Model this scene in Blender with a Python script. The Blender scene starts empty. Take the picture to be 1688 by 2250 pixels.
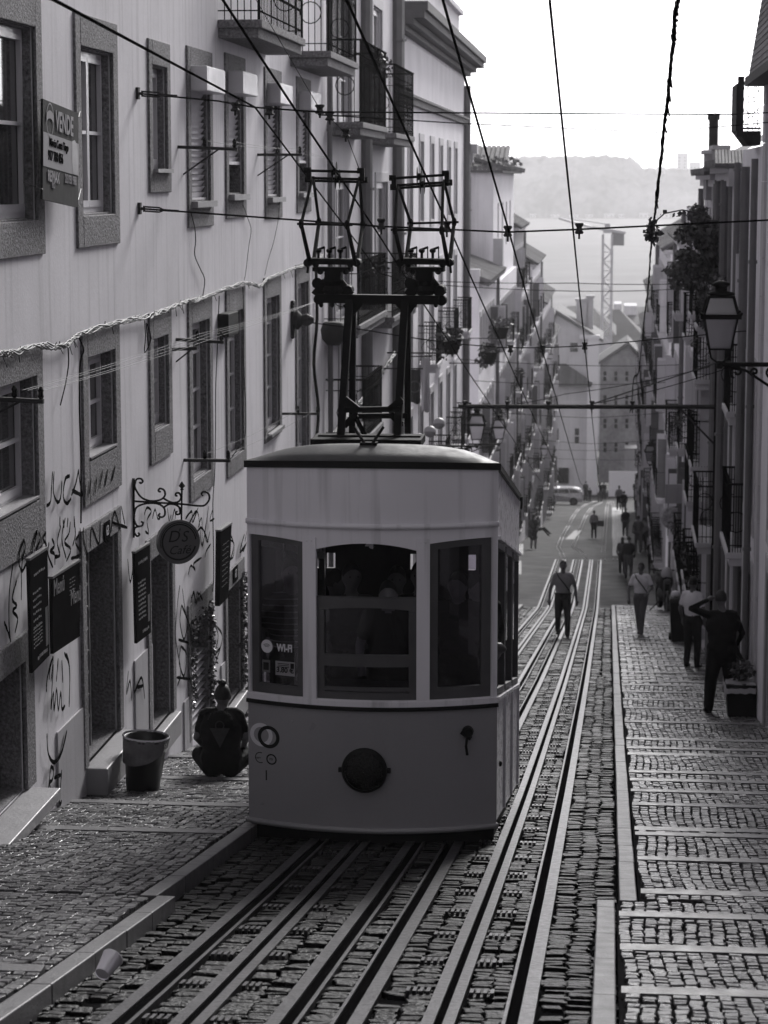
import bpy, math, random
import numpy as np
from mathutils import Vector, Matrix
random.seed(7)
C = bpy.context.scene.collection
# ------------------------------------------------------------------ camera geometry
F0 = 5300.0
TH = math.atan(730 / F0)
PSI = math.atan(506 * math.cos(TH) / F0)
FV = Vector((-math.sin(PSI) * math.cos(TH), math.cos(PSI) * math.cos(TH), -math.sin(TH)))
RV = Vector((math.cos(PSI), math.sin(PSI), 0))
UV = RV.cross(FV)
def ray(u, v): return FV + RV * ((u - 844) / F0) - UV * ((v - 1125) / F0)
def aX(u, v, X): r = ray(u, v); return r * (X / r.x)
def aY(u, v, Y): r = ray(u, v); return r * (Y / r.y)
YS = [-60, -10, 0, 11.4, 16.7, 23.6, 28.7, 43, 81, 84, 97, 110, 150, 200, 240, 420]
DS = [-8, .4, 2.15, 4.13, 5.02, 6.125, 6.90, 9.04, 14.45, 14.75, 16.0, 17.2, 21.9, 26.9, 31, 42]
def GZ(y): return -float(np.interp(y, YS, DS))          # height of the road surface
def aG(u, v, off=0.0):
    r = ray(u, v); lo, hi = 1.0, 420.0
    for _ in range(50):
        m = (lo + hi) / 2
        if r.z * m > GZ(r.y * m) + off: lo = m
        else: hi = m
    return r * lo
# ------------------------------------------------------------------ materials
MATS = {}
def tint(v): return (v * 1.0, v * 0.975, v * 1.03, 1)
def mat(name, v, rough=.6, metal=0.0, var=.15, scale=4.0, speck=0.0, speck_scale=60, streak=0.0, bump=0.0, bscale=40,
        island=0.0, spec=.5, coat=0.0, lo=None, detail=6):
    if name in MATS: return MATS[name]
    m = bpy.data.materials.new(name); m.use_nodes = True; MATS[name] = m
    nt = m.node_tree; N = nt.nodes; L = nt.links; b = N['Principled BSDF']
    b.inputs['Roughness'].default_value = rough; b.inputs['Metallic'].default_value = metal
    b.inputs['Specular IOR Level'].default_value = spec; b.inputs['Coat Weight'].default_value = coat
    tc = N.new('ShaderNodeTexCoord')
    def mth(op, a, c2, cl=False):
        n = N.new('ShaderNodeMath'); n.operation = op; n.use_clamp = cl
        for i, x in enumerate((a, c2)):
            if isinstance(x, (int, float)): n.inputs[i].default_value = x
            else: L.new(x, n.inputs[i])
        return n.outputs[0]
    def noise(sc, det=detail, vec=None):
        n = N.new('ShaderNodeTexNoise'); n.inputs['Scale'].default_value = sc; n.inputs['Detail'].default_value = det
        L.new(vec or tc.outputs['Object'], n.inputs['Vector']); return n.outputs['Fac']
    val = mth('ADD', mth('MULTIPLY', mth('SUBTRACT', noise(scale), .5), 2.6 * var), 1.0)
    if speck:
        val = mth('ADD', val, mth('MULTIPLY', mth('SUBTRACT', noise(speck_scale, 2), .5), 4 * speck))
    if streak:
        mp = N.new('ShaderNodeMapping'); mp.inputs['Scale'].default_value = (7, 7, .35)
        L.new(tc.outputs['Object'], mp.inputs['Vector'])
        s = noise(1.2, 5, mp.outputs['Vector'])
        val = mth('SUBTRACT', val, mth('MULTIPLY', mth('SUBTRACT', s, .52, True), 5 * streak))
    if island:
        g = N.new('ShaderNodeNewGeometry')
        val = mth('MULTIPLY', val, mth('ADD', mth('MULTIPLY', g.outputs['Random Per Island'], 2 * island), 1 - island))
    val = mth('MAXIMUM', val, .08)
    mx = N.new('ShaderNodeVectorMath'); mx.operation = 'SCALE'; mx.inputs[0].default_value = tint(v)[:3]
    L.new(val, mx.inputs['Scale']); L.new(mx.outputs[0], b.inputs['Base Color'])
    if rough > .15 and var:
        L.new(mth('ADD', mth('MULTIPLY', mth('SUBTRACT', noise(scale * 3, 3), .5), .35), rough, True), b.inputs['Roughness'])
    if bump:
        bp = N.new('ShaderNodeBump'); bp.inputs['Strength'].default_value = min(1, bump); bp.inputs['Distance'].default_value = .02
        L.new(noise(bscale, 5), bp.inputs['Height']); L.new(bp.outputs[0], b.inputs['Normal'])
    return m
def glassmat(name, dark=.02):
    if name in MATS: return MATS[name]
    m = bpy.data.materials.new(name); m.use_nodes = True; MATS[name] = m
    nt = m.node_tree; N = nt.nodes; L = nt.links; out = N['Material Output']; N.remove(N['Principled BSDF'])
    t = N.new('ShaderNodeBsdfTransparent'); t.inputs[0].default_value = tint(.82)
    g = N.new('ShaderNodeBsdfGlossy'); g.inputs['Roughness'].default_value = .03; g.inputs[0].default_value = (1, 1, 1, 1)
    f = N.new('ShaderNodeFresnel'); f.inputs[0].default_value = 1.5
    mx = N.new('ShaderNodeMixShader'); L.new(f.outputs[0], mx.inputs[0]); L.new(t.outputs[0], mx.inputs[1]); L.new(g.outputs[0], mx.inputs[2])
    L.new(mx.outputs[0], out.inputs[0]); return m
def panemat(name, v=.06, folds=9.0, amt=.6):
    """old window glass with a curtain close behind it"""
    if name in MATS: return MATS[name]
    m = bpy.data.materials.new(name); m.use_nodes = True; MATS[name] = m
    nt = m.node_tree; N = nt.nodes; L = nt.links; b = N['Principled BSDF']
    tc = N.new('ShaderNodeTexCoord'); w = N.new('ShaderNodeTexWave'); w.bands_direction = 'Y'
    w.inputs['Scale'].default_value = folds; w.inputs['Distortion'].default_value = 2.5; w.inputs['Detail'].default_value = 2
    L.new(tc.outputs['Object'], w.inputs['Vector'])
    r = N.new('ShaderNodeValToRGB'); r.color_ramp.elements[0].color = tint(v * (1 - amt)); r.color_ramp.elements[1].color = tint(v * (1 + amt))
    L.new(w.outputs['Fac'], r.inputs[0]); L.new(r.outputs[0], b.inputs['Base Color'])
    b.inputs['Roughness'].default_value = .07; b.inputs['Specular IOR Level'].default_value = .6
    return m
def leafmat(name, v):
    m = mat(name, v, rough=.55, var=.3, scale=3, island=.55, spec=.4)
    m.node_tree.nodes['Principled BSDF'].inputs['Subsurface Weight'].default_value = 0
    return m
M_PLAST = mat('plaster_light', .70, .9, var=.18, scale=.7, speck=.03, speck_scale=12, streak=.17, bump=.12, bscale=30, spec=.2)
M_PLAST2 = mat('plaster_low', .44, .85, var=.16, scale=1.3, streak=.16, bump=.12, bscale=30, spec=.2)
M_GRANITE = mat('granite_surround', .185, .85, var=.2, scale=2, speck=.55, speck_scale=34, streak=.12, bump=.9, bscale=45, spec=.3)
M_SILL = mat('worn_marble', .24, .5, var=.15, scale=5, bump=.15, bscale=30)
M_WHITE = mat('white_frame_paint', .62, .35, var=.08, scale=5)
M_OLDWHITE = mat('old_shutter_paint', .62, .45, var=.12, scale=3)
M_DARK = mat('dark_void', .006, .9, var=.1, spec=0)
M_PANE = panemat('curtained_glass')
M_PANE2 = panemat('dim_glass', .035, 5, .3)
M_IRON = mat('black_iron', .008, .7, spec=.1, var=.25, scale=8, bump=.15, bscale=60)
M_RAILING = mat('railing_iron', .010, .9, var=.3, spec=0)
M_IRON2 = mat('weathered_iron', .03, .7, spec=.2, var=.3, scale=6, bump=.2)
M_WIRE = mat('black_cable', .010, .9, var=.1, spec=0)
M_LCABLE = mat('grey_cable', .07, .5, spec=.3, var=.25, scale=10)
M_RAIL = mat('rail_steel', .060, .42, metal=.8, var=.22, scale=7, bump=.15, bscale=50)
M_GROOVE = mat('rail_groove', .006, .9, var=.2, spec=0)
M_KERB = mat('kerb_granite', .10, .45, var=.14, scale=3, speck=.12, speck_scale=45, bump=.25, bscale=60, island=.08)
M_TREAD = mat('tread_granite', .11, .42, var=.3, scale=3, speck=.10, speck_scale=45, bump=.2, bscale=60, island=.1)
M_STONE = mat('sidewalk_setts', .068, .30, var=.18, scale=1.2, speck=.16, speck_scale=40, bump=.45, bscale=45, island=.38, spec=.6)
M_RSTONE = mat('road_setts', .010, .42, var=.5, scale=1.5, speck=.3, speck_scale=30, bump=1.0, bscale=28, island=.75, spec=.16)
M_JOINT = mat('pavement_joint', .028, .95, var=.3, scale=5, bump=.3, spec=0)
M_DIRT = mat('joint_dirt', .011, .95, var=.3, scale=5, bump=.3, spec=0)
M_ASPH = mat('worn_asphalt', .022, .6, var=.35, scale=.35, speck=.25, bump=.2, bscale=20, spec=.03)
M_SLATE = mat('menu_slate', .012, .9, spec=0, var=.3, scale=5)
M_LETTER = mat('white_lettering', .75, .6, var=.05)
M_LETTER2 = mat('chalk_lettering', .16, .8, var=.4, scale=20)
M_PAINT = mat('black_spray_paint', .012, .9, var=.3, scale=8, spec=0)
M_TILE = mat('roof_tile', .13, .85, var=.3, scale=2, speck=.2, bump=.3, island=.3)
M_LEAF = leafmat('leaf_dark', .065); M_LEAF2 = leafmat('leaf_mid', .10)
M_BARK = mat('bark', .07, .9, var=.3, scale=8, bump=.5)
M_SKIN = mat('skin', .20, .5, var=.06); M_SKIND = mat('skin_dark', .11, .5, var=.06)
M_HAIR = mat('dark_hair', .012, .6, var=.3, scale=40)
M_GLASS = glassmat('clear_glass')
def frostmat(name):
    m = bpy.data.materials.new(name); m.use_nodes = True; N = m.node_tree.nodes; L = m.node_tree.links; N.remove(N['Principled BSDF'])
    a = N.new('ShaderNodeBsdfTranslucent'); a.inputs[0].default_value = tint(.38); b = N.new('ShaderNodeBsdfTransparent'); b.inputs[0].default_value = tint(.6); g = N.new('ShaderNodeBsdfGlossy'); g.inputs['Roughness'].default_value = .15
    x = N.new('ShaderNodeMixShader'); x.inputs[0].default_value = .30; y = N.new('ShaderNodeMixShader'); y.inputs[0].default_value = .08
    L.new(a.outputs[0], x.inputs[1]); L.new(b.outputs[0], x.inputs[2]); L.new(x.outputs[0], y.inputs[1]); L.new(g.outputs[0], y.inputs[2]); L.new(y.outputs[0], N['Material Output'].inputs[0]); return m
M_FROST = frostmat('lamp_glass')
# ------------------------------------------------------------------ mesh builder
class MB:
    def __init__(s): s.v = []; s.f = []; s.m = []; s.cm = 0
    def add(s, vs, fs):
        o = len(s.v); s.v += [tuple(p) for p in vs]; s.f += [tuple(i + o for i in f) for f in fs]; s.m += [s.cm] * len(fs)
    def box(s, x0, x1, y0, y1, z0, z1):
        x0, x1 = min(x0, x1), max(x0, x1); y0, y1 = min(y0, y1), max(y0, y1); z0, z1 = min(z0, z1), max(z0, z1)
        s.add([(x, y, z) for x in (x0, x1) for y in (y0, y1) for z in (z0, z1)],
              [(0, 1, 3, 2), (4, 6, 7, 5), (0, 4, 5, 1), (2, 3, 7, 6), (0, 2, 6, 4), (1, 5, 7, 3)])
        return s
    def hexa(s, p):      # 8 points: bottom ring 4, top ring 4
        s.add(p, [(0, 3, 2, 1), (4, 5, 6, 7), (0, 1, 5, 4), (1, 2, 6, 5), (2, 3, 7, 6), (3, 0, 4, 7)]); return s
    def quad(s, a, b, c, d): s.add([a, b, c, d], [(0, 1, 2, 3)]); return s
    def beam(s, a, b, w, h=None, up=(0, 0, 1)):
        a, b = Vector(a), Vector(b); h = h or w; d = (b - a).normalized(); up = Vector(up)
        if abs(d.dot(up)) > .95: up = Vector((0, 1, 0)) if abs(d.y) < .9 else Vector((1, 0, 0))
        r = d.cross(up).normalized() * (w / 2); q = r.normalized().cross(d).normalized() * (h / 2)
        s.hexa([a - r - q, a + r - q, a + r + q, a - r + q, b - r - q, b + r - q, b + r + q, b - r + q]); return s
    def tube(s, pts, r, n=6, caps=True, closed=False):
        pts = [Vector(p) for p in pts]; k = len(pts)
        if k < 2: return s
        rs = r if isinstance(r, (list, tuple)) else [r] * k
        vs = []; prev = None
        for i, p in enumerate(pts):
            if closed: t = pts[(i + 1) % k] - pts[i - 1]
            else: t = pts[min(i + 1, k - 1)] - pts[max(i - 1, 0)]
            t = t.normalized() if t.length > 1e-9 else Vector((0, 0, 1))
            if prev is None:
                a = Vector((0, 0, 1)) if abs(t.z) < .9 else Vector((1, 0, 0)); x = t.cross(a).normalized()
            else:
                x = prev - t * prev.dot(t); x = x.normalized() if x.length > 1e-6 else t.cross(Vector((0, 0, 1))).normalized()
            prev = x; y = t.cross(x)
            for j in range(n):
                a = 2 * math.pi * j / n; vs.append(p + (x * math.cos(a) + y * math.sin(a)) * rs[i])
        fs = []
        for i in range(k if closed else k - 1):
            for j in range(n):
                i2 = (i + 1) % k; fs.append((i * n + j, i * n + (j + 1) % n, i2 * n + (j + 1) % n, i2 * n + j))
        if caps and not closed: fs += [tuple(range(n))[::-1], tuple((k - 1) * n + j for j in range(n))]
        s.add(vs, fs); return s
    def lathe(s, prof, c=(0, 0, 0), n=20, axis='z', cap=True):
        vs = []; c = Vector(c)
        for r, h in prof:
            for j in range(n):
                a = 2 * math.pi * j / n; x, y = r * math.cos(a), r * math.sin(a)
                q = (x, y, h) if axis == 'z' else ((h, x, y) if axis == 'x' else (x, h, y))
                vs.append(c + Vector(q))
        fs = [(i * n + j, i * n + (j + 1) % n, (i + 1) * n + (j + 1) % n, (i + 1) * n + j) for i in range(len(prof) - 1) for j in range(n)]
        if cap: fs += [tuple(range(n))[::-1], tuple((len(prof) - 1) * n + j for j in range(n))]
        s.add(vs, fs); return s
    def grid(s, fn, nu, nv):
        vs = [fn(i / nu, j / nv) for i in range(nu + 1) for j in range(nv + 1)]
        fs = [(i * (nv + 1) + j, (i + 1) * (nv + 1) + j, (i + 1) * (nv + 1) + j + 1, i * (nv + 1) + j + 1) for i in range(nu) for j in range(nv)]
        s.add(vs, fs); return s
    def ell(s, c, r, n=10, k=7):
        c = Vector(c); prof = [(math.sin(math.pi * i / k), -math.cos(math.pi * i / k)) for i in range(k + 1)]
        vs = []; 
        for a, h in prof:
            a = max(a, 1e-3)
            for j in range(n):
                t = 2 * math.pi * j / n; vs.append((c.x + r[0] * a * math.cos(t), c.y + r[1] * a * math.sin(t), c.z + r[2] * h))
        fs = [(i * n + j, i * n + (j + 1) % n, (i + 1) * n + (j + 1) % n, (i + 1) * n + j) for i in range(k) for j in range(n)]
        s.add(vs, fs); return s
    def leaves(s, c, r, n, size=.05, droop=0.0, rnd=random):
        c = Vector(c)
        for _ in range(n):
            while True:
                q = Vector((rnd.uniform(-1, 1), rnd.uniform(-1, 1), rnd.uniform(-1, 1)))
                if q.length <= 1: break
            q = Vector((q.x * r[0], q.y * r[1], q.z * r[2])) + c
            a = Vector((rnd.uniform(-1, 1), rnd.uniform(-1, 1), rnd.uniform(-1, .6) - droop)).normalized()
            b = a.cross(Vector((rnd.uniform(-1, 1), rnd.uniform(-1, 1), rnd.uniform(-1, 1)))).normalized()
            l = size * rnd.uniform(.6, 1.4); w = l * .38
            s.add([q, q + a * l * .5 + b * w, q + a * l, q + a * l * .5 - b * w], [(0, 1, 2, 3)])
        return s
    def xf(s, M):
        s.v = [tuple(M @ Vector(p)) for p in s.v]; return s
    def ob(s, name, mats, parent=None, world=True, smooth=False, loc=None, rz=0.0, bevel=0.0, **props):
        me = bpy.data.meshes.new(name)
        base = Vector((0, 0, 0))
        if parent is None:
            if loc is None and s.v:
                a = np.array(s.v); base = Vector(((a[:, 0].min() + a[:, 0].max()) / 2, (a[:, 1].min() + a[:, 1].max()) / 2, a[:, 2].min()))
            elif loc is not None: base = Vector(loc)
        elif world: base = parent_loc(parent)
        if world or parent is None:
            vs = [(p[0] - base.x, p[1] - base.y, p[2] - base.z) for p in s.v] if (world or loc is None) else s.v
        else: vs = s.v
        me.from_pydata(vs, [], s.f)
        for q in (mats if isinstance(mats, (list, tuple)) else [mats]): me.materials.append(q)
        if any(s.m): me.polygons.foreach_set('material_index', s.m)
        if smooth: me.polygons.foreach_set('use_smooth', [True] * len(me.polygons))
        me.update()
        o = bpy.data.objects.new(name, me); C.objects.link(o)
        if parent is None: o.location = base; o.rotation_euler[2] = rz
        else: o.parent = parent; 
        if parent is not None and loc is not None and not world: o.location = loc
        if bevel:
            bv = o.modifiers.new('bevel', 'BEVEL'); bv.width = bevel; bv.segments = 2; bv.limit_method = 'ANGLE'
        for k, x in props.items(): o[k] = x
        return o
def parent_loc(p):
    v = Vector((0, 0, 0))
    while p is not None: v += Vector(p.location); p = p.parent
    return v
def thing(name, label, cat, loc=(0, 0, 0), rz=0.0, group=None):
    o = bpy.data.objects.new(name, None); C.objects.link(o); o.location = loc; o.rotation_euler[2] = rz
    o['label'] = label; o['category'] = cat; o.empty_display_size = .1
    if group: o['group'] = group
    return o
def tag(o, label, cat, group=None, kind=None):
    o['label'] = label; o['category'] = cat
    if group: o['group'] = group
    if kind: o['kind'] = kind
    return o
def struct(o, label=None):
    o['kind'] = 'structure'; 
    if label: o['label'] = label; 
    o['category'] = o.name.split('.')[0].replace('_', ' ')
    return o
def copy_tree(o, parent=None):
    c = o.copy(); C.objects.link(c)
    if parent is not None: c.parent = parent; c.matrix_parent_inverse = o.matrix_parent_inverse.copy()
    for ch in [x for x in bpy.data.objects if x.parent == o]: copy_tree(ch, c)
    return c
def textmesh(s, size, align='CENTER', ext=.002, bold=0.0, sx=1.0, shear=0.0):
    cu = bpy.data.curves.new('t', 'FONT'); cu.body = s; cu.size = size; cu.align_x = align; cu.align_y = 'CENTER'
    cu.extrude = ext; cu.offset = bold; cu.shear = shear; cu.resolution_u = 3
    o = bpy.data.objects.new('t', cu); C.objects.link(o)
    dg = bpy.context.evaluated_depsgraph_get(); me = bpy.data.meshes.new_from_object(o.evaluated_get(dg))
    vs = [(v.co.x * sx, v.co.y, v.co.z) for v in me.vertices]; fs = [tuple(p.vertices) for p in me.polygons]
    bpy.data.objects.remove(o); bpy.data.curves.remove(cu); bpy.data.meshes.remove(me)
    return vs, fs
def text_on(mb, s, org, xax, yax, size, **k):
    vs, fs = textmesh(s, size, **k); X, Y = Vector(xax), Vector(yax); Z = X.cross(Y); O = Vector(org)
    mb.add([O + X * a + Y * b + Z * c for a, b, c in vs], fs)
def catenary(a, b, sag, n=14):
    a, b = Vector(a), Vector(b)
    return [a.lerp(b, i / n) - Vector((0, 0, sag * 4 * (i / n) * (1 - i / n))) for i in range(n + 1)]
# ------------------------------------------------------------------ ground, street, river
def setts(mb, x0, x1, y0, y1, zf, wx, wy, h, rnd, jit=.12, miss=0.0, wave=.02, hv=.4):
    nc = max(1, int(round((x1 - x0) / wx))); wx = (x1 - x0) / nc
    for i in range(nc):
        y = y0 + rnd.random() * wy; ph = i * .37
        while y < y1 - wy * .6:
            l = wy * rnd.uniform(.6 if jit > .12 else .75, 1.5 if jit > .12 else 1.3)
            if rnd.random() >= miss:
                cx = x0 + (i + .5) * wx + wave * math.sin(y * 1.7 + ph * .6) + rnd.uniform(-.06, .06) * wx; cy = y + l / 2
                a, b = wx * .482 * rnd.uniform(.86, 1.02), l * .478 * rnd.uniform(.85, 1.0)
                hh = h * (1 + rnd.uniform(-hv, hv)); tx, ty = rnd.uniform(-.05, .05), rnd.uniform(-.05, .05)
                J = [(rnd.uniform(-jit, jit) * wx, rnd.uniform(-jit, jit) * l) for _ in range(4)]
                vs = []
                for k, (sx, sy) in enumerate(((-1, -1), (1, -1), (1, 1), (-1, 1))):
                    for sc, dz in ((1, -.03), (.97, hh * .5), (.84, hh)):
                        px = min(max(cx + sx * a * sc + J[k][0] * sc, x0 - .01), x1 + .01); py = cy + sy * b * sc + J[k][1] * sc
                        vs.append((px, py, zf(px, py) + dz + tx * sx * a + ty * sy * b))
                mb.add(vs, [(2, 5, 8, 11)] + [((k * 3 + r), (k * 3 + 3 + r) % 12, (k * 3 + 4 + r) % 12, k * 3 + 1 + r) for k in range(4) for r in (0, 1)])
            y += l
R2 = random.Random(11)
XL, XR = -4.85, 2.1
KR0, KR1, KL0, KL1 = -.055, .095, -2.80, -2.92     # kerb edges: near part juts into the road
YBR, YBL, YEND = 15.35, 15.1, 81.5
SW = .13
def yl(a, b, st): 
    n = max(1, int(math.ceil((b - a) / st))); return [a + (b - a) * i / n for i in range(n + 1)]
def sheet(mb, x0, x1, y0, y1, off, st=1.0):
    ys = yl(y0, y1, st)
    for a, b in zip(ys, ys[1:]): mb.quad((x0, a, GZ(a) + off), (x1, a, GZ(a) + off), (x1, b, GZ(b) + off), (x0, b, GZ(b) + off))
# ground under everything, out to the horizon
g = MB()
for a, b in zip(YS, YS[1:]): g.quad((-90, a, GZ(a) - .5), (90, a, GZ(a) - .5), (90, b, GZ(b) - .5), (-90, b, GZ(b) - .5))
g.quad((-6000, 420, -44.2), (6000, 420, -44.2), (6000, 9000, -44.2), (-6000, 9000, -44.2))
g.quad((-6000, -200, -44.3), (6000, -200, -44.3), (6000, 421, -44.3), (-6000, 421, -44.3))
struct(g.ob('ground', M_ASPH), 'bare ground beneath the street and the river bank')
w = MB(); w.quad((-5000, 425, -42), (5000, 425, -42), (5000, 2900, -42), (-5000, 2900, -42))
mw = mat('river_water', .12, .6, var=.25, scale=.012, bump=.8, bscale=.12, spec=.02)
struct(w.ob('water', mw), 'pale wide river seen past the end of the street')
# road
r = MB(); sheet(r, -3.1, .3, -25, YEND, -.02)
r.cm = 1
RL = [('rail', -2.35), ('slot', -2.02), ('rail', -1.55), ('railr', -1.27), ('slot', -.81), ('railr', -.44)]
def zr(x, y): return GZ(y)
zones = [(-2.91, -2.45), (-2.27, -2.105), (-1.935, -1.65), (-1.48, -1.335), (-1.17, -.90), (-.72, -.505), (-.34, .07)]
for a, b in zones:
    n = max(1, round((b - a) / .125)); 
    setts(r, a, b, 9.5, 45, zr, (b - a) / n, .085, .006, R2, jit=.17, miss=.13, wave=.012, hv=.9)
    setts(r, a, b, 45, YEND, zr, (b - a) / max(1, n - 1), .16, .014, R2, jit=.08, miss=.06, wave=.004, hv=.6)
struct(r.ob('road', [M_DIRT, M_RSTONE]), 'dark cobbled roadway between the two stepped pavements')
# crossing and lower street
r = MB(); sheet(r, XL - 8, XR + .5, YEND, 97, -.004); sheet(r, XL - .3, XR + .3, 97, 250, -.004, 3)
struct(r.ob('road', M_ASPH), 'smooth worn paving of the crossing and lower street')
mp = mat('pale_patch_paving', .09, .6, var=.15, scale=1)
r = MB()
for (u0, v0, u1, v1) in ((1120, 1262, 1146, 1232), (1120, 1218, 1150, 1195)):
    p = [aG(u0, v0, .01), aG(u1, v0, .01), aG(u1, v1, .01), aG(u0, v1, .01)]; r.quad(*[tuple(q) for q in p])
p = aG(1242, 1185, .012); q = aG(1270, 1165, .012); r.quad((p.x, p.y, GZ(p.y) + .01), (q.x, p.y, GZ(p.y) + .01), (q.x + .3, q.y, GZ(q.y) + .01), (p.x + .3, q.y, GZ(q.y) + .01))
sheet(r, .15, 1.1, 112, 196, .012, 4)
struct(r.ob('path', mp), 'paler paving patches let into the lower street')
# pavements
def pavement(x0, x1, y0, y1, off, strips, wx, wy, ymid, label, side):
    b = MB(); sheet(b, x0, x1, y0, y1, off - .02)
    b.quad((x0, y1, GZ(y1) + off - .02), (x1, y1, GZ(y1) + off - .02), (x1, y1, GZ(y1) - .3), (x0, y1, GZ(y1) - .3))
    zf = lambda x, y: GZ(y) + off
    st = sorted(s for s in strips if y0 < s < y1); edges = [y0] + st + [y1]
    b.cm = 1
    for a, c in zip(edges, edges[1:]):
        a2 = a + (.11 if a != y0 else 0)
        far = a > ymid
        setts(b, x0 + .02, x1 - .01, a2, c, zf, wx * (1.6 if far else 1), wy * (1.6 if far else 1), .010, R2, jit=.10, wave=.0 if far else .018)
    b.cm = 3
    for s_ in st:
        xs = [x0 + .01]; 
        while xs[-1] < x1 - .3: xs.append(min(x1 - .01, xs[-1] + R2.uniform(.7, 1.3)))
        xs[-1] = x1 - .01
        for a, c in zip(xs, xs[1:]):
            z = GZ(s_) + off + .016 + R2.uniform(-.003, .003); z2 = GZ(s_ + .10) + off + .034
            b.hexa([(a + .003, s_, z - .12), (c - .003, s_, z - .12), (c - .003, s_ + .10, z2 - .1), (a + .003, s_ + .10, z2 - .1), (a + .003, s_, z), (c - .003, s_, z), (c - .003, s_ + .10, z2), (a + .003, s_ + .10, z2)])
    return struct(b.ob('pavement', [M_JOINT, M_STONE, M_KERB, M_TREAD]), label)
SR = [aG(1380, v, .12).y for v in (2188, 2092, 2018, 1966, 1893, 1838, 1826, 1772, 1742, 1718, 1700, 1660, 1647, 1627, 1589, 1558)]
y = SR[-1]
while y < 79.5:
    y += R2.choice([1.1, 1.6, 2.3, 1.9]); SR.append(y)
OFFR, OFFL = .12, .10
pavement(KR0 + SW, XR, 8, YBR, OFFR, [s for s in SR if s < YBR - .5], .076, .105, 40, 'near lower-right cobbled pavement with granite treads beside the kerb', 1)
pavement(KR1 + SW, XR + .02, YBR, YEND - .3, OFFR, SR, .076, .105, 40, 'long stepped cobbled pavement descending along the right buildings', 1)
SLft = [aG(100, v, .10).y for v in (2140, 1967, 1825)] + [20.9, 23.4, 25.8, 28.3, 31, 34, 37]
pavement(XL - .02, KL0 - SW, 7, YBL, OFFL, SLft[:1], .076, .11, 30, 'near cobbled pavement at the lower left below the cafe', -1)
pavement(XL - .02, KL1 - SW, YBL, YEND - .3, OFFL, SLft, .076, .11, 30, 'cobbled pavement along the left building past the bin', -1)
def kerb(segs, off, label):
    b = MB()
    for (xa, xb, y0, y1) in segs:
        y = y0
        while y < y1 - .05:
            l = min(R2.uniform(.7, 1.25), y1 - y)
            if y1 - y - l < .3: l = y1 - y
            g_ = .004; dz = R2.uniform(-.003, .003) + off + .010; dx = R2.uniform(-.003, .003)
            ya, yb = y + g_, y + l - g_
            b.hexa([(xa + dx, ya, GZ(ya) - .1), (xb + dx, ya, GZ(ya) - .1), (xb + dx, yb, GZ(yb) - .1), (xa + dx, yb, GZ(yb) - .1),
                    (xa + dx, ya, GZ(ya) + dz), (xb + dx, ya, GZ(ya) + dz), (xb + dx, yb, GZ(yb) + dz), (xa + dx, yb, GZ(yb) + dz)])
            y += l
    return struct(b.ob('kerb', M_KERB, bevel=.008), label)
kerb([(KR0, KR0 + SW - .012, 8, YBR), (KR1, KR1 + SW - .012, YBR, YEND - .3), (KR1, XR, YEND - .29, YEND - .1)], OFFR, 'pale granite kerb edging the right pavement')
kerb([(KL0 - SW + .012, KL0, 7, YBL), (KL1 - SW + .012, KL1, YBL, YEND - .3)], OFFL, 'granite kerb edging the left pavement')
# rails
RH = .018
def strip(b, x0, x1, y0, y1, h, st=2.0):
    ys = yl(y0, y1, st)
    for a, c in zip(ys, ys[1:]):
        b.hexa([(x0, a, GZ(a) - .05), (x1, a, GZ(a) - .05), (x1, c, GZ(c) - .05), (x0, c, GZ(c) - .05), (x0, a, GZ(a) + h), (x1, a, GZ(a) + h), (x1, c, GZ(c) + h), (x0, c, GZ(c) + h)])
LB = {-2.35: 'left rail of the track under the tram', -2.02: 'cable slot with steel lips in the track under the tram', -1.55: 'right rail of the track under the tram',
      -1.27: 'left rail of the empty track beside the tram', -.81: 'bright cable slot of the empty track beside the tram', -.44: 'right rail of the empty track nearest the right kerb'}
for kind, x in RL:
    b = MB()
    if kind == 'slot': S = [(x - .085, x - .022, 0), (x + .022, x + .08, 0), (x - .022, x + .022, 1)]
    elif kind == 'rail': S = [(x - .095, x - .025, 0), (x + .04, x + .062, 0), (x - .025, x + .04, 1)]
    else: S = [(x - .06, x - .042, 0), (x + .02, x + .095, 0), (x - .042, x + .02, 1)]
    for a, c, k in S:
        b.cm = k; strip(b, a, c, -6, 108, RH if k == 0 else .004)
    if kind == 'slot':
        b.cm = 0; y = 11.2
        while y < 60:
            for sd in (-1, 1):
                for k in range(4):
                    xx = x + sd * (.115 + k * .036)
                    if x < -1.5 and sd > 0 and k > 2: continue
                    b.hexa([(xx - .010, y, GZ(y) - .03), (xx + .010, y, GZ(y) - .03), (xx + .010, y + .13, GZ(y + .13) - .03), (xx - .010, y + .13, GZ(y + .13) - .03),
                            (xx - .010, y, GZ(y) + .03), (xx + .010, y, GZ(y) + .03), (xx + .010, y + .13, GZ(y + .13) + .03), (xx - .010, y + .13, GZ(y + .13) + .03)])
            y += 1.02
    struct(b.ob('tram_track', [M_RAIL, M_GROOVE]), LB[x])
b = MB()
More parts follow.
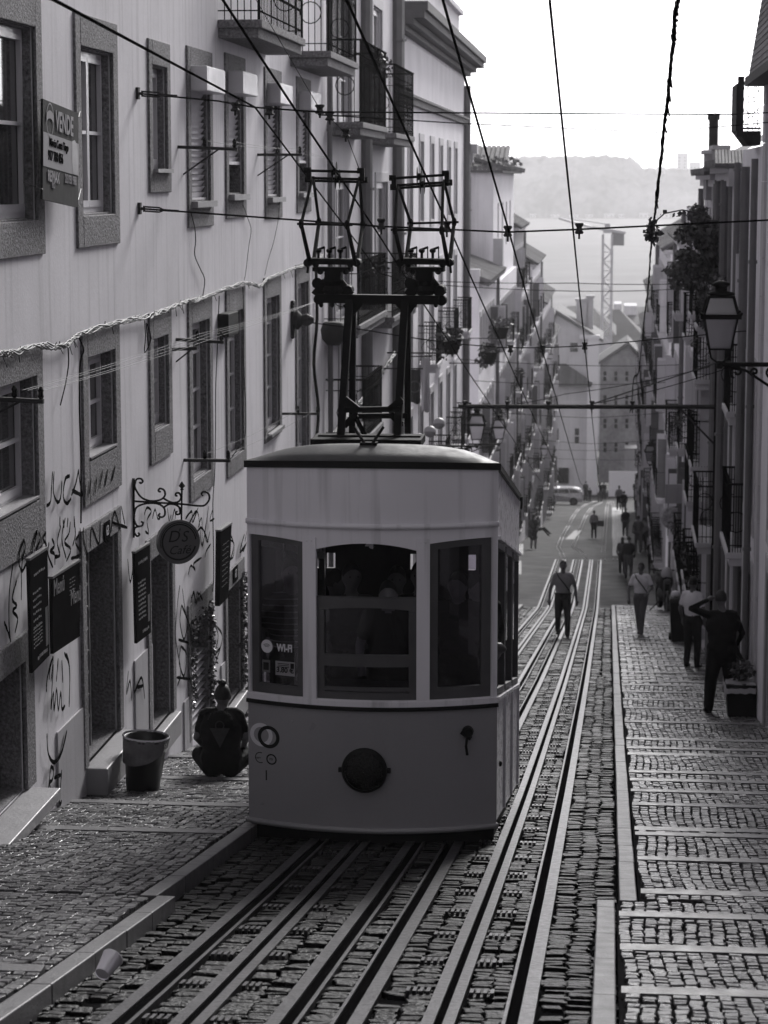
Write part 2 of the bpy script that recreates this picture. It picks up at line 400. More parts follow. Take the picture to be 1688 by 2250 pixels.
for P in ([(1241, 1226), (1233, 1213), (1227, 1201), (1235, 1180), (1249, 1154), (1262, 1130), (1272, 1118), (1290, 1107), (1310, 1101)],
          [(1292, 1226), (1277, 1211), (1260, 1200), (1270, 1175), (1288, 1131), (1300, 1115), (1322, 1103)],
          [(1325, 1226), (1327, 1200), (1331, 1150), (1334, 1113), (1338, 1100)], [(1352, 1226), (1352, 1200), (1355, 1170), (1352, 1130), (1345, 1100)]):
    w3 = [aG(u, v, .03) for u, v in P]; w3[0].y = 108
    for d in (-.09, .09):
        for p, q in zip(w3, w3[1:]):
            b.hexa([(p.x + d - .016, p.y, GZ(p.y) - .03), (p.x + d + .016, p.y, GZ(p.y) - .03), (q.x + d + .016, q.y, GZ(q.y) - .03), (q.x + d - .016, q.y, GZ(q.y) - .03),
                    (p.x + d - .016, p.y, GZ(p.y) + .015), (p.x + d + .016, p.y, GZ(p.y) + .03), (q.x + d + .016, q.y, GZ(q.y) + .015), (q.x + d - .016, q.y, GZ(q.y) + .03)])
struct(b.ob('tram_track', [M_RAIL, M_GROOVE]), 'rails swinging apart into the passing loop below the crossing')
# hills over the river
mh = mat('hill_woodland', .20, .95, var=2.4, scale=.018, speck=.5, speck_scale=.08, spec=.1, detail=9)
RH_ = random.Random(4)
import mathutils.noise as mn
def hill(i, j):
    x = -1500 + i * 3000; t = j
    top = 26 if x < 18 else (26 - min(13, (x - 18) * .9)) 
    top += 3.5 * mn.noise(Vector((x * .03, 0, 1))) + 2.6 * mn.noise(Vector((x * .13, 3, 1))) + 1.6 * mn.noise(Vector((x * .4, 5, 1)))
    zz = -41 + (top + 41) * min(1, t / .62) ** .75
    y = 2690 + 130 * t + 14 * mn.noise(Vector((x * .02, t * 3, 0))) + 7 * mn.noise(Vector((x * .1, t * 9, 4)))
    zz += 1.6 * mn.noise(Vector((x * .2, t * 20, 8))) * (t > .05)
    return (x, y, zz if j > 0 else -43)
g = MB(); g.grid(hill, 1100, 26)
struct(g.ob('hills', mh, smooth=True), 'hazy wooded bluff on the far bank of the river')
mfar = mat('far_render', .62, .9, var=.05)
def farbox(u0, u1, v0, v1, Y, name, label, cat, grp):
    a = aY(u0, v1, Y); c = aY(u1, v0, Y); b = MB(); b.box(a.x, c.x, Y, Y + 14, a.z, c.z); 
    b.box(a.x - .4, c.x + .4, Y - .4, Y + 14.4, c.z, c.z + 1.0)
    n = max(2, int((c.x - a.x) / 4)); b.cm = 1
    for i in range(n):
        for k in range(max(1, int((c.z - a.z) / 4))):
            xx = a.x + (i + .3) * (c.x - a.x) / n; zz = a.z + 1.2 + k * 3.6
            b.box(xx, xx + 1.3, Y - .1, Y + .1, zz, zz + 1.6)
    tag(b.ob(name, [mfar, M_PANE2]), label, cat, grp)
for i, a in enumerate(((1488, 1512, 338, 372), (1515, 1540, 358, 380), (1443, 1462, 368, 382))):
    farbox(*a, 2745, 'tower_block', ['tall hazy tower block on the far hill skyline', 'low hazy block right of the tall tower on the far hill', 'small pale block left of the tall tower on the far hill'][i], 'building', 'blocks on the far hilltop')
RH_ = random.Random(9)
for i in range(9):
    u = 1165 + i * 40 + RH_.uniform(-8, 8); hgt = RH_.uniform(3, 7)
    farbox(u, u + RH_.uniform(10, 26), 477 - hgt, 478.5, 2672 + i, 'quayside_shed', 'low pale shed on the far river bank, number %s from the left' % ['one', 'two', 'three', 'four', 'five', 'six', 'seven', 'eight', 'nine'][i], 'shed', 'sheds on the far river bank')
# ------------------------------------------------------------------ light, sky, camera
sc = bpy.context.scene
wd = bpy.data.worlds.new('World'); sc.world = wd; wd.use_nodes = True
nt = wd.node_tree; bg = nt.nodes['Background']
sky = nt.nodes.new('ShaderNodeTexSky'); sky.sky_type = 'NISHITA'; sky.sun_disc = False
SUN_EL, SUN_AZ = math.radians(30), math.radians(12)          # ahead of the camera, a little to the right
sky.sun_elevation = SUN_EL; sky.sun_rotation = SUN_AZ; sky.dust_density = 1.0; sky.air_density = 1.0
bw = nt.nodes.new('ShaderNodeRGBToBW'); tn = nt.nodes.new('ShaderNodeVectorMath'); tn.operation = 'SCALE'
tn.inputs[0].default_value = (1.0, .985, 1.015)
nt.links.new(sky.outputs[0], bw.inputs[0]); nt.links.new(bw.outputs[0], tn.inputs['Scale']); nt.links.new(tn.outputs[0], bg.inputs[0])
bg.inputs[1].default_value = .075
sl = bpy.data.lights.new('sun', 'SUN'); sl.energy = 1.2; sl.angle = math.radians(16); sl.color = (1, .985, .97)
so = bpy.data.objects.new('sun', sl); C.objects.link(so)
sd = Vector((math.sin(SUN_AZ) * math.cos(SUN_EL), math.cos(SUN_AZ) * math.cos(SUN_EL), math.sin(SUN_EL)))
so.rotation_euler = sd.to_track_quat('Z', 'Y').to_euler()
so.location = (0, 0, 30)
cd = bpy.data.cameras.new('camera'); co = bpy.data.objects.new('camera', cd); C.objects.link(co); sc.camera = co
cd.sensor_fit = 'VERTICAL'; cd.sensor_height = 36; cd.lens = 36 * F0 / 2250; cd.clip_end = 12000; cd.clip_start = .5
co.matrix_world = Matrix(((RV.x, UV.x, -FV.x, 0), (RV.y, UV.y, -FV.y, 0), (RV.z, UV.z, -FV.z, 0), (0, 0, 0, 1)))
cd.dof.use_dof = True; cd.dof.focus_distance = 19.5; cd.dof.aperture_fstop = 4.5; cd.dof.aperture_blades = 7
sc.view_settings.view_transform = 'Standard'; sc.view_settings.look = 'None'; sc.view_settings.gamma = 1
sc.view_settings.exposure = 1.7
sc.render.engine = 'CYCLES'; sc.cycles.use_denoising = True; sc.cycles.max_bounces = 8; sc.cycles.diffuse_bounces = 4
sc.cycles.glossy_bounces = 3; sc.cycles.transparent_max_bounces = 12; sc.cycles.volume_bounces = 1
try: sc.cycles.use_light_tree = True
except Exception: pass
def add_haze(dens=.0009):
    b = MB(); b.box(-3200, 3200, -70, 3100, -46, 42); o = b.ob('haze', [])
    m = bpy.data.materials.new('haze_air'); m.use_nodes = True; n = m.node_tree.nodes; n.remove(n['Principled BSDF'])
    v = n.new('ShaderNodeVolumePrincipled'); v.inputs['Color'].default_value = (.96, .955, .97, 1); v.inputs['Density'].default_value = dens
    v.inputs['Anisotropy'].default_value = .3
    m.node_tree.links.new(v.outputs[0], n['Material Output'].inputs['Volume']); o.data.materials.append(m)
    o['kind'] = 'stuff'; o['label'] = 'pale summer haze over the street and river'
# ------------------------------------------------------------------ facades
class FB:
    """facade frame: y along the street, z up, d outward from the wall plane"""
    def __init__(s, X, n, mb=None): s.X, s.n = X, n; s.mb = mb or MB()
    def box(s, y0, y1, z0, z1, d0, d1): s.mb.box(s.X + s.n * d0, s.X + s.n * d1, y0, y1, z0, z1); return s
    def p(s, y, z, d=0): return Vector((s.X + s.n * d, y, z))
def wall_cells(fb, Y0, Y1, zlo, zhi, ops, thick=.30):
    ys = sorted(set([Y0, Y1] + [min(max(o[k], Y0), Y1) for o in ops for k in (0, 1)] + yl(Y0, Y1, 12)))
    zs = sorted(set([zlo, zhi] + [min(max(o[k], zlo), zhi) for o in ops for k in (2, 3)]))
    for a, b in zip(ys, ys[1:]):
        z = None
        for c, d in zip(zs, zs[1:]):
            inside = any(o[0] < (a + b) / 2 < o[1] and o[2] < (c + d) / 2 < o[3] for o in ops)
            if inside:
                if z is not None: fb.mb.quad(fb.p(a, z), fb.p(b, z), fb.p(b, c), fb.p(a, c)); z = None
            elif z is None: z = c
        if z is not None: fb.mb.quad(fb.p(a, z), fb.p(b, z), fb.p(b, zhi), fb.p(a, zhi))
    for o in ops:                                  # reveals
        a, b, c, d = o[:4]
        for P in ((fb.p(a, c), fb.p(a, d), fb.p(a, d, -thick), fb.p(a, c, -thick)), (fb.p(b, c), fb.p(b, d), fb.p(b, d, -thick), fb.p(b, c, -thick)),
                  (fb.p(a, d), fb.p(b, d), fb.p(b, d, -thick), fb.p(a, d, -thick)), (fb.p(a, c), fb.p(b, c), fb.p(b, c, -thick), fb.p(a, c, -thick))):
            fb.mb.quad(*P)
        
def building(name, label, X, n, Y0, Y1, zhi, depth, ops, wallmat, group=None, zlo=None, cat='building', cap=True):
    """ops: (y0,y1,z0,z1) openings; returns the thing with its wall built"""
    zlo = GZ(Y1) - .6 if zlo is None else zlo
    t = thing(name, label, cat, (X - n * depth / 2, (Y0 + Y1) / 2, zlo), group=group)
    fb = FB(X, n); wall_cells(fb, Y0, Y1, zlo, zhi, ops)
    fb.mb.quad(fb.p(Y0, zlo), fb.p(Y0, zhi), fb.p(Y0, zhi, -depth), fb.p(Y0, zlo, -depth))
    fb.mb.quad(fb.p(Y1, zlo), fb.p(Y1, zhi), fb.p(Y1, zhi, -depth), fb.p(Y1, zlo, -depth))
    fb.mb.quad(fb.p(Y0, zlo, -depth), fb.p(Y1, zlo, -depth), fb.p(Y1, zhi, -depth), fb.p(Y0, zhi, -depth))
    if cap: fb.mb.quad(fb.p(Y0, zhi), fb.p(Y1, zhi), fb.p(Y1, zhi, -depth), fb.p(Y0, zhi, -depth))
    fb.mb.ob('wall', wallmat, t)
    return t
def surround(t, X, n, o, w=.2, top=.4, bot=.4, d=.025, m=None, name='window'):
    """stone frame around an opening: returned object is the window/door part"""
    y0, y1, z0, z1 = o[:4]; fb = FB(X, n); i = .0
    fb.box(y0 - w, y0 + i, z0 - bot, z1 + top, -.02, d); fb.box(y1 - i, y1 + w, z0 - bot, z1 + top, -.02, d)
    fb.box(y0, y1, z1, z1 + top, -.02, d + .002)
    if bot > 0: fb.box(y0, y1, z0 - bot, z0, -.02, d + .002)
    # inner reveal lining in stone
    fb.box(y0 - .004, y0 + .02, z0, z1, -.26, -.021); fb.box(y1 - .02, y1 + .004, z0, z1, -.26, -.021)
    fb.box(y0 + .02, y1 - .02, z1 - .02, z1 + .004, -.26, -.021); fb.box(y0 + .02, y1 - .02, z0 - .004, z0 + .02, -.26, -.021)
    return fb.mb.ob(name, m or M_GRANITE, t, bevel=.008 if w > .12 else 0)
def casement(t, X, n, o, panes=1, trans=(.5,), fw=.05, depth=.09, pane=None, fm=None, mul=True):
    y0, y1, z0, z1 = o[:4]; y0 += .021; y1 -= .021; z0 += .021; z1 -= .021; fb = FB(X, n); d0, d1 = -depth - .04, -depth
    fb.box(y0, y0 + fw, z0, z1, d0, d1); fb.box(y1 - fw, y1, z0, z1, d0, d1)
    fb.box(y0 + fw, y1 - fw, z0, z0 + fw, d0, d1); fb.box(y0 + fw, y1 - fw, z1 - fw, z1, d0, d1)
    leaves = [(y0 + fw, (y0 + y1) / 2), ((y0 + y1) / 2, y1 - fw)] if mul else [(y0 + fw, y1 - fw)]
    for a, b in leaves:
        a += .004; b -= .004; s = fw * .85; e0, e1 = d0 + .01, d1 + .012
        fb.box(a, a + s, z0 + fw, z1 - fw, e0, e1); fb.box(b - s, b, z0 + fw, z1 - fw, e0, e1)
        fb.box(a + s, b - s, z0 + fw, z0 + fw + s * 1.5, e0, e1); fb.box(a + s, b - s, z1 - fw - s, z1 - fw, e0, e1)
        for k in trans:
            zz = z0 + (z1 - z0) * k; fb.box(a + s, b - s, zz - .016, zz + .016, e0, e1 - .005)
    f = fb.mb.ob('frame', fm or M_WHITE, t)
    q = FB(X, n); q.box(y0, y1, z0, z1, d0 - .02, d0 + .005); q.mb.ob('pane', pane or M_PANE, t)
    return f
def dark_back(t, X, n, o, dep=.29, m=None, name='door_leaf_or_dark'):
    y0, y1, z0, z1 = o[:4]; fb = FB(X, n); fb.box(y0 + .0, y1 - .0, z0, z1, -dep - .03, -dep); return fb.mb.ob(name, m or M_DARK, t)  # dark void colour stands in for the unlit interior; other materials make a leaf
def balcony(t, X, n, y0, y1, z, dep, slab=.22, rail=1.0, m=None, plants=0, solid=False, barn=None, rnd=random):
    fb = FB(X, n); fb.box(y0, y1, z - slab * .45, z, 0, dep); fb.box(y0 + .04, y1 - .04, z - slab, z - slab * .45, 0, dep - .05)
    b = fb.mb.ob('balcony', m or M_GRANITE, t, bevel=.01)
    r = FB(X, n); r.box(y0 + .02, y0 + .05, z, z + rail, dep - .06, dep - .03); r.box(y1 - .05, y1 - .02, z, z + rail, dep - .06, dep - .03)
    zt = z + rail
    r.box(y0, y1, zt, zt + .03, dep - .07, dep - .02); r.box(y0, y0 + .04, zt + .002, zt + .032, 0, dep - .07); r.box(y1 - .04, y1, zt + .002, zt + .032, 0, dep - .07)
    for zz in (z + .1, z + rail * .82):
        r.box(y0 + .03, y1 - .03, zz, zz + .015, dep - .055, dep - .035); r.box(y0 + .03, y0 + .045, zz + .001, zz + .016, 0, dep - .06); r.box(y1 - .045, y1 - .03, zz + .001, zz + .016, 0, dep - .06)
    k = barn or max(4, int((y1 - y0) / (.13 if solid else .11)))
    for i in range(1, k):
        y = y0 + .03 + (y1 - y0 - .06) * i / k; r.box(y - .0045, y + .0045, z, zt, dep - .05, dep - .041)
    for s in (y0 + .03, y1 - .04):
        for i in range(1, 6):
            d = (dep - .06) * i / 6; r.box(s, s + .012, z, zt, d - .006, d + .006)
        pts = [r.p(s, z + rail * .45 + .16 * math.sin(a), (dep * .5) + .16 * math.cos(a)) for a in np.linspace(0, 2 * math.pi, 13)]
        r.mb.tube(pts, .008, 4)
    if solid:
        for zz in (z + rail * .3, z + rail * .42, z + rail * .6): r.box(y0 + .03, y1 - .03, zz, zz + .03, dep - .056, dep - .034)
    for i in range(int((y1 - y0) / .24)):
        yc = y0 + .15 + i * .24; zc = z + rail * .72
        for q in (-1, 1): r.mb.tube([r.p(yc + q * .05 * math.cos(a) * (1 - a / 9), zc + .055 * math.sin(a) * (1 - a / 9), dep - .044) for a in np.linspace(0, 5.5, 9)], .006, 4)
    r.mb.ob('railing', M_RAILING, b)
    if plants:
        p = MB(); 
        for _ in range(3):
            yy = rnd.uniform(y0, y1); c = fb.p(yy, zt - .1, dep - .05)
            p.leaves(c + Vector((0, 0, -.1)), (.14, .22, .24), max(12, plants // 2), .08, .4, rnd)
        p.ob('potted_plant', M_LEAF, b)
    return b
# ---------------------------------------------------------------- near left building
YA0, YA1 = -16, aX(715, 300, XL).y
def rectL(u0, u1, vt, vb, X=XL):      # opening from left edge u0, right edge u1, top v at u0, bottom v at u0
    a, b, c = aX(u0, vt, X), aX(u1, vt, X), aX(u0, vb, X); return (a.y, b.y, c.z, a.z)
UP = [('win', (18.2, aX(72, 60, XL).y, aX(72, 484, XL).z, aX(72, 60, XL).z)), ('win', rectL(172, 243, 100, 475)), ('narrow', rectL(330, 363, 141, 377)),
      ('shut', rectL(415, 457, 160, 443)), ('shut', rectL(498, 531, 170, 428)), ('shut', rectL(584, 612, 195, 434)), ('shut', rectL(654, 677, 212, 424))]
t2 = aX(188, 787, XL).z; t4 = aX(418, 713, XL).z
LO = [('lwin', (18.2, aX(76, 850, XL).y, aX(76, 1101, XL).z, t2)), ('lwin', rectL(188, 249, 787, 1017)), ('lnarrow', rectL(333, 366, 746, 950)),
      ('fdoor', rectL(418, 457, 713, 1062)), ('fdoor', rectL(500, 531, 689, 1012)), ('lwin6', rectL(583, 611, 657, 955)), ('fdoor7', rectL(652, 675, 625, 1010))]
zs_top = aX(184, 1217, XL).z
DO = [('shop', (17.6, aX(50, 1500, XL).y, aX(50, 1742, XL).z, aX(50, 1452, XL).z)),
      ('door', (aX(184, 1300, XL).y, aX(255, 1300, XL).y, aX(184, 1690, XL).z, aX(184, 1217, XL).z)),
      ('door', (aX(327, 1300, XL).y, aX(374, 1300, XL).y, aX(327, 1625, XL).z, aX(327, 1232, XL).z)),
      ('hatch', (aX(416, 1400, XL).y, aX(462, 1400, XL).y, aX(416, 1630, XL).z, aX(416, 1378, XL).z)),
      ('door', (aX(497, 1400, XL).y, aX(530, 1400, XL).y, aX(497, 1560, XL).z, aX(497, 1300, XL).z)),
      ('door', (33.2, 34.2, -7.4, -5.2)), ('door', (36.6, 37.6, -7.9, -5.6))]
allops = [o for _, o in UP + LO + DO] + [(3, 4.1, -1, 1.2), (8, 9.1, -1, 1.2), (13.4, 14.5, -.6, 1.15), (13.4, 14.5, -2.6, -1.2), (8, 9.1, -2.2, -.7)]
A = building('townhouse', 'long pale rendered house at the left with granite window surrounds and graffiti', XL, 1, YA0, YA1, 7.5, 9, allops, M_PLAST, zlo=-9.6)
for (y0, y1, z0, z1) in [(3, 4.1, -1, 1.2), (8, 9.1, -1, 1.2), (13.4, 14.5, -.6, 1.15), (13.4, 14.5, -2.6, -1.2), (8, 9.1, -2.2, -.7)]:
    o = (y0, y1, z0, z1); wi = surround(A, XL, 1, o); casement(wi, XL, 1, o)
for kind, o in UP:
    if kind == 'win':
        wi = surround(A, XL, 1, o, .22, .29, .29); casement(wi, XL, 1, o)
    elif kind == 'narrow':
        wi = surround(A, XL, 1, o, .18, .26, .22); casement(wi, XL, 1, o, trans=(), mul=False)
        s_ = FB(XL, 1); s_.box(o[0] - .02, o[1] + .02, o[2] - .01, o[2] + .03, -.02, .08); s_.mb.ob('sill', M_SILL, wi)
    else:
        wi = surround(A, XL, 1, o, .20, .30, .30, m=M_GRANITE)
        y0, y1, z0, z1 = o; zz = z0 + (.42 if o is UP[4][1] else (.5 if o is UP[6][1] else .04))
        fb = FB(XL, 1); z = zz; k = 0
        while z < z1 - .2:       # louvred roller shutter slats
            fb.mb.hexa([fb.p(y0 + .03, z, -.09), fb.p(y1 - .03, z, -.09), fb.p(y1 - .03, z, -.10), fb.p(y0 + .03, z, -.10),
                        fb.p(y0 + .03, z + .062, -.045), fb.p(y1 - .03, z + .062, -.045), fb.p(y1 - .03, z + .062, -.10), fb.p(y0 + .03, z + .062, -.10)]); z += .068
        fb.box(y0 + .03, y1 - .03, zz - .04, zz, -.10, -.03); fb.mb.ob('roller_shutter', M_OLDWHITE, wi)
        q = FB(XL, 1); q.box(y0 + .02, y1 - .02, z0 + .02, z1 - .02, -.24, -.20); q.mb.ob('pane', M_PANE2, wi)
        s_ = FB(XL, 1); s_.box(y0 + .0, y1 - .0, z1 - .20, z1 + .08, -.05, .21); s_.mb.ob('shutter_box', M_OLDWHITE, wi, bevel=.01)
        s_ = FB(XL, 1); s_.box(y0 - .05, y1 + .02, z0 - .07, z0 + .0, 0, .10); s_.mb.ob('sill', M_SILL, wi)
for kind, o in LO:
    if kind == 'lwin':
        wi = surround(A, XL, 1, o, .22, .26, .40); casement(wi, XL, 1, o, depth=.12)
        s_ = FB(XL, 1); s_.box(o[0] + .02, o[1] - .02, o[2] + .022, o[2] + .04, -.2, .035); s_.mb.ob('sill', M_SILL, wi)
    elif kind == 'lnarrow':
        wi = surround(A, XL, 1, o, .2, .28, .34); casement(wi, XL, 1, o, mul=False)
    else:
        wi = surround(A, XL, 1, o, .20, .30, .22 if kind != 'lwin6' else .12); casement(wi, XL, 1, o, trans=(.3, .55, .8), fw=.045, depth=.10)
        if kind == 'lwin6':
            s_ = FB(XL, 1); s_.box(o[0] - .02, o[1] + .02, o[2] - .05, o[2] + .0, 0, .09); s_.mb.ob('sill', M_SILL, wi)
M_DOORW = mat('dark_door_wood', .03, .5, var=.3, scale=6, streak=.1, bump=.2)
M_DOORG = mat('grey_door_paint', .10, .55, var=.25, scale=4, bump=.1)
for i, (kind, o) in enumerate(DO):
    y0, y1, z0, z1 = o
    if kind == 'shop':
        wi = surround(A, XL, 1, o, .30, .24, .0, d=.03); casement(wi, XL, 1, o, trans=(), fw=.07, pane=M_PANE2, fm=M_DOORW, depth=.2)
        s_ = FB(XL, 1); s_.box(y0 - .1, y1 + .12, z0 - .10, z0 + .0, -.02, .28); s_.mb.ob('sill', M_SILL, wi, bevel=.01)
    elif kind == 'hatch':
        wi = surround(A, XL, 1, o, .14, .27, .0); dark_back(wi, XL, 1, o, .2)
        fb = FB(XL, 1); z = z0
        while z < z1 - .55: 
            fb.mb.hexa([fb.p(y0, z, -.14), fb.p(y1, z, -.14), fb.p(y1, z, -.16), fb.p(y0, z, -.16), fb.p(y0, z + .06, -.06), fb.p(y1, z + .06, -.06), fb.p(y1, z + .06, -.16), fb.p(y0, z + .06, -.16)]); z += .085
        fb.mb.ob('roller_shutter', M_OLDWHITE, wi)
        p = MB(); rr = random.Random(3)
        for k in range(16):
            a = k / 15; yy = y0 + (.03 if k < 10 else .03 + (k - 10) / 6 * (y1 - y0)); zz = z0 + (z1 - z0) * min(1, .35 + k / 14)
            p.leaves(fb.p(yy, zz, .02), (.05, .09, .12), 45, .045, 0, rr); p.leaves(fb.p(y1, z1 - (z1 - z0) * k / 16, .02), (.05, .07, .1), 30, .045, 0, rr)
        p.ob('garland', mat('tinsel_garland', .12, .3, var=.4, island=.8, metal=.3), wi)
    else:
        wi = surround(A, XL, 1, o, .17, .24, .0, d=.03, name='door')
        if i == 2:
            dark_back(wi, XL, 1, (y0, y1, z0, z1), .28)
            fb = FB(XL, 1); fb.box(y0 + .35, y1 - .03, z0, z1 - .9, -.20, -.16); fb.mb.ob('door_leaf_or_dark', M_DOORG, wi)
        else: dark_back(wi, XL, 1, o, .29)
        if i == 1:
            fb = FB(XL, 1); fb.box(y0 + .12, y0 + .17, z0 + .1, z1 - .6, -.16, -.13); fb.mb.ob('door_leaf_or_dark', M_DOORG, wi)
            g_ = FB(XL, 1); rr = random.Random(5)
            for k in range(5):
                zc = z0 + .5 + k * .42
                g_.mb.tube([g_.p(y0 + .30 + .09 * math.cos(a) * (1 - .05 * a), zc + .13 * math.sin(a) * (1 - .05 * a), -.05) for a in np.linspace(0, 5.2, 10)], .018, 5)
            g_.box(y0 + .39, y0 + .42, z0 + .1, z0 + 2.4, -.06, -.04); g_.mb.ob('iron_grille', M_LETTER2, wi)
        s_ = FB(XL, 1); s_.box(y0 - .1, y1 + .08, z0 - .26, z0 - .0, -.3, .22 if i == 1 else .1)
        s_.mb.ob('doorstep', M_SILL, wi, bevel=.012)
        if i == 4:
            p = MB(); rr = random.Random(8)
            for k in range(14): p.leaves(s_.p(y1 + .02, z1 - k * .14, .05), (.06, .08, .1), 34, .06, 0, rr)
            p.ob('garland', MATS['tinsel_garland'], wi)
# plinth band of darker render along the foot
fb = FB(XL, 1)
def plinth(ya, yb, h):
    fb.mb.hexa([fb.p(ya, GZ(ya) - .1, 0.002), fb.p(yb, GZ(yb) - .1, .002), fb.p(yb, GZ(yb) - .1, .022), fb.p(ya, GZ(ya) - .1, .022),
                fb.p(ya, GZ(ya) + h, .002), fb.p(yb, GZ(yb) + h, .002), fb.p(yb, GZ(yb) + h, .016), fb.p(ya, GZ(ya) + h, .016)])
z_ = aX(92, 1640, XL)
for ya, yb, zt in ((aX(92, 0, XL).y, aX(158, 0, XL).y, aX(92, 1640, XL).z), (aX(272, 0, XL).y, aX(313, 0, XL).y, aX(272, 1474, XL).z), (aX(384, 0, XL).y, aX(402, 0, XL).y, aX(384, 1565, XL).z),
                   (aX(470, 0, XL).y, aX(484, 0, XL).y, aX(470, 1480, XL).z)):
    fb = FB(XL, 1); fb.box(ya + .01, yb - .01, GZ(yb) - .2, zt, .002, .02); fb.mb.ob('plinth', M_PLAST2, A)
# graffiti strokes on the wall (paint lying on the render)
def Z3(P): return [(x / 2.765, 1040 + y / 2.765) for x, y in P]
def Z2(P): return [(x / 2.44, 560 + y / 2.44) for x, y in P]
def Z5(P): return [(x / 5.027, 1080 + y / 5.027) for x, y in P]
def Z4(P): return [(250 + x / 5.026, 1020 + y / 5.026) for x, y in P]
STRK = [(Z2(P), .022) for P in ([(262, 1160), (256, 1250), (250, 1325), (228, 1345)], [(270, 1160), (266, 1270), (288, 1325), (305, 1300), (312, 1210)],
        [(355, 1185), (332, 1198), (320, 1260), (322, 1310), (340, 1332), (362, 1305)], [(402, 1150), (385, 1230), (362, 1290)], [(400, 1150), (410, 1230), (425, 1295)], [(365, 1262), (420, 1290)],
        [(300, 1400), (300, 1460)], [(318, 1420), (325, 1462)], [(345, 1410), (340, 1460)], [(378, 1400), (380, 1462)],
        [(440, 1230), (436, 1330)], [(470, 1200), (455, 1300)], [(500, 1190), (490, 1280)], [(530, 1160), (515, 1250)], [(560, 1150), (545, 1240)], [(600, 1130), (580, 1215)])]
STRK += [(Z5(P), .020) for P in ([(225, 525), (180, 640), (165, 790), (190, 900), (190, 1200)], [(215, 520), (235, 620), (205, 740), (200, 880), (275, 730)], [(300, 740), (325, 560), (365, 430), (330, 620)],
        [(380, 450), (400, 520), (350, 660)], [(465, 450), (430, 520), (470, 600), (415, 640)], [(500, 560), (490, 700), (545, 840)], [(530, 520), (560, 600), (510, 660), (560, 690), (565, 810)],
        [(630, 380), (590, 560), (620, 700), (560, 720)], [(680, 290), (640, 520), (690, 740)], [(735, 330), (720, 460), (670, 560), (740, 640), (690, 770)], [(780, 330), (790, 480), (760, 600)],
        [(830, 480), (790, 560), (850, 690), (740, 740)], [(845, 400), (855, 700)], [(880, 390), (890, 560), (930, 700)], [(960, 620), (975, 400), (1055, 580), (1070, 330)], [(1110, 340), (1105, 520), (1150, 530), (1170, 340)],
        [(1185, 460), (1230, 220), (1290, 440)], [(1200, 340), (1370, 400)], [(1300, 160), (1340, 360)],
        [(100, 800), (60, 1100), (55, 1450), (70, 1640)], [(0, 1440), (40, 1540), (75, 1660)], [(140, 980), (90, 1180), (140, 1260), (95, 1320), (150, 1400), (120, 1560)],
        [(500, 2080), (510, 1960), (545, 1830), (520, 2100)], [(600, 1840), (580, 2100)], [(640, 1860), (650, 2110)], [(690, 1790), (720, 1900), (730, 2100)])]
STRK += [(Z3(P), .022) for P in ([(285, 1780), (268, 1960)], [(285, 1780), (303, 1800), (296, 1860), (278, 1885), (300, 1965)], [(305, 1850), (350, 1830)], [(325, 1845), (318, 1995)], [(352, 1800), (338, 2000), (352, 1990)],
        [(290, 1130), (262, 1250), (258, 1330)], [(300, 1160), (285, 1430), (300, 1330), (305, 1440), (320, 1310), (330, 1440), (345, 1330), (352, 1430), (372, 1410)], [(368, 1090), (400, 1180), (398, 1420)],
        [(262, 1580), (270, 1700), (305, 1755), (350, 1700), (385, 1560)], [(760, 1200), (748, 1340), (770, 1260), (780, 1380)], [(800, 1200), (795, 1330), (840, 1240), (860, 1370)], [(812, 1300), (850, 1290)],
        [(755, 520), (770, 660), (790, 560)], [(1100, 380), (1180, 230), (1210, 440), (1250, 200)], [(1120, 500), (1200, 330), (1250, 420)], [(1140, 790), (1160, 720), (1175, 790), (1190, 730), (1215, 770)],
        [(1075, 680), (1060, 800), (1050, 1000), (1080, 1200), (1060, 1290)], [(1090, 700), (1110, 850), (1140, 960), (1130, 1180), (1150, 1300)], [(1085, 800), (1075, 900), (1100, 1010), (1120, 900), (1085, 800)],
        [(1080, 1050), (1070, 1150), (1100, 1230), (1115, 1100), (1080, 1050)], [(1065, 1010), (1130, 1030)], [(1055, 1240), (1140, 1250)],
        [(1385, 370), (1405, 440), (1380, 530), (1370, 470)], [(1470, 370), (1440, 480), (1480, 430)], [(1280, 900), (1310, 990), (1285, 1100), (1320, 1060)], [(1300, 930), (1335, 1000), (1290, 1160)])]
STRK += [(Z4(P), .018) for P in ([(300, 560), (330, 480), (380, 520), (330, 620), (350, 760), (310, 740)], [(390, 600), (420, 500), (450, 600), (480, 590)], [(560, 480), (575, 600), (600, 640), (640, 500), (650, 600)], [(680, 460), (700, 560)],
        [(760, 600), (830, 520), (840, 640), (900, 480)], [(900, 700), (940, 600), (950, 900), (990, 640)], [(960, 720), (1000, 860), (1030, 740)], [(1040, 880), (990, 960), (975, 1030)], [(1060, 500), (1030, 620), (1080, 600)],
        [(790, 1220), (820, 1120), (870, 1170), (850, 1100), (940, 1030)], [(820, 1440), (835, 1540), (850, 1420), (870, 1530), (890, 1410), (910, 1500), (930, 1400)], [(1250, 830), (1300, 880), (1290, 1020), (1240, 1060)],
        [(1370, 980), (1380, 880), (1400, 960), (1440, 860)], [(1440, 740), (1420, 860)], [(590, 600), (600, 560)], [(1190, 0), (1191, 1)])]
gr = MB(); rr = random.Random(21)
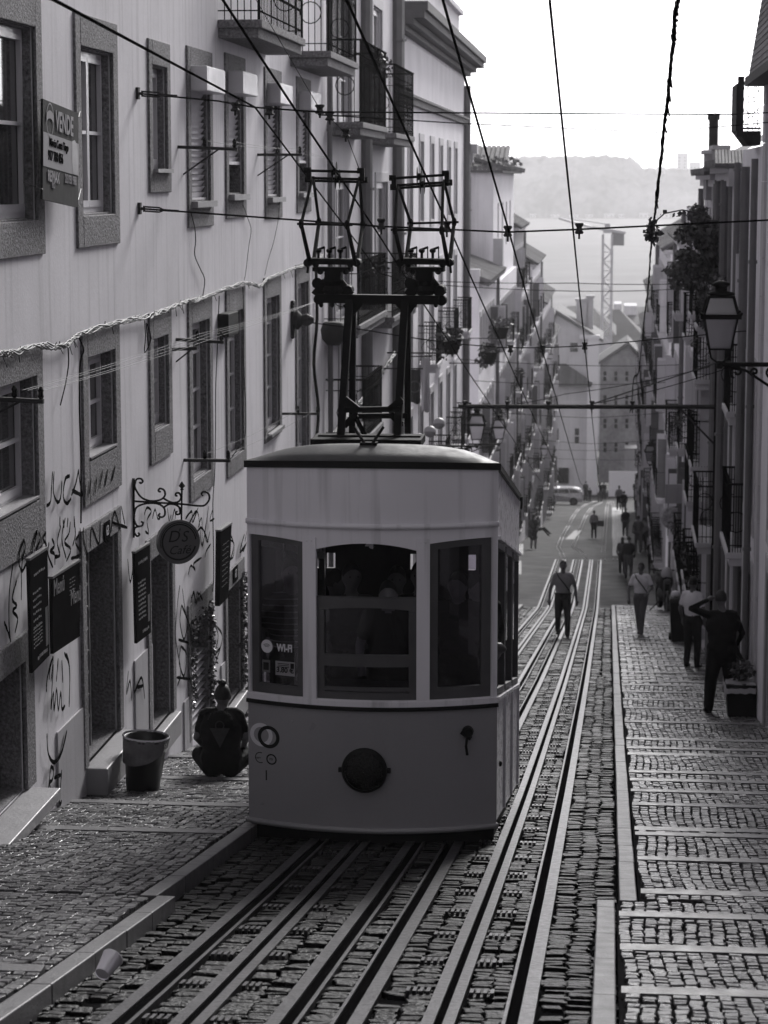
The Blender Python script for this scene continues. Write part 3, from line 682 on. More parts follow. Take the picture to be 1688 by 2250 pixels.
def ribbon(mb, P, w, d=.0045, X=XL):
    Q = [aX(u, v, X) for u, v in P]; S = []
    for i in range(len(Q) - 1):          # smooth
        for k in range(5):
            t = k / 5; p0 = Q[max(i - 1, 0)]; p1 = Q[i]; p2 = Q[i + 1]; p3 = Q[min(i + 2, len(Q) - 1)]
            S.append(.5 * ((2 * p1) + (p2 - p0) * t + (2 * p0 - 5 * p1 + 4 * p2 - p3) * t * t + (3 * p1 - p0 - 3 * p2 + p3) * t ** 3))
    S.append(Q[-1]); vs = []
    for i, p in enumerate(S):
        tt = (S[min(i + 1, len(S) - 1)] - S[max(i - 1, 0)]); tt = tt.normalized() if tt.length > 1e-6 else Vector((0, 1, 0))
        nn = tt.cross(Vector((1, 0, 0))) * (w * .85 * rr.uniform(.75, 1.2) * (.6 if i in (0, len(S) - 1) else 1)); vs += [(X + d, p.y + nn.y, p.z + nn.z), (X + d, p.y - nn.y, p.z - nn.z)]
    mb.add(vs, [(2 * i, 2 * i + 1, 2 * i + 3, 2 * i + 2) for i in range(len(S) - 1)])
tagsets = {}
for k, (P, w) in enumerate(STRK):
    if any(o[0] + .05 < q.y < o[1] - .05 and o[2] < q.z < o[3] - .03 for o in allops for q in [aX(u, v, XL) for u, v in P]): continue
    c = aX(sum(p[0] for p in P) / len(P), sum(p[1] for p in P) / len(P), XL); key = (int(c.y / 1.6), int(c.z / .7)); tagsets.setdefault(key, []).append((P, w, k))
for key, L_ in tagsets.items():
    gr = MB()
    for P, w, k in L_: ribbon(gr, P, w, .034 + .0004 * (k % 7))
    gr.ob('graffiti', M_PAINT, A)
# house number plates over the doors
def plate(u0, u1, v0, v1, s, d=.034):
    a, b = aX(u0, v0, XL), aX(u1, v1, XL); q = FB(XL, 1); q.box(a.y, b.y, b.z, a.z, d, d + .01); q.mb.cm = 1
    text_on(q.mb, s, q.p((a.y + b.y) / 2, (a.z + b.z) / 2, d + .012), (0, 1, 0), (0, 0, 1), (a.z - b.z) * .75, sx=.9)
    return q.mb.ob('number_plate', [M_SLATE, M_LETTER], A)
plate(220, 233, 1150, 1182, '63'); plate(506, 516, 1250, 1272, '67')
# ------------------------------------------------------------------ the funicular car
TC, TW, TY, BOW = -1.95, 1.02, 19.6, .27
TL, TK = 5.0, .185
def fr(t, z, d=0.0):          # point on the bowed front; d = outward
    y = TY - BOW * (1 - t * t); nx, ny = 2 * BOW * t / TW * 1.0, -1.0
    l = math.hypot(nx, ny); return Vector((TC + TW * t + nx / l * d, y + ny / l * d, z))
def fz(u, v):                 # height and t of a pixel on the front
    Y = TY
    for _ in range(8):
        p = aY(u, v, Y); t = (p.x - TC) / TW; Y = TY - BOW * (1 - min(1, t * t))
    return t, p.z
def ft(u): return fz(u, 1400)[0]
def zl(v): return fz(546, v)[1]
M_TY = mat('tram_body_light', .80, .38, var=.10, scale=1.5, streak=.32, coat=.15)
M_TB = mat('tram_apron_paint', .29, .35, var=.08, scale=1.5, speck=.03, streak=.02, coat=.3)
M_TR = mat('tram_roof_canvas', .045, .6, var=.22, scale=3, speck=.08, streak=.03, bump=.1)
M_TWOOD = mat('tram_varnished_wood', .075, .4, var=.3, scale=5, bump=.1, bscale=50)
M_TBLK = mat('tram_black', .008, .6, var=.2, spec=.2)
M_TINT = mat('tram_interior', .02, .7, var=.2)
M_TSIDE = mat('tram_side_aluminium', .72, .3, var=.12, scale=4)
TR = thing('funicular_car', 'pale and dark funicular tram car seen head on, climbing the street with two pantographs up', 'tram', (TC, TY, GZ(TY)))
def strip(mb, t0, t1, zlo, zhi, d0=0.0, d1=.04, n=None):
    n = n or max(2, int(abs(t1 - t0) * 14)); f = lambda q, t: q(t) if callable(q) else q
    vs = []
    for i in range(n + 1):
        t = t0 + (t1 - t0) * i / n; a, b = f(zlo, t), f(zhi, t)
        vs += [fr(t, a, d0), fr(t, b, d0), fr(t, b, d1), fr(t, a, d1)]
    fs = []
    for i in range(n):
        o = 4 * i; fs += [(o, o + 1, o + 5, o + 4), (o + 1, o + 2, o + 6, o + 5), (o + 2, o + 3, o + 7, o + 6), (o + 3, o, o + 4, o + 7)]
    fs += [(0, 3, 2, 1), (4 * n, 4 * n + 1, 4 * n + 2, 4 * n + 3)]
    mb.add(vs, fs)
z_eave, z_m1, z_w, z_s, z_belt, z_lip, z_sk = zl(1022), zl(1142), zl(1172), zl(1517), zl(1536), zl(1797), zl(1846)
tA, tB, tC_, tD, tE, tF = ft(556), ft(672), ft(698), ft(915), ft(941), ft(1077)
zhead = z_w - .02
def arch(t0, t1, rise, base): return lambda t: base + rise * (1 - ((2 * t - t0 - t1) / (t1 - t0)) ** 2)
aL = lambda t: z_w - .03 + .035 * (1 - ((t - tA) / (tB - tA)) ** 2)
aM = arch(tC_, tD, .06, z_w - .085)
aR = lambda t: z_w - .03 + .035 * (1 - ((tF - t) / (tF - tE)) ** 2)
b = MB()
strip(b, -1, 1, z_m1, lambda t: z_eave + .035 * (1 - t * t))                                   # letterboard
strip(b, -1, tA, z_belt, z_m1); strip(b, tF, 1, z_belt, z_m1)
strip(b, tA, tB, aL, z_m1); strip(b, tC_, tD, aM, z_m1); strip(b, tE, tF, aR, z_m1)
strip(b, tA, tF, z_belt, z_s); strip(b, tB, tC_, z_s, z_m1); strip(b, tD, tE, z_s, z_m1)
b.ob('front_panel', M_TY, TR)
b = MB(); strip(b, -1.0, 1.0, z_m1 - .022, z_m1 + .022, .038, .062, 30); b.ob('moulding', M_TY, TR, smooth=True)
for t0, t1 in ((tB, tC_), (tD, tE)):
    b = MB(); strip(b, t0 - .004, t1 + .004, z_s - .06, z_m1 - .10, .038, .052, 2)
    for zz in (z_s - .03, z_m1 - .13):
        for tt in (t0 + .03, t1 - .03): b.ell(fr(tt, zz, .052), (.009, .007, .009), 8, 5)
    b.ob('pillar', M_TY, TR)
b = MB(); strip(b, -1, 1, z_s - .075, z_s - .005, .04, .058, 30); b.ob('window_sill', M_TY, TR)
b = MB(); strip(b, -1.003, 1.003, z_belt - .012, z_belt + .022, .042, .066, 30); b.ob('belt_rail', M_TBLK, TR)
b = MB(); strip(b, -1, 1, z_lip, z_belt - .012, 0, .045, 30); b.ob('apron', M_TB, TR)
b = MB(); strip(b, -1.005, 1.005, z_lip - .018, z_lip + .022, .03, .075, 30); b.ob('moulding', M_TB, TR, smooth=True)
b = MB(); strip(b, -.99, .99, z_sk - .085, z_lip - .018, -.05, .02, 30); b.ob('skirt_and_shade', M_TBLK, TR)  # black skirt drawn down to the road, standing in for shade too
# sashes
def sash(t0, t1, top, zb, w, name='window_frame', mid=None, openings=True):
    b = MB(); dw = w / TW
    strip(b, t0, t0 + dw, zb, top, -.03, .012, 3); strip(b, t1 - dw, t1, zb, top, -.03, .012, 3)
    strip(b, t0 + dw, t1 - dw, zb, zb + w * 1.3, -.03, .012); 
    if openings: strip(b, t0 + dw, t1 - dw, lambda t: (top(t) if callable(top) else top) - w * .8, top, -.03, .012)
    if mid:
        for a, c in mid: strip(b, t0 + dw, t1 - dw, a, c, -.028, .014)
    return b.ob(name, M_TWOOD, TR)
s1 = sash(tA, tB, aL, z_s, .062)
zr1, zr2 = zl(1296), zl(1321); zr3, zr4 = zl(1420), zl(1446)
dw = .06 / TW
b = MB(); strip(b, tC_, tC_ + dw, z_s, zr2 - .02, -.03, .012, 3); strip(b, tD - dw, tD, z_s, zr2 - .02, -.03, .012, 3)
strip(b, tC_, tD, arch(tC_, tD, .03, zr2 - .02), zr1, -.03, .014); strip(b, tC_ + dw, tD - dw, zr4, zr3, -.03, .012)
strip(b, tC_ + dw, tD - dw, z_s, z_s + .06, -.03, .012); strip(b, tC_ + dw, tD - dw, z_s + .07, z_s + .10, -.03, .008)
s2 = b.ob('window_frame', M_TWOOD, TR)
s3 = sash(tE, tF, aR, z_s, .075)
for s_, t0, t1, a, c in ((s1, tA, tB, z_s, aL), (s2, tC_, tD, z_s, zr1), (s3, tE, tF, z_s, aR)):
    b = MB(); strip(b, t0 + .02, t1 - .02, a + .01, lambda t: (c(t) if callable(c) else c) - .01, -.012, -.008); b.ob('pane', M_GLASS, s_)
# wifi sticker and fare notice on the left pane
b = MB(); t_, z_ = fz(586, 1420); c = fr(t_, z_, .0); pts = [fr(t_ + .033 / 1.02 * .38 * 1.0 * math.cos(a) * 1.25, z_ + .062 * math.sin(a), -.004) for a in np.linspace(0, 2 * math.pi, 25)[:-1]]
b.add([fr(t_, z_, -.004)] + [fr(t_ + .05 * math.cos(a), z_ + .056 * math.sin(a), -.004) for a in np.linspace(0, 2 * math.pi, 25)[:-1]], [(0, 1 + i, 1 + (i + 1) % 24) for i in range(24)])
b.cm = 1
for r_ in (.012, .022, .032):
    for s in np.linspace(.8, 2.35, 7)[:-1]:
        s2_ = s + .26; P = lambda r, a: fr(t_ + r * math.cos(a), z_ - .022 + r * 1.05 * math.sin(a), -.0025)
        b.quad(P(r_ * 1.0 + .006, s), P(r_ + .010, s), P(r_ + .010, s2_), P(r_ + .006, s2_))
b.cm = 0; t2_, z2_ = fz(625, 1425); X_ = (fr(t2_ + .05, z2_) - fr(t2_ - .05, z2_)).normalized()
text_on(b, 'WI-FI', fr(t2_, z2_, -.005), X_, (0, 0, 1), .086, bold=.003, sx=.72)
b.ob('wifi_sticker', [M_LETTER, M_TBLK], s1)
b = MB(); (ta, za), (tb, zb) = fz(605, 1452), fz(648, 1487)
strip(b, ta, tb, zb, za, -.006, -.003); b.cm = 1; X_ = (fr(tb, za) - fr(ta, za)).normalized(); n_ = X_.cross(Vector((0, 0, 1)))
text_on(b, '3.80 €', fr((ta + tb) / 2, zb + .045, -.002), X_, (0, 0, 1), .062, bold=.0015)
for k in range(3): strip(b, ta + .02, tb - .05, za - .022 - k * .014, za - .016 - k * .014, -.003, -.0015)
strip(b, tb - .038, tb - .008, za - .05, za - .01, -.003, -.0018)
b.ob('fare_notice', [mat('notice_paper', .30, .6, var=.03), M_TBLK], s1)
b = MB(); (ta, za), (tb, zb) = fz(576, 1449), fz(593, 1478); strip(b, ta, tb, zb, za, -.006, -.003); b.cm = 1; strip(b, ta + .01, tb - .01, zb + .02, za - .02, -.003, -.0015); b.ob('fare_notice', [mat('notice_grey', .12, .5), M_TBLK], s1)
# operator's marks on the apron
def ring(mb, u, v, r0, r1, d, n=32, a0=0, a1=2 * math.pi, sq=1.0):
    t, z = fz(u, v); A_ = np.linspace(a0, a1, n + 1)
    for a, c in zip(A_, A_[1:]):
        P = lambda r, x: fr(t + r * sq / TW * math.cos(x), z + r * math.sin(x), d); mb.quad(P(r0, a), P(r1, a), P(r1, c), P(r0, c))
b = MB(); ring(b, 581, 1612, .066, .100, .0465); b.ob('operator_logo', mat('logo_grey', .7, .5, var=.03), TR)
b = MB(); ring(b, 597, 1617, .066, .096, .0475); b.ob('operator_logo', M_TBLK, TR)
b = MB(); ring(b, 579, 1662, .040, .047, .0465, a0=1.2, a1=5.2); ring(b, 603, 1666, .034, .046, .0465)
for u, v, s in ((577, 1662, 'carris'), (603, 1666, '700')): t, z = fz(u, v); text_on(b, s, fr(t, z, .047), (1, -.1, 0), (0, 0, 1), .028)
b.ob('operator_logo', M_TBLK, TR)
b = MB(); t, z = fz(592, 1702); text_on(b, '1', fr(t, z, .047), Vector((1, -.12, 0)).normalized(), (0, 0, 1), .125, sx=.8); b.ob('car_number', M_TBLK, TR)
# headlamp
t, z = fz(803, 1688); c = fr(t, z, .045); b = MB()
b.lathe([(.183, 0), (.190, -.03), (.178, -.06), (.160, -.066)], c, 36, 'y', cap=False)
hl = b.ob('headlamp', M_TBLK, TR, smooth=True)
b = MB(); b.lathe([(.162, -.045), (.12, -.078), (.06, -.096), (.002, -.102)], c, 30, 'y', cap=False); b.ob('lens', mat('lamp_lens', .010, .3, var=.8, scale=25, bump=.8, bscale=60, spec=.25), hl, smooth=True)
b = MB(); [b.box(c.x + s * .195 - .02, c.x + s * .195 + .02, c.y - .04, c.y, c.z - .018, c.z + .018) for s in (-1, 1)]; b.ob('clamp', M_TBLK, hl)
# coupling socket
t, z = fz(1024, 1612); c = fr(t, z, .045); b = MB(); b.lathe([(.05, 0), (.045, -.05), (.03, -.07)], c + Vector((0, 0, .03)), 14, 'y'); b.beam(c + Vector((-.05, -.03, .03)), c + Vector((.03, -.05, -.02)), .03)
b.tube([c + Vector((0, -.05, 0)), c + Vector((-.01, -.06, -.08)), c + Vector((0, -.04, -.16))], .012); b.ob('socket', M_TBLK, TR)
b = MB()
for u, v in ((598, 1575), (648, 1555), (648, 1583)):
    t, z = fz(u, v); b.ell(fr(t, z, .045), (.012, .01, .012), 8, 5)
b.ob('rivet', M_TB, TR)
# sides
def so_(y): return -(y - TY) * TK
for sgn in (1, -1):
    X = TC + sgn * TW
    def hx(mb, ya, yb, za, zb, d0, d1, slope=True):
        o1, o2 = (so_(ya), so_(yb)) if slope else (so_((ya + yb) / 2),) * 2
        x0, x1 = X + sgn * d0, X + sgn * d1
        mb.hexa([(x0, ya, za + o1), (x1, ya, za + o1), (x1, yb, za + o2), (x0, yb, za + o2), (x0, ya, zb + o1), (x1, ya, zb + o1), (x1, yb, zb + o2), (x0, yb, zb + o2)])
    b = MB(); hx(b, TY, TY + TL, z_w - .02, z_eave, -.04, .0); hx(b, TY, TY + TL, z_lip, z_s - .02, -.04, 0)
    ends = [TY + .0, TY + .22] ; comp = [(TY + .22 + i * 1.58, TY + .22 + i * 1.58 + 1.42) for i in range(3)]
    hx(b, TY, TY + .22, z_s - .02, z_w - .02, -.04, 0); 
    for i, (a, c) in enumerate(comp): hx(b, c, (comp[i + 1][0] if i < 2 else TY + TL), z_s - .02, z_w - .02, -.04, 0)
    sp = b.ob('side_panel', M_TSIDE, TR)
    for i, (a, c) in enumerate(comp):
        b = MB(); w_ = .05
        hx(b, a, a + w_, z_s, z_w - .02, -.05, .006); hx(b, c - w_, c, z_s, z_w - .02, -.05, .006); hx(b, a + w_, c - w_, z_s, z_s + .05, -.05, .008); hx(b, a + w_, c - w_, z_w - .08, z_w - .02, -.05, .008)
        f_ = b.ob('window_frame', M_TWOOD, TR)
        b = MB(); hx(b, a + w_, c - w_, z_s + .45, z_w - .08, -.02, -.015)
        if sgn < 0 or i > 0: b.ob('pane', M_GLASS, f_)
        b = MB()       # bright weather strip over and under each window
        hx(b, a - .02, c + .02, z_w - .015, z_w + .012, .0, .035); hx(b, a - .02, c + .02, z_s - .05, z_s - .02, .0, .03)
        b.ob('drip_rail', M_TSIDE, TR)
        b = MB(); hx(b, c + .03, c + .08, z_lip + .01, z_s - .06, 0, .022); b.ob('moulding', M_TSIDE, TR)
    b = MB(); hx(b, TY + .05, TY + TL, z_sk - .05, z_lip, -.08, -.02); b.ob('skirt_and_shade', M_TBLK, TR)
    b = MB(); hx(b, TY - .02, TY + .1, z_lip, z_eave, .0, .012); b.ob('corner_post', M_TY, TR)
# rear wall with windows, floor and seats
YR = TY + TL; o = so_(YR); b = MB()
for x0, x1, z0, z1 in ((-1.02, 1.02, z_w, z_eave), (-1.02, 1.02, z_lip, z_w - .16), (-.88, -.1, z_w - .16, z_w), (-.02, .5, z_w - .16, z_w), (.58, 1.02, z_w - .16, z_w), (-1.02, -.97, z_w - .16, z_w)):
    b.box(TC + x0, TC + x1, YR - .05, YR, z0 + o, z1 + o)
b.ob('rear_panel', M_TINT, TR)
b = MB(); zf = z_lip + .12
for i in range(4):
    ya = TY + .02 + i * 1.25; b.box(TC - .97, TC + .97, ya, ya + 1.25, zf + so_(ya + .6) - .3, zf + so_(ya + .6))
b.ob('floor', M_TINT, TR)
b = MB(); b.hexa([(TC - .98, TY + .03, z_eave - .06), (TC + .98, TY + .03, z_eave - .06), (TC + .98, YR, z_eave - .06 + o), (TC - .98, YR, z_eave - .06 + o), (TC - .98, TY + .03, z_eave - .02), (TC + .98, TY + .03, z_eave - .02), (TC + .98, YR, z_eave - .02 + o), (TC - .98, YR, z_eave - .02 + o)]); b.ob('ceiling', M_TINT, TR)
b = MB(); b.box(TC - .8, TC + .8, TY + .1, TY + 3.5, z_sk - .0, z_lip - .02)
for x in (-.42, .38):
    for y in (TY + .7, TY + 2.6): b.lathe([(.26, -.05), (.3, -.04), (.3, .04), (.26, .05)], (TC + x, y, GZ(y) + .33), 18, 'x')
b.ob('underframe_light_block', M_TBLK, TR)  # underframe and wheels added to block light beneath the car
b = MB(); b.box(TC - .45, TC + .35, TY + .12, TY + .4, zf + .3, z_s + .03); b.ob('driver_console', M_TINT, TR)
# roof: domed, hipped at the front
def roof(i, j):
    s = -1.02 + 2.04 * i; q = j
    dist = q * 1.1 if q < .5 else .55 + (q - .5) * 2 * (TL - .5)
    yb = TY - BOW * (1 - min(1, s * s)) - .06 + dist
    rise = (1 - abs(s / 1.02) ** 4.5) * .15 * min(1, (dist / .55)) ** .55
    return (TC + TW * s, yb, z_eave + .047 + .035 * (1 - min(1, s * s)) * (1 if dist < .3 else .3) + rise + so_(max(yb, TY)))
b = MB(); b.grid(roof, 28, 26); rf = b.ob('roof', M_TR, TR, smooth=True)
b = MB(); strip(b, -1.01, 1.01, lambda t: z_eave - .012 + .035 * (1 - t * t), lambda t: z_eave + .045 + .035 * (1 - t * t), -.01, .062, 30)
for sgn in (-1, 1):
    X = TC + sgn * TW; b.hexa([(X, TY, z_eave - .01), (X + sgn * .03, TY, z_eave - .01), (X + sgn * .03, YR, z_eave - .01 + o), (X, YR, z_eave - .01 + o), (X, TY, z_eave + .045), (X + sgn * .03, TY, z_eave + .045), (X + sgn * .03, YR, z_eave + .045 + o), (X, YR, z_eave + .045 + o)])
b.ob('gutter', M_TBLK, rf)
# mast
MY = 20.35
def mp_(u, v, Y=MY): return aY(u, v, Y)
b = MB(); p, q = mp_(690, 966), mp_(930, 968); b.beam(p, q, .5, .06); b.beam(mp_(700, 961), mp_(925, 963), .08, .05)
ms = b.ob('mast_base', M_IRON, TR)
b = MB()
b.beam(mp_(749, 962), mp_(768, 660, MY + .55), .062); b.beam(mp_(873, 962), mp_(890, 660, MY + .55), .062)
b.beam(mp_(774, 962, MY + .9), mp_(776, 660, MY + .7), .055); b.beam(mp_(896, 962, MY + .9), mp_(896, 660, MY + .7), .055)
b.beam(mp_(757, 900, MY + .1), mp_(878, 899, MY + .1), .06, .045); b.beam(mp_(774, 914, MY + .85), mp_(897, 913, MY + .85), .06, .045)
for u, s in ((760, 1), (882, -1)):
    for Y, v in ((MY + .1, 898), (MY + .12, 903)): b.beam(mp_(u - 2 * s, v - 22, Y), mp_(u + 28 * s, v + 2, Y), .05, .05); b.beam(mp_(u - 2 * s, v + 34, Y), mp_(u + 24 * s, v + 8, Y), .04, .04)
for u, s in ((772, 1), (896, -1)): b.beam(mp_(u, 690, MY + .62), mp_(u + 22 * s, 664, MY + .62), .05, .05); b.beam(mp_(u, 690, MY + .62), mp_(u - 14 * s, 668, MY + .62), .04, .04)
b.beam(mp_(776, 905, MY + .1), mp_(806, 965, MY + .2), .03)
b.ob('mast', M_IRON, TR)
b = MB(); Yb = MY + .6
b.beam(mp_(700, 655, Yb), mp_(966, 659, Yb), .16, .075); b.lathe([(.045, 0), (.045, .12)], mp_(971, 660, Yb) - Vector((0, .06, 0)), 12, 'y'); b.lathe([(.045, 0), (.045, .12)], mp_(702, 657, Yb) - Vector((0, .06, 0)), 12, 'y')
for u in (706, 730, 912, 958): b.ell(mp_(u, 669, Yb - .05), (.02, .02, .028), 8, 5)
b.ob('crossbeam', M_IRON, TR)
def panto(u0, kn, top, Yp, name_extra, sl):
    """u0 = centre of the base; kn = near/far knee pixels, top = two head pixels"""
    b = MB(); W = lambda u, v, dy=0: aY(u, v, Yp + dy)
    c = u0
    b.beam(W(c - 17, 640), W(c - 10, 612), .05); b.beam(W(c - 38, 650), W(c - 14, 620), .05, .09); b.beam(W(c + 38, 650), W(c + 12, 620), .05, .09)
    b.lathe([(.065, 0), (.095, .04), (.075, .08), (.09, .12), (.07, .17), (.06, .24)], W(c, 648), 14); b.box(*sum(([W(c - 18, 0).x, W(c + 18, 0).x], [Yp - .1, Yp + .1], [W(c, 615).z, W(c, 590).z]), []))
    b.lathe([(.05, -.05), (.035, .05)], W(c - 33, 622), 10, 'y'); b.lathe([(.04, -.05), (.05, .05)], W(c + 33, 637), 10, 'y')
    base = b.ob('pantograph', M_IRON, TR)
    b = MB(); b.beam(W(c - 42, 591), W(c + 42, 592), .22, .035); b.beam(W(c - 55, 573), W(c + 55, 575), .26, .05)
    for k in (-38, -28, 28, 38): b.ell(W(c + k, 596 if abs(k) < 30 else 581, -.1), (.03, .03, .03), 8, 5)
    for k in (-54, 54): b.lathe([(.035, -.09), (.035, .09)], W(c + k, 577), 10, 'y'); b.beam(W(c + k, 577, .03), W(c + k + 2 * (1 if k > 0 else -1), 600, .03), .02)
    for k in (-32, -8, 16):
        b.lathe([(.012, 0), (.012, .07)], W(c + k, 572), 6); b.ell(W(c + k, 551), (.028, .05, .022), 10, 6); b.beam(W(c + k, 548), W(c + k + 14, 543), .03, .02)
        b.tube([W(c + k + 13, 570), W(c + k + 13, 543)], .005, 4)
    b.ob('base_frame', M_IRON, base)
    (nl, nr), (fl, fr_) = kn; (tl, tr) = top
    b = MB()
    for bx, k_, tp in ((-52, nl, tl), (48, nr, tr)):
        b.tube([W(c + bx, 572, -.12), W(*k_, -.5)], [.020, .016], 6); b.tube([W(*k_, -.5), W(*tp, -.06)], [.014, .013], 6); b.ell(W(*k_, -.5), (.024, .024, .045), 8, 6)
    for bx, k_, tp in ((-42, fl, tl), (54, fr_, tr)):
        b.tube([W(c + bx, 572, .12), W(*k_, .6)], [.020, .016], 6); b.tube([W(*k_, .6), W(tp[0] + 3, tp[1], .06)], [.014, .013], 6); b.ell(W(*k_, .6), (.024, .024, .045), 8, 6)
    b.tube([W(nl[0] - 9, nl[1], -.5), W(nr[0] + 12, nr[1] + 0, -.5)], .012, 6); b.tube([W(fl[0] - 8, fl[1], .6), W(fr_[0] + 10, fr_[1], .6)], .012, 6)
    b.ob('lift_arm', M_IRON, base)
    b = MB()
    y0 = tl[1] - 22; 
    for dv, dy in ((0, -.1), (16, .0), (22, .1)): b.tube([W(tl[0] - 10, tl[1] - 19 + dv, dy), W(tr[0] + 12, tr[1] - 19 + dv + sl * 0, dy)], .013, 6)
    for x_, v_ in ((tl[0] - 7, tl[1] - 8), (tr[0] + 8, tr[1] - 10)):
        b.beam(W(x_, v_ - 14, -.1), W(x_, v_ + 10, -.1), .04, .05); b.lathe([(.026, -.03), (.026, .03)], W(x_ - 3, v_ - 12, -.1), 10, 'x'); b.lathe([(.028, -.04), (.028, .04)], W(x_ + 2, v_ + 8, .05), 10, 'x')
    for x_, v_ in (((tl[0] + tr[0]) / 2 - 2, (tl[1] + tr[1]) / 2 - 19), ((tl[0] + tr[0]) / 2 + 5, (tl[1] + tr[1]) / 2 - 2)):
        b.lathe([(.085, -.018), (.03, -.012), (.03, .012), (.085, .018)], W(x_, v_, -.05 if v_ < 385 else .06), 16, 'x')
    b.ob('collector_head', M_IRON, base)
panto(732, [((662, 492), (763, 494)), ((701, 488), (797, 494))], [(686, 394), (788, 397)], MY + .6, '', 0)
panto(935, [((868, 505), (971, 506)), ((903, 491), (998, 488))], [(873, 411), (974, 403)], MY + .6, '', 0)
b = MB(); c = mp_(810, 975, TY - .05)
b.box(c.x - .07, c.x + .07, c.y - .02, c.y + .1, c.z - .03, c.z + .01)
for s in (-1, 1): b.tube([c + Vector((s * .03, 0, 0)), mp_(810 + s * 33, 938, TY)], .012, 6)
b.ob('roof_bracket', M_IRON, TR)
b = MB(); c = aX(1146, 1104, -.88); b.tube([c + Vector((0, .06 * math.cos(a), .06 * math.sin(a))) for a in np.linspace(0, 2 * math.pi, 13)[:-1]], .012, 6, closed=True); b.ob('lifting_ring', M_IRON, TR)
# ------------------------------------------------------------------ further buildings
RB = random.Random(33)
M_B = [mat('render_b%d' % i, v, .85, var=.14, scale=1.0, streak=.14, bump=.1, bscale=25, spec=.2) for i, v in enumerate((.74, .62, .80, .44, .74, .30))]
M_TRIM = mat('pale_stone_trim', .48, .8, var=.12, scale=3, streak=.06)
def simplewin(t, X, n, o, shutter=False, stone=True, fine=True):
    w = surround(t, X, n, o, .16, .2, .18, .03, M_TRIM)
    if shutter:
        y0, y1, z0, z1 = o; fb = FB(X, n); z = z0 + (z1 - z0) * RB.choice([.0, .0, .3, .5])
        while z < z1 - .12: fb.mb.hexa([fb.p(y0 + .02, z, -.09), fb.p(y1 - .02, z, -.09), fb.p(y1 - .02, z, -.10), fb.p(y0 + .02, z, -.10), fb.p(y0 + .02, z + .09, -.05), fb.p(y1 - .02, z + .09, -.05), fb.p(y1 - .02, z + .09, -.10), fb.p(y0 + .02, z + .09, -.10)]); z += .1
        fb.mb.ob('roller_shutter', M_OLDWHITE, w)
        q = FB(X, n); q.box(y0 + .021, y1 - .021, z0 + .021, z1 - .021, -.2, -.16); q.mb.ob('pane', M_PANE2, w)
    elif fine: casement(w, X, n, o, trans=(.5,) if o[3] - o[2] < 1.7 else (.3, .6), fw=.06, depth=.08)
    else:
        q = FB(X, n); q.box(o[0] + .021, o[1] - .021, o[2] + .021, o[3] - .021, -.12, -.08); q.mb.ob('pane', M_PANE2, w)
    return w
def downpipe(t, X, n, y, z0, z1, r=.06):
    fb = FB(X, n); fb.mb.tube([fb.p(y, z0, .09), fb.p(y, z1, .09)], r, 8)
    z = z0 + .4
    while z < z1: fb.mb.lathe([(r * 1.3, 0), (r * 1.3, .05)], fb.p(y, z, .09), 8); z += 2.1
    fb.mb.ob('downpipe', mat('zinc_pipe', .13, .5, var=.2, streak=.1), t)
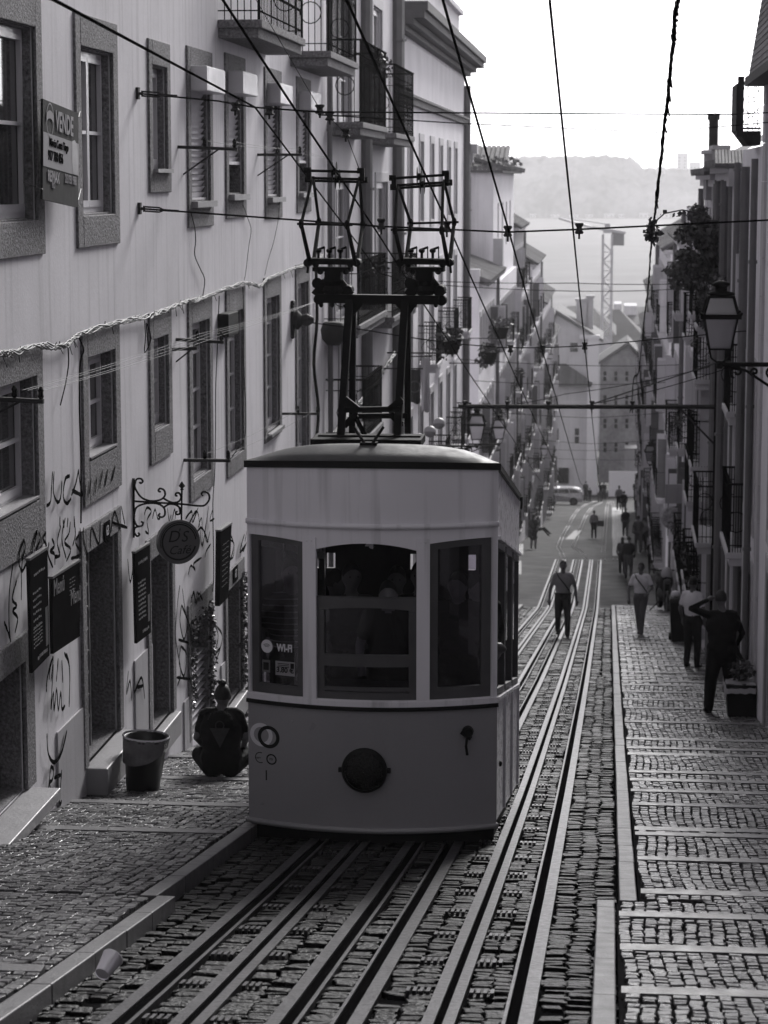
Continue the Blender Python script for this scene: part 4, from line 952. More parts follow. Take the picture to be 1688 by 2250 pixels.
def row_building(name, label, X, n, Y0, Y1, zhi, m, z_floors, wy=1.0, gap=1.3, depth=8, group=None, balc=0.0, fine=True, hs=(1.9, 1.9, 2.2), plants=0, shut=.25, cat='building', zlo=None, tile=True, off=.6, rb=RB, pitch=.3):
    ops = []; y = Y0 + off
    cols = []
    while y + wy < Y1 - .3: cols.append(y); y += wy + gap
    for k, z in enumerate(z_floors):
        h = hs[min(k, len(hs) - 1)]
        for y in cols:
            if z + h < zhi - .3 and z > GZ(y) + .05: ops.append((y, y + wy, z, z + h))
    for y in cols:     # ground doors
        zg = GZ(y + wy) + .12
        if not any(abs(o[0] - y) < .1 and o[2] < zg + 2.5 for o in ops): ops.append((y, y + wy, zg, zg + 2.15))
    t = building(name, label, X, n, Y0, Y1, zhi, depth, ops, m, group=group, cat=cat, zlo=zlo)
    for o in ops:
        if o[2] < GZ(o[0]) + .4:
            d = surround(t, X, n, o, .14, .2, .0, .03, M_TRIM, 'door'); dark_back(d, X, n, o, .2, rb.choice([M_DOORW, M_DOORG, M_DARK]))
            continue
        w = simplewin(t, X, n, o, rb.random() < shut, fine=fine)
        if rb.random() < balc: balcony(t, X, n, o[0] - .22, o[1] + .22, o[2] - .02, .42, rail=.95, plants=plants if rb.random() < .12 else 0, solid=rb.random() < .25, m=M_TRIM, rnd=rb)
    for o in ops:
        if o[2] > GZ(o[0]) + .4 and Y0 > 42 and rb.random() < .3:
            for yy in (o[0] - .2, o[1] + .2):
                fb = FB(X, n); fb.box(yy - .02, yy + .02, o[2], o[3], .03, .03 + wy * (.2 if Y0 < 60 else .32))
                fb.mb.ob('shutter', rb.choice([M_OLDWHITE, M_OLDWHITE, M_TRIM, M_DOORG]), t)
    if Y0 > 30: downpipe(t, X, n, Y1 - .18, GZ(Y1), zhi - .2, rb.choice([.05, .07, .1]))
    if tile:
        fb = FB(X, n); fb.box(Y0 - .05, Y1 + .05, zhi + .001, zhi + .16, -depth, .22); fb.box(Y0 - .0, Y1, zhi - .14, zhi, .001, .12); fb.mb.ob('cornice', M_TRIM, t)
        b = MB(); k = int((Y1 - Y0) / .24)
        for i in range(k):
            y = Y0 + (i + .5) * (Y1 - Y0) / k; q = FB(X, n)
            b.tube([q.p(y, zhi + .16, .34), q.p(y, zhi + .16 + depth * (pitch + .02), -depth * .5)], .085, 6)
        b.quad(q.p(Y0, zhi + .17, .28), q.p(Y1, zhi + .17, .28), q.p(Y1, zhi + .17 + depth * .3, -depth * .5), q.p(Y0, zhi + .17 + depth * .3, -depth * .5))
        b.quad(q.p(Y0, zhi + .17, -depth), q.p(Y1, zhi + .17, -depth), q.p(Y1, zhi + .17 + depth * .3, -depth * .5), q.p(Y0, zhi + .17 + depth * .3, -depth * .5))
        b.ob('roof', M_TILE, t)
    return t
G_L = 'houses down the left side of the street'; G_R = 'houses down the right side of the street'
# balconies high on the near house
def balc_px(t, u0, u1, vt_front, dep, **k):
    """slab whose outer corner pixel is at (u0, vt) on the near end"""
    Yn = aX(u0, 100, XL + dep).y
    return Yn
def bal(t, un, uf, vb, dep, rail=1.05, **k):      # un/uf: wall pixel at near and far ends, vb: v of slab top at the near wall end
    a, c = aX(un, vb, XL), aX(uf, vb, XL); return balcony(t, XL, 1, a.y, c.y, a.z, dep, rail=rail, **k)
bal(A, 478, 585, 43, .55, rail=1.2, plants=50, solid=True, rnd=RB)
bal(A, 637, 706, 112, .62, rail=1.25, rnd=RB)
downpipe(A, XL, 1, YA1 - .12, -8, 7, .045)
# house B: two tall french windows with balconies
YB0, YB1 = YA1 + .01, aX(866, 300, XL).y
def r2(u0, u1, vt, vb): return rectL(u0, u1, vt, vb)
opsB = [rectL(742, 770, -60, 268), rectL(818, 838, 10, 290), rectL(735, 765, 400, 712), rectL(825, 850, 400, 690),
        rectL(745, 768, 730, 905), rectL(805, 828, 840, 985), (43.2, 44.2, -9.3, -7.1), (48, 49, -10, -7.8)]
B = building('townhouse', 'grey rendered house with two stacked iron balconies and a stout downpipe', XL, 1, YB0, YB1, 7.2, 9, opsB, M_B[1], group=G_L)
for i, o in enumerate(opsB):
    if i < 6: w = simplewin(B, XL, 1, o)
    else: d = surround(B, XL, 1, o, .14, .2, 0, .03, M_TRIM, 'door'); dark_back(d, XL, 1, o, .2, M_DOORW)
bal(B, 718, 780, 268, .62, rail=1.35, plants=120, rnd=RB); bal(B, 802, 848, 292, .62, rail=1.3, solid=True, rnd=RB)
bal(B, 712, 780, 715, .62, rail=1.05, plants=30, rnd=RB); bal(B, 800, 860, 697, .6, rail=1.05, solid=True, rnd=RB)
bal(B, 716, 760, 965, .7, rail=1.0, rnd=RB)
downpipe(B, XL, 1, aX(795, 300, XL).y, -9, 7, .12); downpipe(B, XL, 1, YB1 - .2, -10, 7, .16)
# house C with the heavy cornice
YC0, YC1 = YB1 + .01, 79.0
cn = 3.55
opsC = []
for k, u in enumerate((868, 897, 922, 946, 966, 984, 999)):
    y = aX(u, 200, XL).y
    for z0, h in ((-1.05, 2.0), (-4.6, 2.3), (-7.9, 2.2)): 
        if z0 > GZ(y) + .6: opsC.append((y, y + 1.15, z0, z0 + h))
for y in (55.5, 59.2, 64, 69.4, 75): opsC.append((y, y + 1.1, GZ(y + 1.1) + .1, GZ(y + 1.1) + 2.3))
Cb = building('townhouse', 'weathered house with a heavy dark cornice and an attic wall above it', XL, 1, YC0, YC1, cn, 9, opsC, M_B[4], group=G_L)
for i, o in enumerate(opsC):
    if o[2] > GZ(o[0]) + .5:
        w = simplewin(Cb, XL, 1, o, shutter=i % 5 == 0, fine=True)
        if o[2] < -3 and RB.random() < .55: balcony(Cb, XL, 1, o[0] - .25, o[1] + .25, o[2], .5, rail=.95, plants=40 if RB.random() < .2 else 0, rnd=RB, m=M_TRIM)
    else: d = surround(Cb, XL, 1, o, .14, .2, 0, .03, M_TRIM, 'door'); dark_back(d, XL, 1, o, .2, M_DOORW)
fb = FB(XL, 1)
for i, (d, a, c) in enumerate(((.2, 0, .12), (.38, .12, .26), (.62, .26, .42), (.7, .42, .62))): fb.box(YC0 + .6, YC1 + .1, cn - .25 + a, cn - .25 + c, -.3, d)
fb.box(YC0 + .6, YC1, 1.75, 1.9, .001, .14); fb.box(YC0 + .6, YC1, 1.9, 1.96, .001, .2)
fb.mb.ob('cornice', mat('dark_cornice_stone', .11, .85, var=.25, scale=3, speck=.15, streak=.15, bump=.5), Cb)
fb = FB(XL, 1); fb.box(YC0 + .6, YC1 - .5, cn + .38, 5.2, -8, -.15); fb.box(YC0 + .6, YC1 - .4, 5.2, 5.35, -8, -.02); fb.mb.ob('attic', M_B[1], Cb)
downpipe(Cb, XL, 1, YC1 - .3, -14, 3, .13)
fb = FB(XL, 1); fb.box(YC1 - .2, YC1 + .6, .85, 1.15, -.4, .42); fb.box(YC1 - .1, YC1 + .4, .55, .85, -.4, .28); fb.mb.ob('gutter_bracket', M_TRIM, Cb)
# D1: low house with a tiled roof after the side street; D2 taller behind
D1 = row_building('townhouse', 'low pale house with a tiled lean roof at the far corner of the crossing', XL, 1, 88, 101, -3.7, M_B[2], (-6.9, -10.2, -13.2), wy=.9, gap=1.0, group=G_L, balc=.5, fine=False, plants=50, depth=6, tile=False)
b = MB(); 
for i in range(44):
    x = XL + .35 - i * .14; 
for i in range(30):
    y = 87.7 + i * .45; b.tube([(XL + .4, y, -3.72), (XL - 3, y, -2.5)], .15, 6)
b.quad((XL + .4, 87.6, -3.75), (XL + .4, 101.2, -3.75), (XL - 3, 101.2, -2.55), (XL - 3, 87.6, -2.55)); b.box(XL - 3.1, XL - 2.9, 87.6, 101.2, -3.8, -2.4); b.ob('roof', M_TILE, D1)
b = MB(); b.box(XL - .35, XL + .05, 87.4, 87.9, -3.7, -3.2); b.box(XL - .1, XL + .3, 100.2, 101, -3.6, -2.4); b.ob('parapet', M_TRIM, D1)
Xd = XL - .15
D2 = thing('townhouse', 'tall plain gable-ended house with a shaggy tiled eave rising over the low house', 'building', (Xd - 2.5, 110, -18), group=G_L)
zt = .42
fb = FB(Xd, 1); o_ = (102.6, 103.8, -1.2, .1); wall_cells(fb, 101.3, 122, -18, zt, [(105, 106.2, -3, -1), (109, 110.2, -3, -1), (113, 114.2, -3, -1), (117, 118.2, -3, -1)])
fb.mb.quad((Xd - 6, 101.3, -18), (Xd, 101.3, -18), (Xd, 101.3, zt), (Xd - 6, 101.3, zt)); fb.mb.ob('wall', M_B[2], D2)
b = MB(); b.box(Xd - 2.5, Xd - 1.75, 101.15, 101.3, -2.9, -.7); b.ob('window', M_OLDWHITE, D2); b = MB(); b.box(Xd - 2.35, Xd - 1.9, 101.1, 101.14, -2.7, -.9); b.ob('window', M_PANE2, D2)
b = MB(); b.box(Xd - 2.5, Xd - 1.72, 101.0, 101.3, -.5, -.1); b.ob('window_hood', M_B[5], D2)
b = MB(); b.tube([(Xd - 1.0, 101.1, -14), (Xd - 1.0, 101.1, .1)], .07, 8); b.ob('downpipe', mat('zinc_pipe', .13), D2)
b = MB(); 
for y in (105, 109, 113, 117): b.box(Xd - .12, Xd - .08, y, y + 1.2, -3, -1)
b.ob('window', M_PANE2, D2)
b = MB()
for i in range(34): 
    x = Xd + .45 - i * .2; b.tube([(x, 100.8, zt + .05), (x, 104.5, zt + .95)], .11, 6)
for i in range(22):
    y = 100.9 + i; b.tube([(Xd + .55, y, zt + .02), (Xd - 2.5, y, zt + .9)], .12, 6)
b.box(Xd - 6, Xd + .4, 100.9, 122, zt - .12, zt); b.leaves((Xd - .8, 101, zt + .35), (2.4, .4, .2), 160, .22, 0, RB); b.ob('roof', M_TILE, D2)
def rowL(Y0, Y1, z, m, k, **kw): return row_building('townhouse', k, XL + kw.pop('dx', 0), 1, Y0, Y1, z, m, [z - 2.9 - 3.1 * i for i in range(5)], group=G_L, fine=False, **kw)
def zpx(v, Y): return -(v - 395) / 5300 * Y / math.cos(PSI) * .99
rowL(122.1, 134, zpx(500, 130), M_B[5], 'dark-walled house whose roof edge stands against the river', wy=.9, gap=1.1, balc=.5, plants=40, dx=-.1, depth=7)
rowL(101.2, 122, zpx(600, 112), M_B[2], 'white-fronted lower house with many tall shuttered windows', wy=.85, gap=.95, balc=.4, plants=60, depth=1.5, tile=False, dx=.02)
rowL(122.05, 140, zpx(612, 132), M_B[4], 'pale house with a roof terrace and washing rail', wy=.9, gap=1.0, balc=.4, plants=60, depth=1.5, tile=False, dx=.06)
rowL(140.1, 156, zpx(575, 148), M_B[2], 'light house with a leafy terrace seen end on', wy=1, gap=1.2, balc=.5, plants=70, dx=.2)
rowL(156.1, 176, zpx(655, 166), M_B[1], 'lower grey house with a tiled roof end jutting over the street', wy=1, gap=1.2, balc=.5, plants=60, dx=.35)
rowL(176.1, 205, zpx(745, 190), M_B[5], 'dark shabby low house just before the parked car', wy=1, gap=1.6, balc=.3, plants=60, dx=.1)
# right side
def rowR(Y0, Y1, z, m, k, **kw): return row_building('townhouse', k, XR + kw.pop('dx', 0), -1, Y0, Y1, z, m, [z - 2.9 - 3.1 * i for i in range(6)], group=G_R, **kw)
zR = aY(1645, 163, 33.4).z
R0 = row_building('townhouse', 'pale house with a steep ribbed mansard roof at the right edge beside the standing man', XR, -1, -16, 34.5, zR, M_B[2], [-1.6, -4.6], wy=1.1, gap=1.6, group=G_R, depth=8, off=1.0, tile=False)
# tall stone quoin strip at the end of the near right house
fb = FB(XR, -1); z = GZ(34.5) - .2
while z < 5: fb.box(33.95, 34.52, z, z + .52, .0, .035 + .008 * RB.random()); z += .53
fb.mb.ob('quoins', M_TRIM, R0)
# mansard house with round-backed balcony
R1 = row_building('townhouse', 'house with an enclosed iron balcony and a tiled ledge at the upper right', XR, -1, 34.6, 40.5, aY(1650, 322, 36).z, M_B[2], (-2.1, -5.0), wy=.95, gap=1.2, group=G_R, depth=7, tile=False, off=.7, hs=(2.4, 2.2))
b = MB(); 
for i in range(50):
    z = zR + i * .09; x = XR - .26 + i * .0135; b.hexa([(x, -16, z), (x + .9, -16, z), (x + .9, 34.5, z), (x, 34.5, z), (x + .02, -16, z + .085), (x + .9, -16, z + .085), (x + .9, 34.5, z + .085), (x + .02, 34.5, z + .085)])
b.box(XR + .6, XR + 7, -16, 34.4, zR, zR + 4.4); b.ob('roof', M_TILE, R0)
b = MB(); b.box(XR - .30, XR + .2, -16, 34.6, zR - .12, zR - .0); b.ob('gutter', M_IRON2, R0)
def balR(t, Y0, Y1, v, dep, **k): z = aX(1640, v, XR - dep).z; return z
# the enclosed iron balcony
yb0, yb1, dpt = 35.6, 37.0, .345; zb = aY(1630, 300, 35.6).z; zt_ = aY(1630, 168, 35.6).z
b = MB(); q = FB(XR, -1)
b.hexa([q.p(yb0, zb - .12, .0), q.p(yb1, zb - .12, .0), q.p(yb1, zb - .12, dpt * .55), q.p(yb0, zb - .12, dpt * .55), q.p(yb0, zb + .08, 0), q.p(yb1, zb + .08, 0), q.p(yb1, zb + .08, dpt), q.p(yb0, zb + .08, dpt)])
bb = b.ob('balcony', M_IRON, R1)
r = FB(XR, -1)
r.box(yb0 - .02, yb1, zb + .08, zt_ - .1, dpt - .02, dpt + .015); r.box(yb0 - .03, yb0 + .03, zb, zt_, dpt - .09, dpt + .0)
r.box(yb0, yb0 + .03, zt_ - .12, zt_ - .07, 0, dpt); r.box(yb0, yb0 + .02, zb + .1, zb + .13, 0, dpt)
for i in range(4):
    d = .04 + i * .075
    r.mb.tube([r.p(yb0, zb + (zt_ - zb) * k / 24, d + .018 * math.sin(k * 1.4 + i * 3)) for k in range(24)], .006, 4)
for k in range(4):
    zc = zb + .2 + k * .22; r.mb.tube([r.p(yb0, zc + .09 * math.sin(a), .14 + .09 * math.cos(a)) for a in np.linspace(0, 2 * math.pi, 13)], .006, 4)
r.mb.ob('railing', M_IRON, bb)
# tiled ledge and arched pilaster below it
b = MB(); za, zc = aY(1600, 330, 40).z, aY(1600, 362, 40).z
for i in range(16): x = XR - .42 + i * .055; b.tube([(x, 40.6, zc), (x + .02, 41.4, za)], .035, 6)
b.box(XR - .45, XR + .5, 40.6, 41.4, zc - .05, zc - .01); b.ob('tiled_ledge', M_TILE, R1)
q = FB(XR, -1); q.box(40.52, 41.3, -9.5, zc - .05, -.3, .12); q.box(40.5, 41.35, zc - .35, zc - .06, -.3, .22); q.mb.ob('pilaster', M_TRIM, R1)
R2_ = rowR(41.4, 48.5, .12, M_B[2], 'house with tall narrow windows behind the street lamp and the pole', wy=.95, gap=.9, balc=.0, plants=40, fine=True, depth=6, hs=(2.1,), pitch=.04)
R3_ = rowR(48.6, 57, .0, M_B[1], 'grey house with a thin chimney flue and a dark climbing plant', wy=1.0, gap=1.1, balc=.5, plants=60, fine=False, depth=6, hs=(2.1,), pitch=.05)
R4_ = rowR(57.1, 71, zpx(452, 70), M_B[0], 'pale lower house whose flat wall top meets the far hillside', wy=1.0, gap=1.0, balc=.4, plants=50, fine=False, depth=5, tile=False, hs=(2.1,))
R5_ = rowR(71.1, 81, zpx(520, 80), M_B[2], 'pale house with a small pointed tile roof beside the river view', wy=.9, gap=1.1, balc=.5, plants=40, fine=False, depth=5, hs=(2.1,))
rowR(90, 112, zpx(540, 100), M_B[4], 'pale house beyond the crossing hung with louvred shutters', wy=1, gap=1.0, balc=.45, plants=40, fine=False, depth=5, dx=.0)
rowR(112.1, 132, zpx(640, 122), M_B[1], 'house with a single dark louvred oriel over the lower street', wy=1, gap=1.1, balc=.45, plants=40, fine=False, depth=5, dx=-.12)
rowR(132.1, 155, zpx(715, 145), M_B[4], 'soot-streaked house halfway down the lower street on the right', wy=1, gap=1.2, balc=.4, plants=60, fine=False, depth=5, dx=-.1)
rowR(155.1, 190, zpx(790, 170), M_B[3], 'shadowy last house on the right before the white wall', wy=1, gap=1.5, balc=.4, plants=60, fine=False, depth=5, dx=.15)
for Yp, zt_p, r_p in ((35.4, .3, .05), (37.9, .2, .07), (42.3, .0, .05), (44.6, .0, .09), (47.9, .0, .06)): downpipe(R1 if Yp < 41 else R2_, XR, -1, Yp, GZ(Yp), zt_p, r_p)
for (t_, ya, yb, u_, v_, Yr, dp, so2) in ((R1, 37.3, 39.6, 1625, 1200, 38, .30, False), (R2_, 45.2, 47.6, 1590, 1180, 46, .5, False), (R3_, 49.5, 51.6, 1560, 830, 50, .42, True), (R3_, 53, 55, 1540, 1090, 54, .45, False), (R1, 38.6, 40.2, 1630, 900, 39, .28, False)):
    balcony(t_, XR, -1, ya, yb, aY(u_, v_, Yr).z, dp, rail=1.05, solid=so2, plants=24 if so2 else 0, m=M_TRIM, rnd=RB)
for Yp in (36.2, 38.4, 39.8): q = FB(XR, -1); q.box(Yp, Yp + .28, -9.5, -1.2, .001, .10); q.mb.ob('pilaster', M_TRIM, R1)
b = MB(); c = aX(1541, 275, XR); d = aX(1537, 440, XR); b.tube([(XR + .1, 55, d.z - .5), (XR + .1, 55.2, c.z)], .11, 10); b.lathe([(.14, 0), (.14, .15)], (XR + .1, 55.2, c.z), 10)
b.ob('flue', M_IRON2, R3_)
b = MB()
for (u0, u1, v0, v1, Y) in ((1551, 1572, 338, 440, 52), (1570, 1600, 328, 440, 49.8)):
    a, c = aY(u0, v1, Y), aY(u1, v0, Y); b.box(a.x, c.x, Y, Y + 1.6, a.z, c.z); b.cm = 1; b.box(a.x - .06, c.x + .05, Y - .06, Y + 1.7, c.z, c.z + .08); b.cm = 0
b.ob('dormer', [M_B[5], M_TRIM], R3_)
# unseen house added behind the camera to cut light from behind
bk = row_building('townhouse', 'unseen house added behind the viewer to block light from behind', XR + 12, -1, -30, -20, 7, M_B[3], [2], group=None, depth=22, tile=False, zlo=-2, wy=1)
# houses across the bottom of the street
def zY(v, Y): return aY(1300, v, Y).z
def frontbox(name, label, u0, u1, v0, v1, Y, dep, m, cat='building', roofv=None, wins=(), group=None, gable=None):
    a, c = aY(u0, v1, Y), aY(u1, v0, Y); t = thing(name, label, cat, ((a.x + c.x) / 2, Y + dep / 2, a.z), group=group)
    b = MB(); b.box(a.x, c.x, Y, Y + dep, a.z, c.z)
    if gable: g = aY(gable[0], gable[1], Y); b.add([(a.x, Y, c.z), (c.x, Y, c.z), (g.x, Y, g.z), (a.x, Y + dep, c.z), (c.x, Y + dep, c.z), (g.x, Y + dep, g.z)], [(0, 1, 2), (3, 5, 4), (0, 2, 5, 3), (1, 4, 5, 2)])
    b.ob('wall', m, t)
    if gable:
        b = MB(); 
        for (p, q) in (((a.x - .5, c.z - .3), (g.x, g.z + .15)), ((c.x + .5, c.z - .3), (g.x, g.z + .15))):
            b.hexa([(p[0], Y - .5, p[1]), (q[0], Y - .5, q[1]), (q[0], Y + dep, q[1]), (p[0], Y + dep, p[1]), (p[0], Y - .5, p[1] + .3), (q[0], Y - .5, q[1] + .3), (q[0], Y + dep, q[1] + .3), (p[0], Y + dep, p[1] + .3)])
        b.ob('roof', M_TILE, t)
    for (wu0, wu1, wv0, wv1) in wins:
        p, q = aY(wu0, wv1, Y), aY(wu1, wv0, Y); b = MB(); b.box(p.x - .15, q.x + .15, Y - .06, Y - .01, p.z - .15, q.z + .15); w = b.ob('window', m, t)
        b = MB(); nx = 2 if q.x - p.x > 1 else 1
        for i in range(nx):
            for j in range(2): b.box(p.x + (q.x - p.x) * i / nx + .05, p.x + (q.x - p.x) * (i + 1) / nx - .05, Y - .09, Y - .065, p.z + (q.z - p.z) * j / 2 + .05, p.z + (q.z - p.z) * (j + 1) / 2 - .05)
        b.ob('pane', M_PANE2, w)
    return t
E1 = frontbox('corner_house', 'gabled corner house facing up the street with one small four-pane window', 1212, 1314, 745, 1100, 232, 12, M_B[1], gable=(1222, 690), wins=((1252, 1271, 752, 774), (1262, 1274, 940, 975), (1290, 1300, 905, 940)))
b = MB(); Y = 231.4
a, c = aY(1205, 842, Y), aY(1300, 842, Y)
for i in range(26):
    x = a.x + (c.x - a.x) * i / 25; top = aY(1245, 800, Y).z if i < 10 else aY(1245, 800, Y).z - (i - 10) / 15 * 1.7; b.tube([(x, Y - .8, a.z), (x, Y + .2, max(top, a.z + .15))], .09, 6)
b.box(a.x, c.x, Y - .9, Y + .3, a.z - .25, a.z); b.ob('tiled_canopy', M_TILE, E1)
b = MB(); a, c = aY(1288, 1085, 231.6), aY(1316, 744, 231.6); b.box(a.x, c.x, 231.2, 231.95, a.z, c.z); b.box(a.x - .8, c.x + .1, 231.0, 231.95, c.z, c.z + .35); b.ob('pilaster', mat('white_or_lit_render', .80, .8, var=.05), E1)  # corner pillar's brighter colour paints in the lit side of the house
b = MB(); a, c = aY(1224, 1062, 231.8), aY(1250, 1030, 231.8); b.box(a.x, c.x, 231.7, 231.95, a.z, aY(1224, 1028, 231.8).z); b.ob('garage_door', M_DARK, E1)
for i, (u0, u1, v0, v1) in enumerate(((1266, 1292, 662, 728), (1290, 1304, 655, 690))):
    b = MB(); a, c = aY(u0, v1, 236), aY(u1, v0, 236); b.box(a.x, c.x, 236, 237.2, a.z - 2, c.z); b.box(a.x - .12, c.x + .12, 235.9, 237.3, c.z, c.z + .25); b.ob('chimney', M_TRIM, E1)
frontbox('tenement', 'mottled tenement closing the right of the lower street', 1316, 1418, 800, 1060, 236, 10, mat('mottled_render', .30, .85, var=.5, scale=.6, speck=.2, speck_scale=3, streak=.2), wins=tuple((1325 + i * 24, 1334 + i * 24, 815 + j * 52, 838 + j * 52) for i in range(4) for j in range(4)), gable=(1380, 760))
frontbox('garden_wall', 'bright white wall at the foot of the street', 1337, 1412, 1037, 1125, 228, .5, mat('white_or_lit_render', .80), cat='wall')
frontbox('shed', 'dark green shed standing over the white wall', 1372, 1412, 985, 1036, 229, 3, M_B[5], cat='shed')
# big hipped roof behind and others
def hip(label, u0, u1, v_e, ua, v_t, Y, dep, m, ub=None):
    a, c = aY(u0, v_e, Y), aY(u1, v_e, Y); g = aY(ua, v_t, Y); h = aY(ub or ua, v_t, Y); t = thing('distant_house', label, 'building', ((a.x + c.x) / 2, Y, a.z - 12), group='roofs between the street and the river')
    b = MB(); b.box(a.x, c.x, Y, Y + dep, a.z - 12, a.z - .02); b.ob('wall', M_B[1], t)
    b = MB(); ym = Y + dep / 2; b.add([(a.x - .5, Y - .5, a.z), (c.x + .5, Y - .5, a.z), (c.x + .5, Y + dep, a.z), (a.x - .5, Y + dep, a.z), (g.x, ym, g.z), (h.x, ym, g.z)], [(0, 1, 5, 4), (1, 2, 5), (2, 3, 4, 5), (3, 0, 4)]); b.ob('roof', m, t)
mroof = mat('far_tile', .10, .9, var=.25, scale=.4)
hip('wide hipped roof behind the corner house chimneys', 1180, 1345, 735, 1245, 682, 285, 20, mroof, 1300)
hip('large dark hipped roof to the right of the crane tower', 1300, 1440, 778, 1345, 690, 300, 22, mroof, 1362)
hip('long low roof at the right against the water', 1370, 1460, 712, 1395, 682, 360, 20, mroof, 1450)
for i, (u0, u1, v0, v1) in enumerate(((1349, 1366, 668, 690), (1371, 1400, 672, 690))):
    frontbox('distant_house', ['small square rooftop box right of the crane', 'flat rooftop block further right of the crane'][i], u0, u1, v0, v1 + 20, 365, 8, M_B[4], group='roofs between the street and the river')
# crane
YCR = 262
CR = thing('tower_crane', 'pale hazy tower crane standing in front of the river', 'crane', (aY(1334, 760, YCR).x, YCR, aY(1334, 760, YCR).z))
mc = mat('crane_paint', .55, .6, var=.1); b = MB(); x0, x1 = aY(1323, 700, YCR).x, aY(1343, 700, YCR).x; zt2 = aY(1334, 515, YCR).z; zb2 = aY(1334, 920, YCR).z
for x in (x0, x1):
    for y in (YCR, YCR + .95): b.beam((x, y, zb2), (x, y, zt2), .26)
z = zb2; k = 0
while z < zt2 - 1.5:
    for y in (YCR, YCR + .95): b.beam((x0, y, z), (x1, y, z + 1.0), .13) if k % 2 else b.beam((x1, y, z), (x0, y, z + 1.0), .13)
    b.beam((x0, YCR, z), (x1, YCR, z), .08); z += 1.0; k += 1
b.ob('mast', mc, CR)
b = MB(); a, c = aY(1344, 552, YCR), aY(1372, 508, YCR); b.box(a.x, c.x, YCR, YCR + 2, a.z + .6, c.z); b.ob('counterweight', mat('crane_grey', .28, .7), CR)
b = MB(); a, c = aY(1325, 545, YCR), aY(1343, 505, YCR); b.box(a.x, c.x, YCR - .5, YCR + 2, a.z + 1.6, c.z); b.ob('cab', mc, CR)
b = MB(); p0 = aY(1375, 512, YCR); p1 = aY(1302, 500, YCR); b.beam(p0, p1, .3); b.beam(p1, aY(1230, 480, YCR + 30), .25); b.beam(aY(1336, 500, YCR), aY(1334, 492, YCR), .6); b.beam(aY(1334, 492, YCR), aY(1230, 478, YCR + 30), .12); b.ob('jib', mc, CR)
# ------------------------------------------------------------------ things on the near wall
def bil(cs, X, d=0.0):
    P = [aX(u, v, X) for u, v in cs]           # TL TR BR BL
    def f(a, b, e=0.0): 
        p = P[0].lerp(P[1], a).lerp(P[3].lerp(P[2], a), b); return Vector((p.x + e, p.y, p.z))
    return f
XS = XL + .12
f = bil([(89.5, 217), (168, 249), (167, 456), (89, 438)], XS)
SG = thing('estate_agent_sign', 'VENDE estate agent board with phone numbers hung between two upper windows', 'sign', f(.5, 1))
b = MB(); b.hexa([f(0, 1), f(1, 1), f(1, 1, .02), f(0, 1, .02), f(0, 0), f(1, 0), f(1, 0, .02), f(0, 0, .02)]); b.ob('board', mat('sign_dark', .022, .8, var=.05, spec=.12), SG)
mgl = mat('sign_light', .34, .8, var=.04, spec=.15)
b = MB(); b.quad(f(.0, .665, .024), f(1, .665, .024), f(1, .325, .024), f(0, .325, .024)); b.ob('white_panel', mgl, SG)
xa = (f(1, .5) - f(0, .5)).normalized(); ya = Vector((0, -xa.z, xa.y)).normalized()
def st(s, a, b_, size, m, e=.027, **k):
    mb = MB(); text_on(mb, s, f(a, b_, e), xa, ya, size, **k); mb.ob('lettering', m, SG)
st('VENDE', .57, .18, .23, mgl, bold=.006, sx=.92); st('Márcia Costa Tiago', .42, .41, .098, M_SLATE, sx=.92, bold=.001); st('917 788 056', .33, .545, .115, M_SLATE, bold=.002, sx=.95)
st('RE/MAX', .27, .755, .125, mgl, bold=.004, sx=.95); st('RIO', .27, .84, .07, mgl); st('213 931 988', .755, .735, .105, mgl, bold=.002, sx=.82)
b = MB(); g_ = lambda a, r, R_, e=.027: f(.17 + r * .1 * math.cos(a), .185 + R_ * .17 * math.sin(a), e)
A_ = np.linspace(0, 2 * math.pi, 29)
for a, c in zip(A_, A_[1:]): b.quad(g_(a, .92, .92), g_(a, 1, 1), g_(c, 1, 1), g_(c, .92, .92))
b.add([f(.075, .13, .028), f(.12, .10, .028), f(.17, .09, .028), (f(.22, .10, .028)), f(.265, .13, .028), f(.265, .21, .028), f(.22, .18, .028), f(.17, .17, .028), f(.12, .18, .028), f(.075, .21, .028)], [(0, 1, 8, 9), (1, 2, 7, 8), (2, 3, 6, 7), (3, 4, 5, 6)])
b.ob('emblem', mgl, SG)
b = MB(); b.add([f(.80, .32, .026), f(.87, .30, .026), f(.93, .34, .026), f(.97, .45, .026), f(.97, .66, .026), f(.82, .66, .026), f(.79, .5, .026)], [(0, 1, 2, 3, 4, 5, 6)]); b.ob('portrait_panel', mat('portrait_grey', .24, .4, var=.3, scale=4), SG)
for a, c, u, v in ((0.02, .03, 86, 221), (1, .04, 176, 245), (1, .92, 178, 415), (0, .9, 52, 400)):
    b = MB(); b.tube([f(a, c, .02), aX(u, v, XL + .03)], .004, 4); b.ob('tie_wire', M_LCABLE, SG)
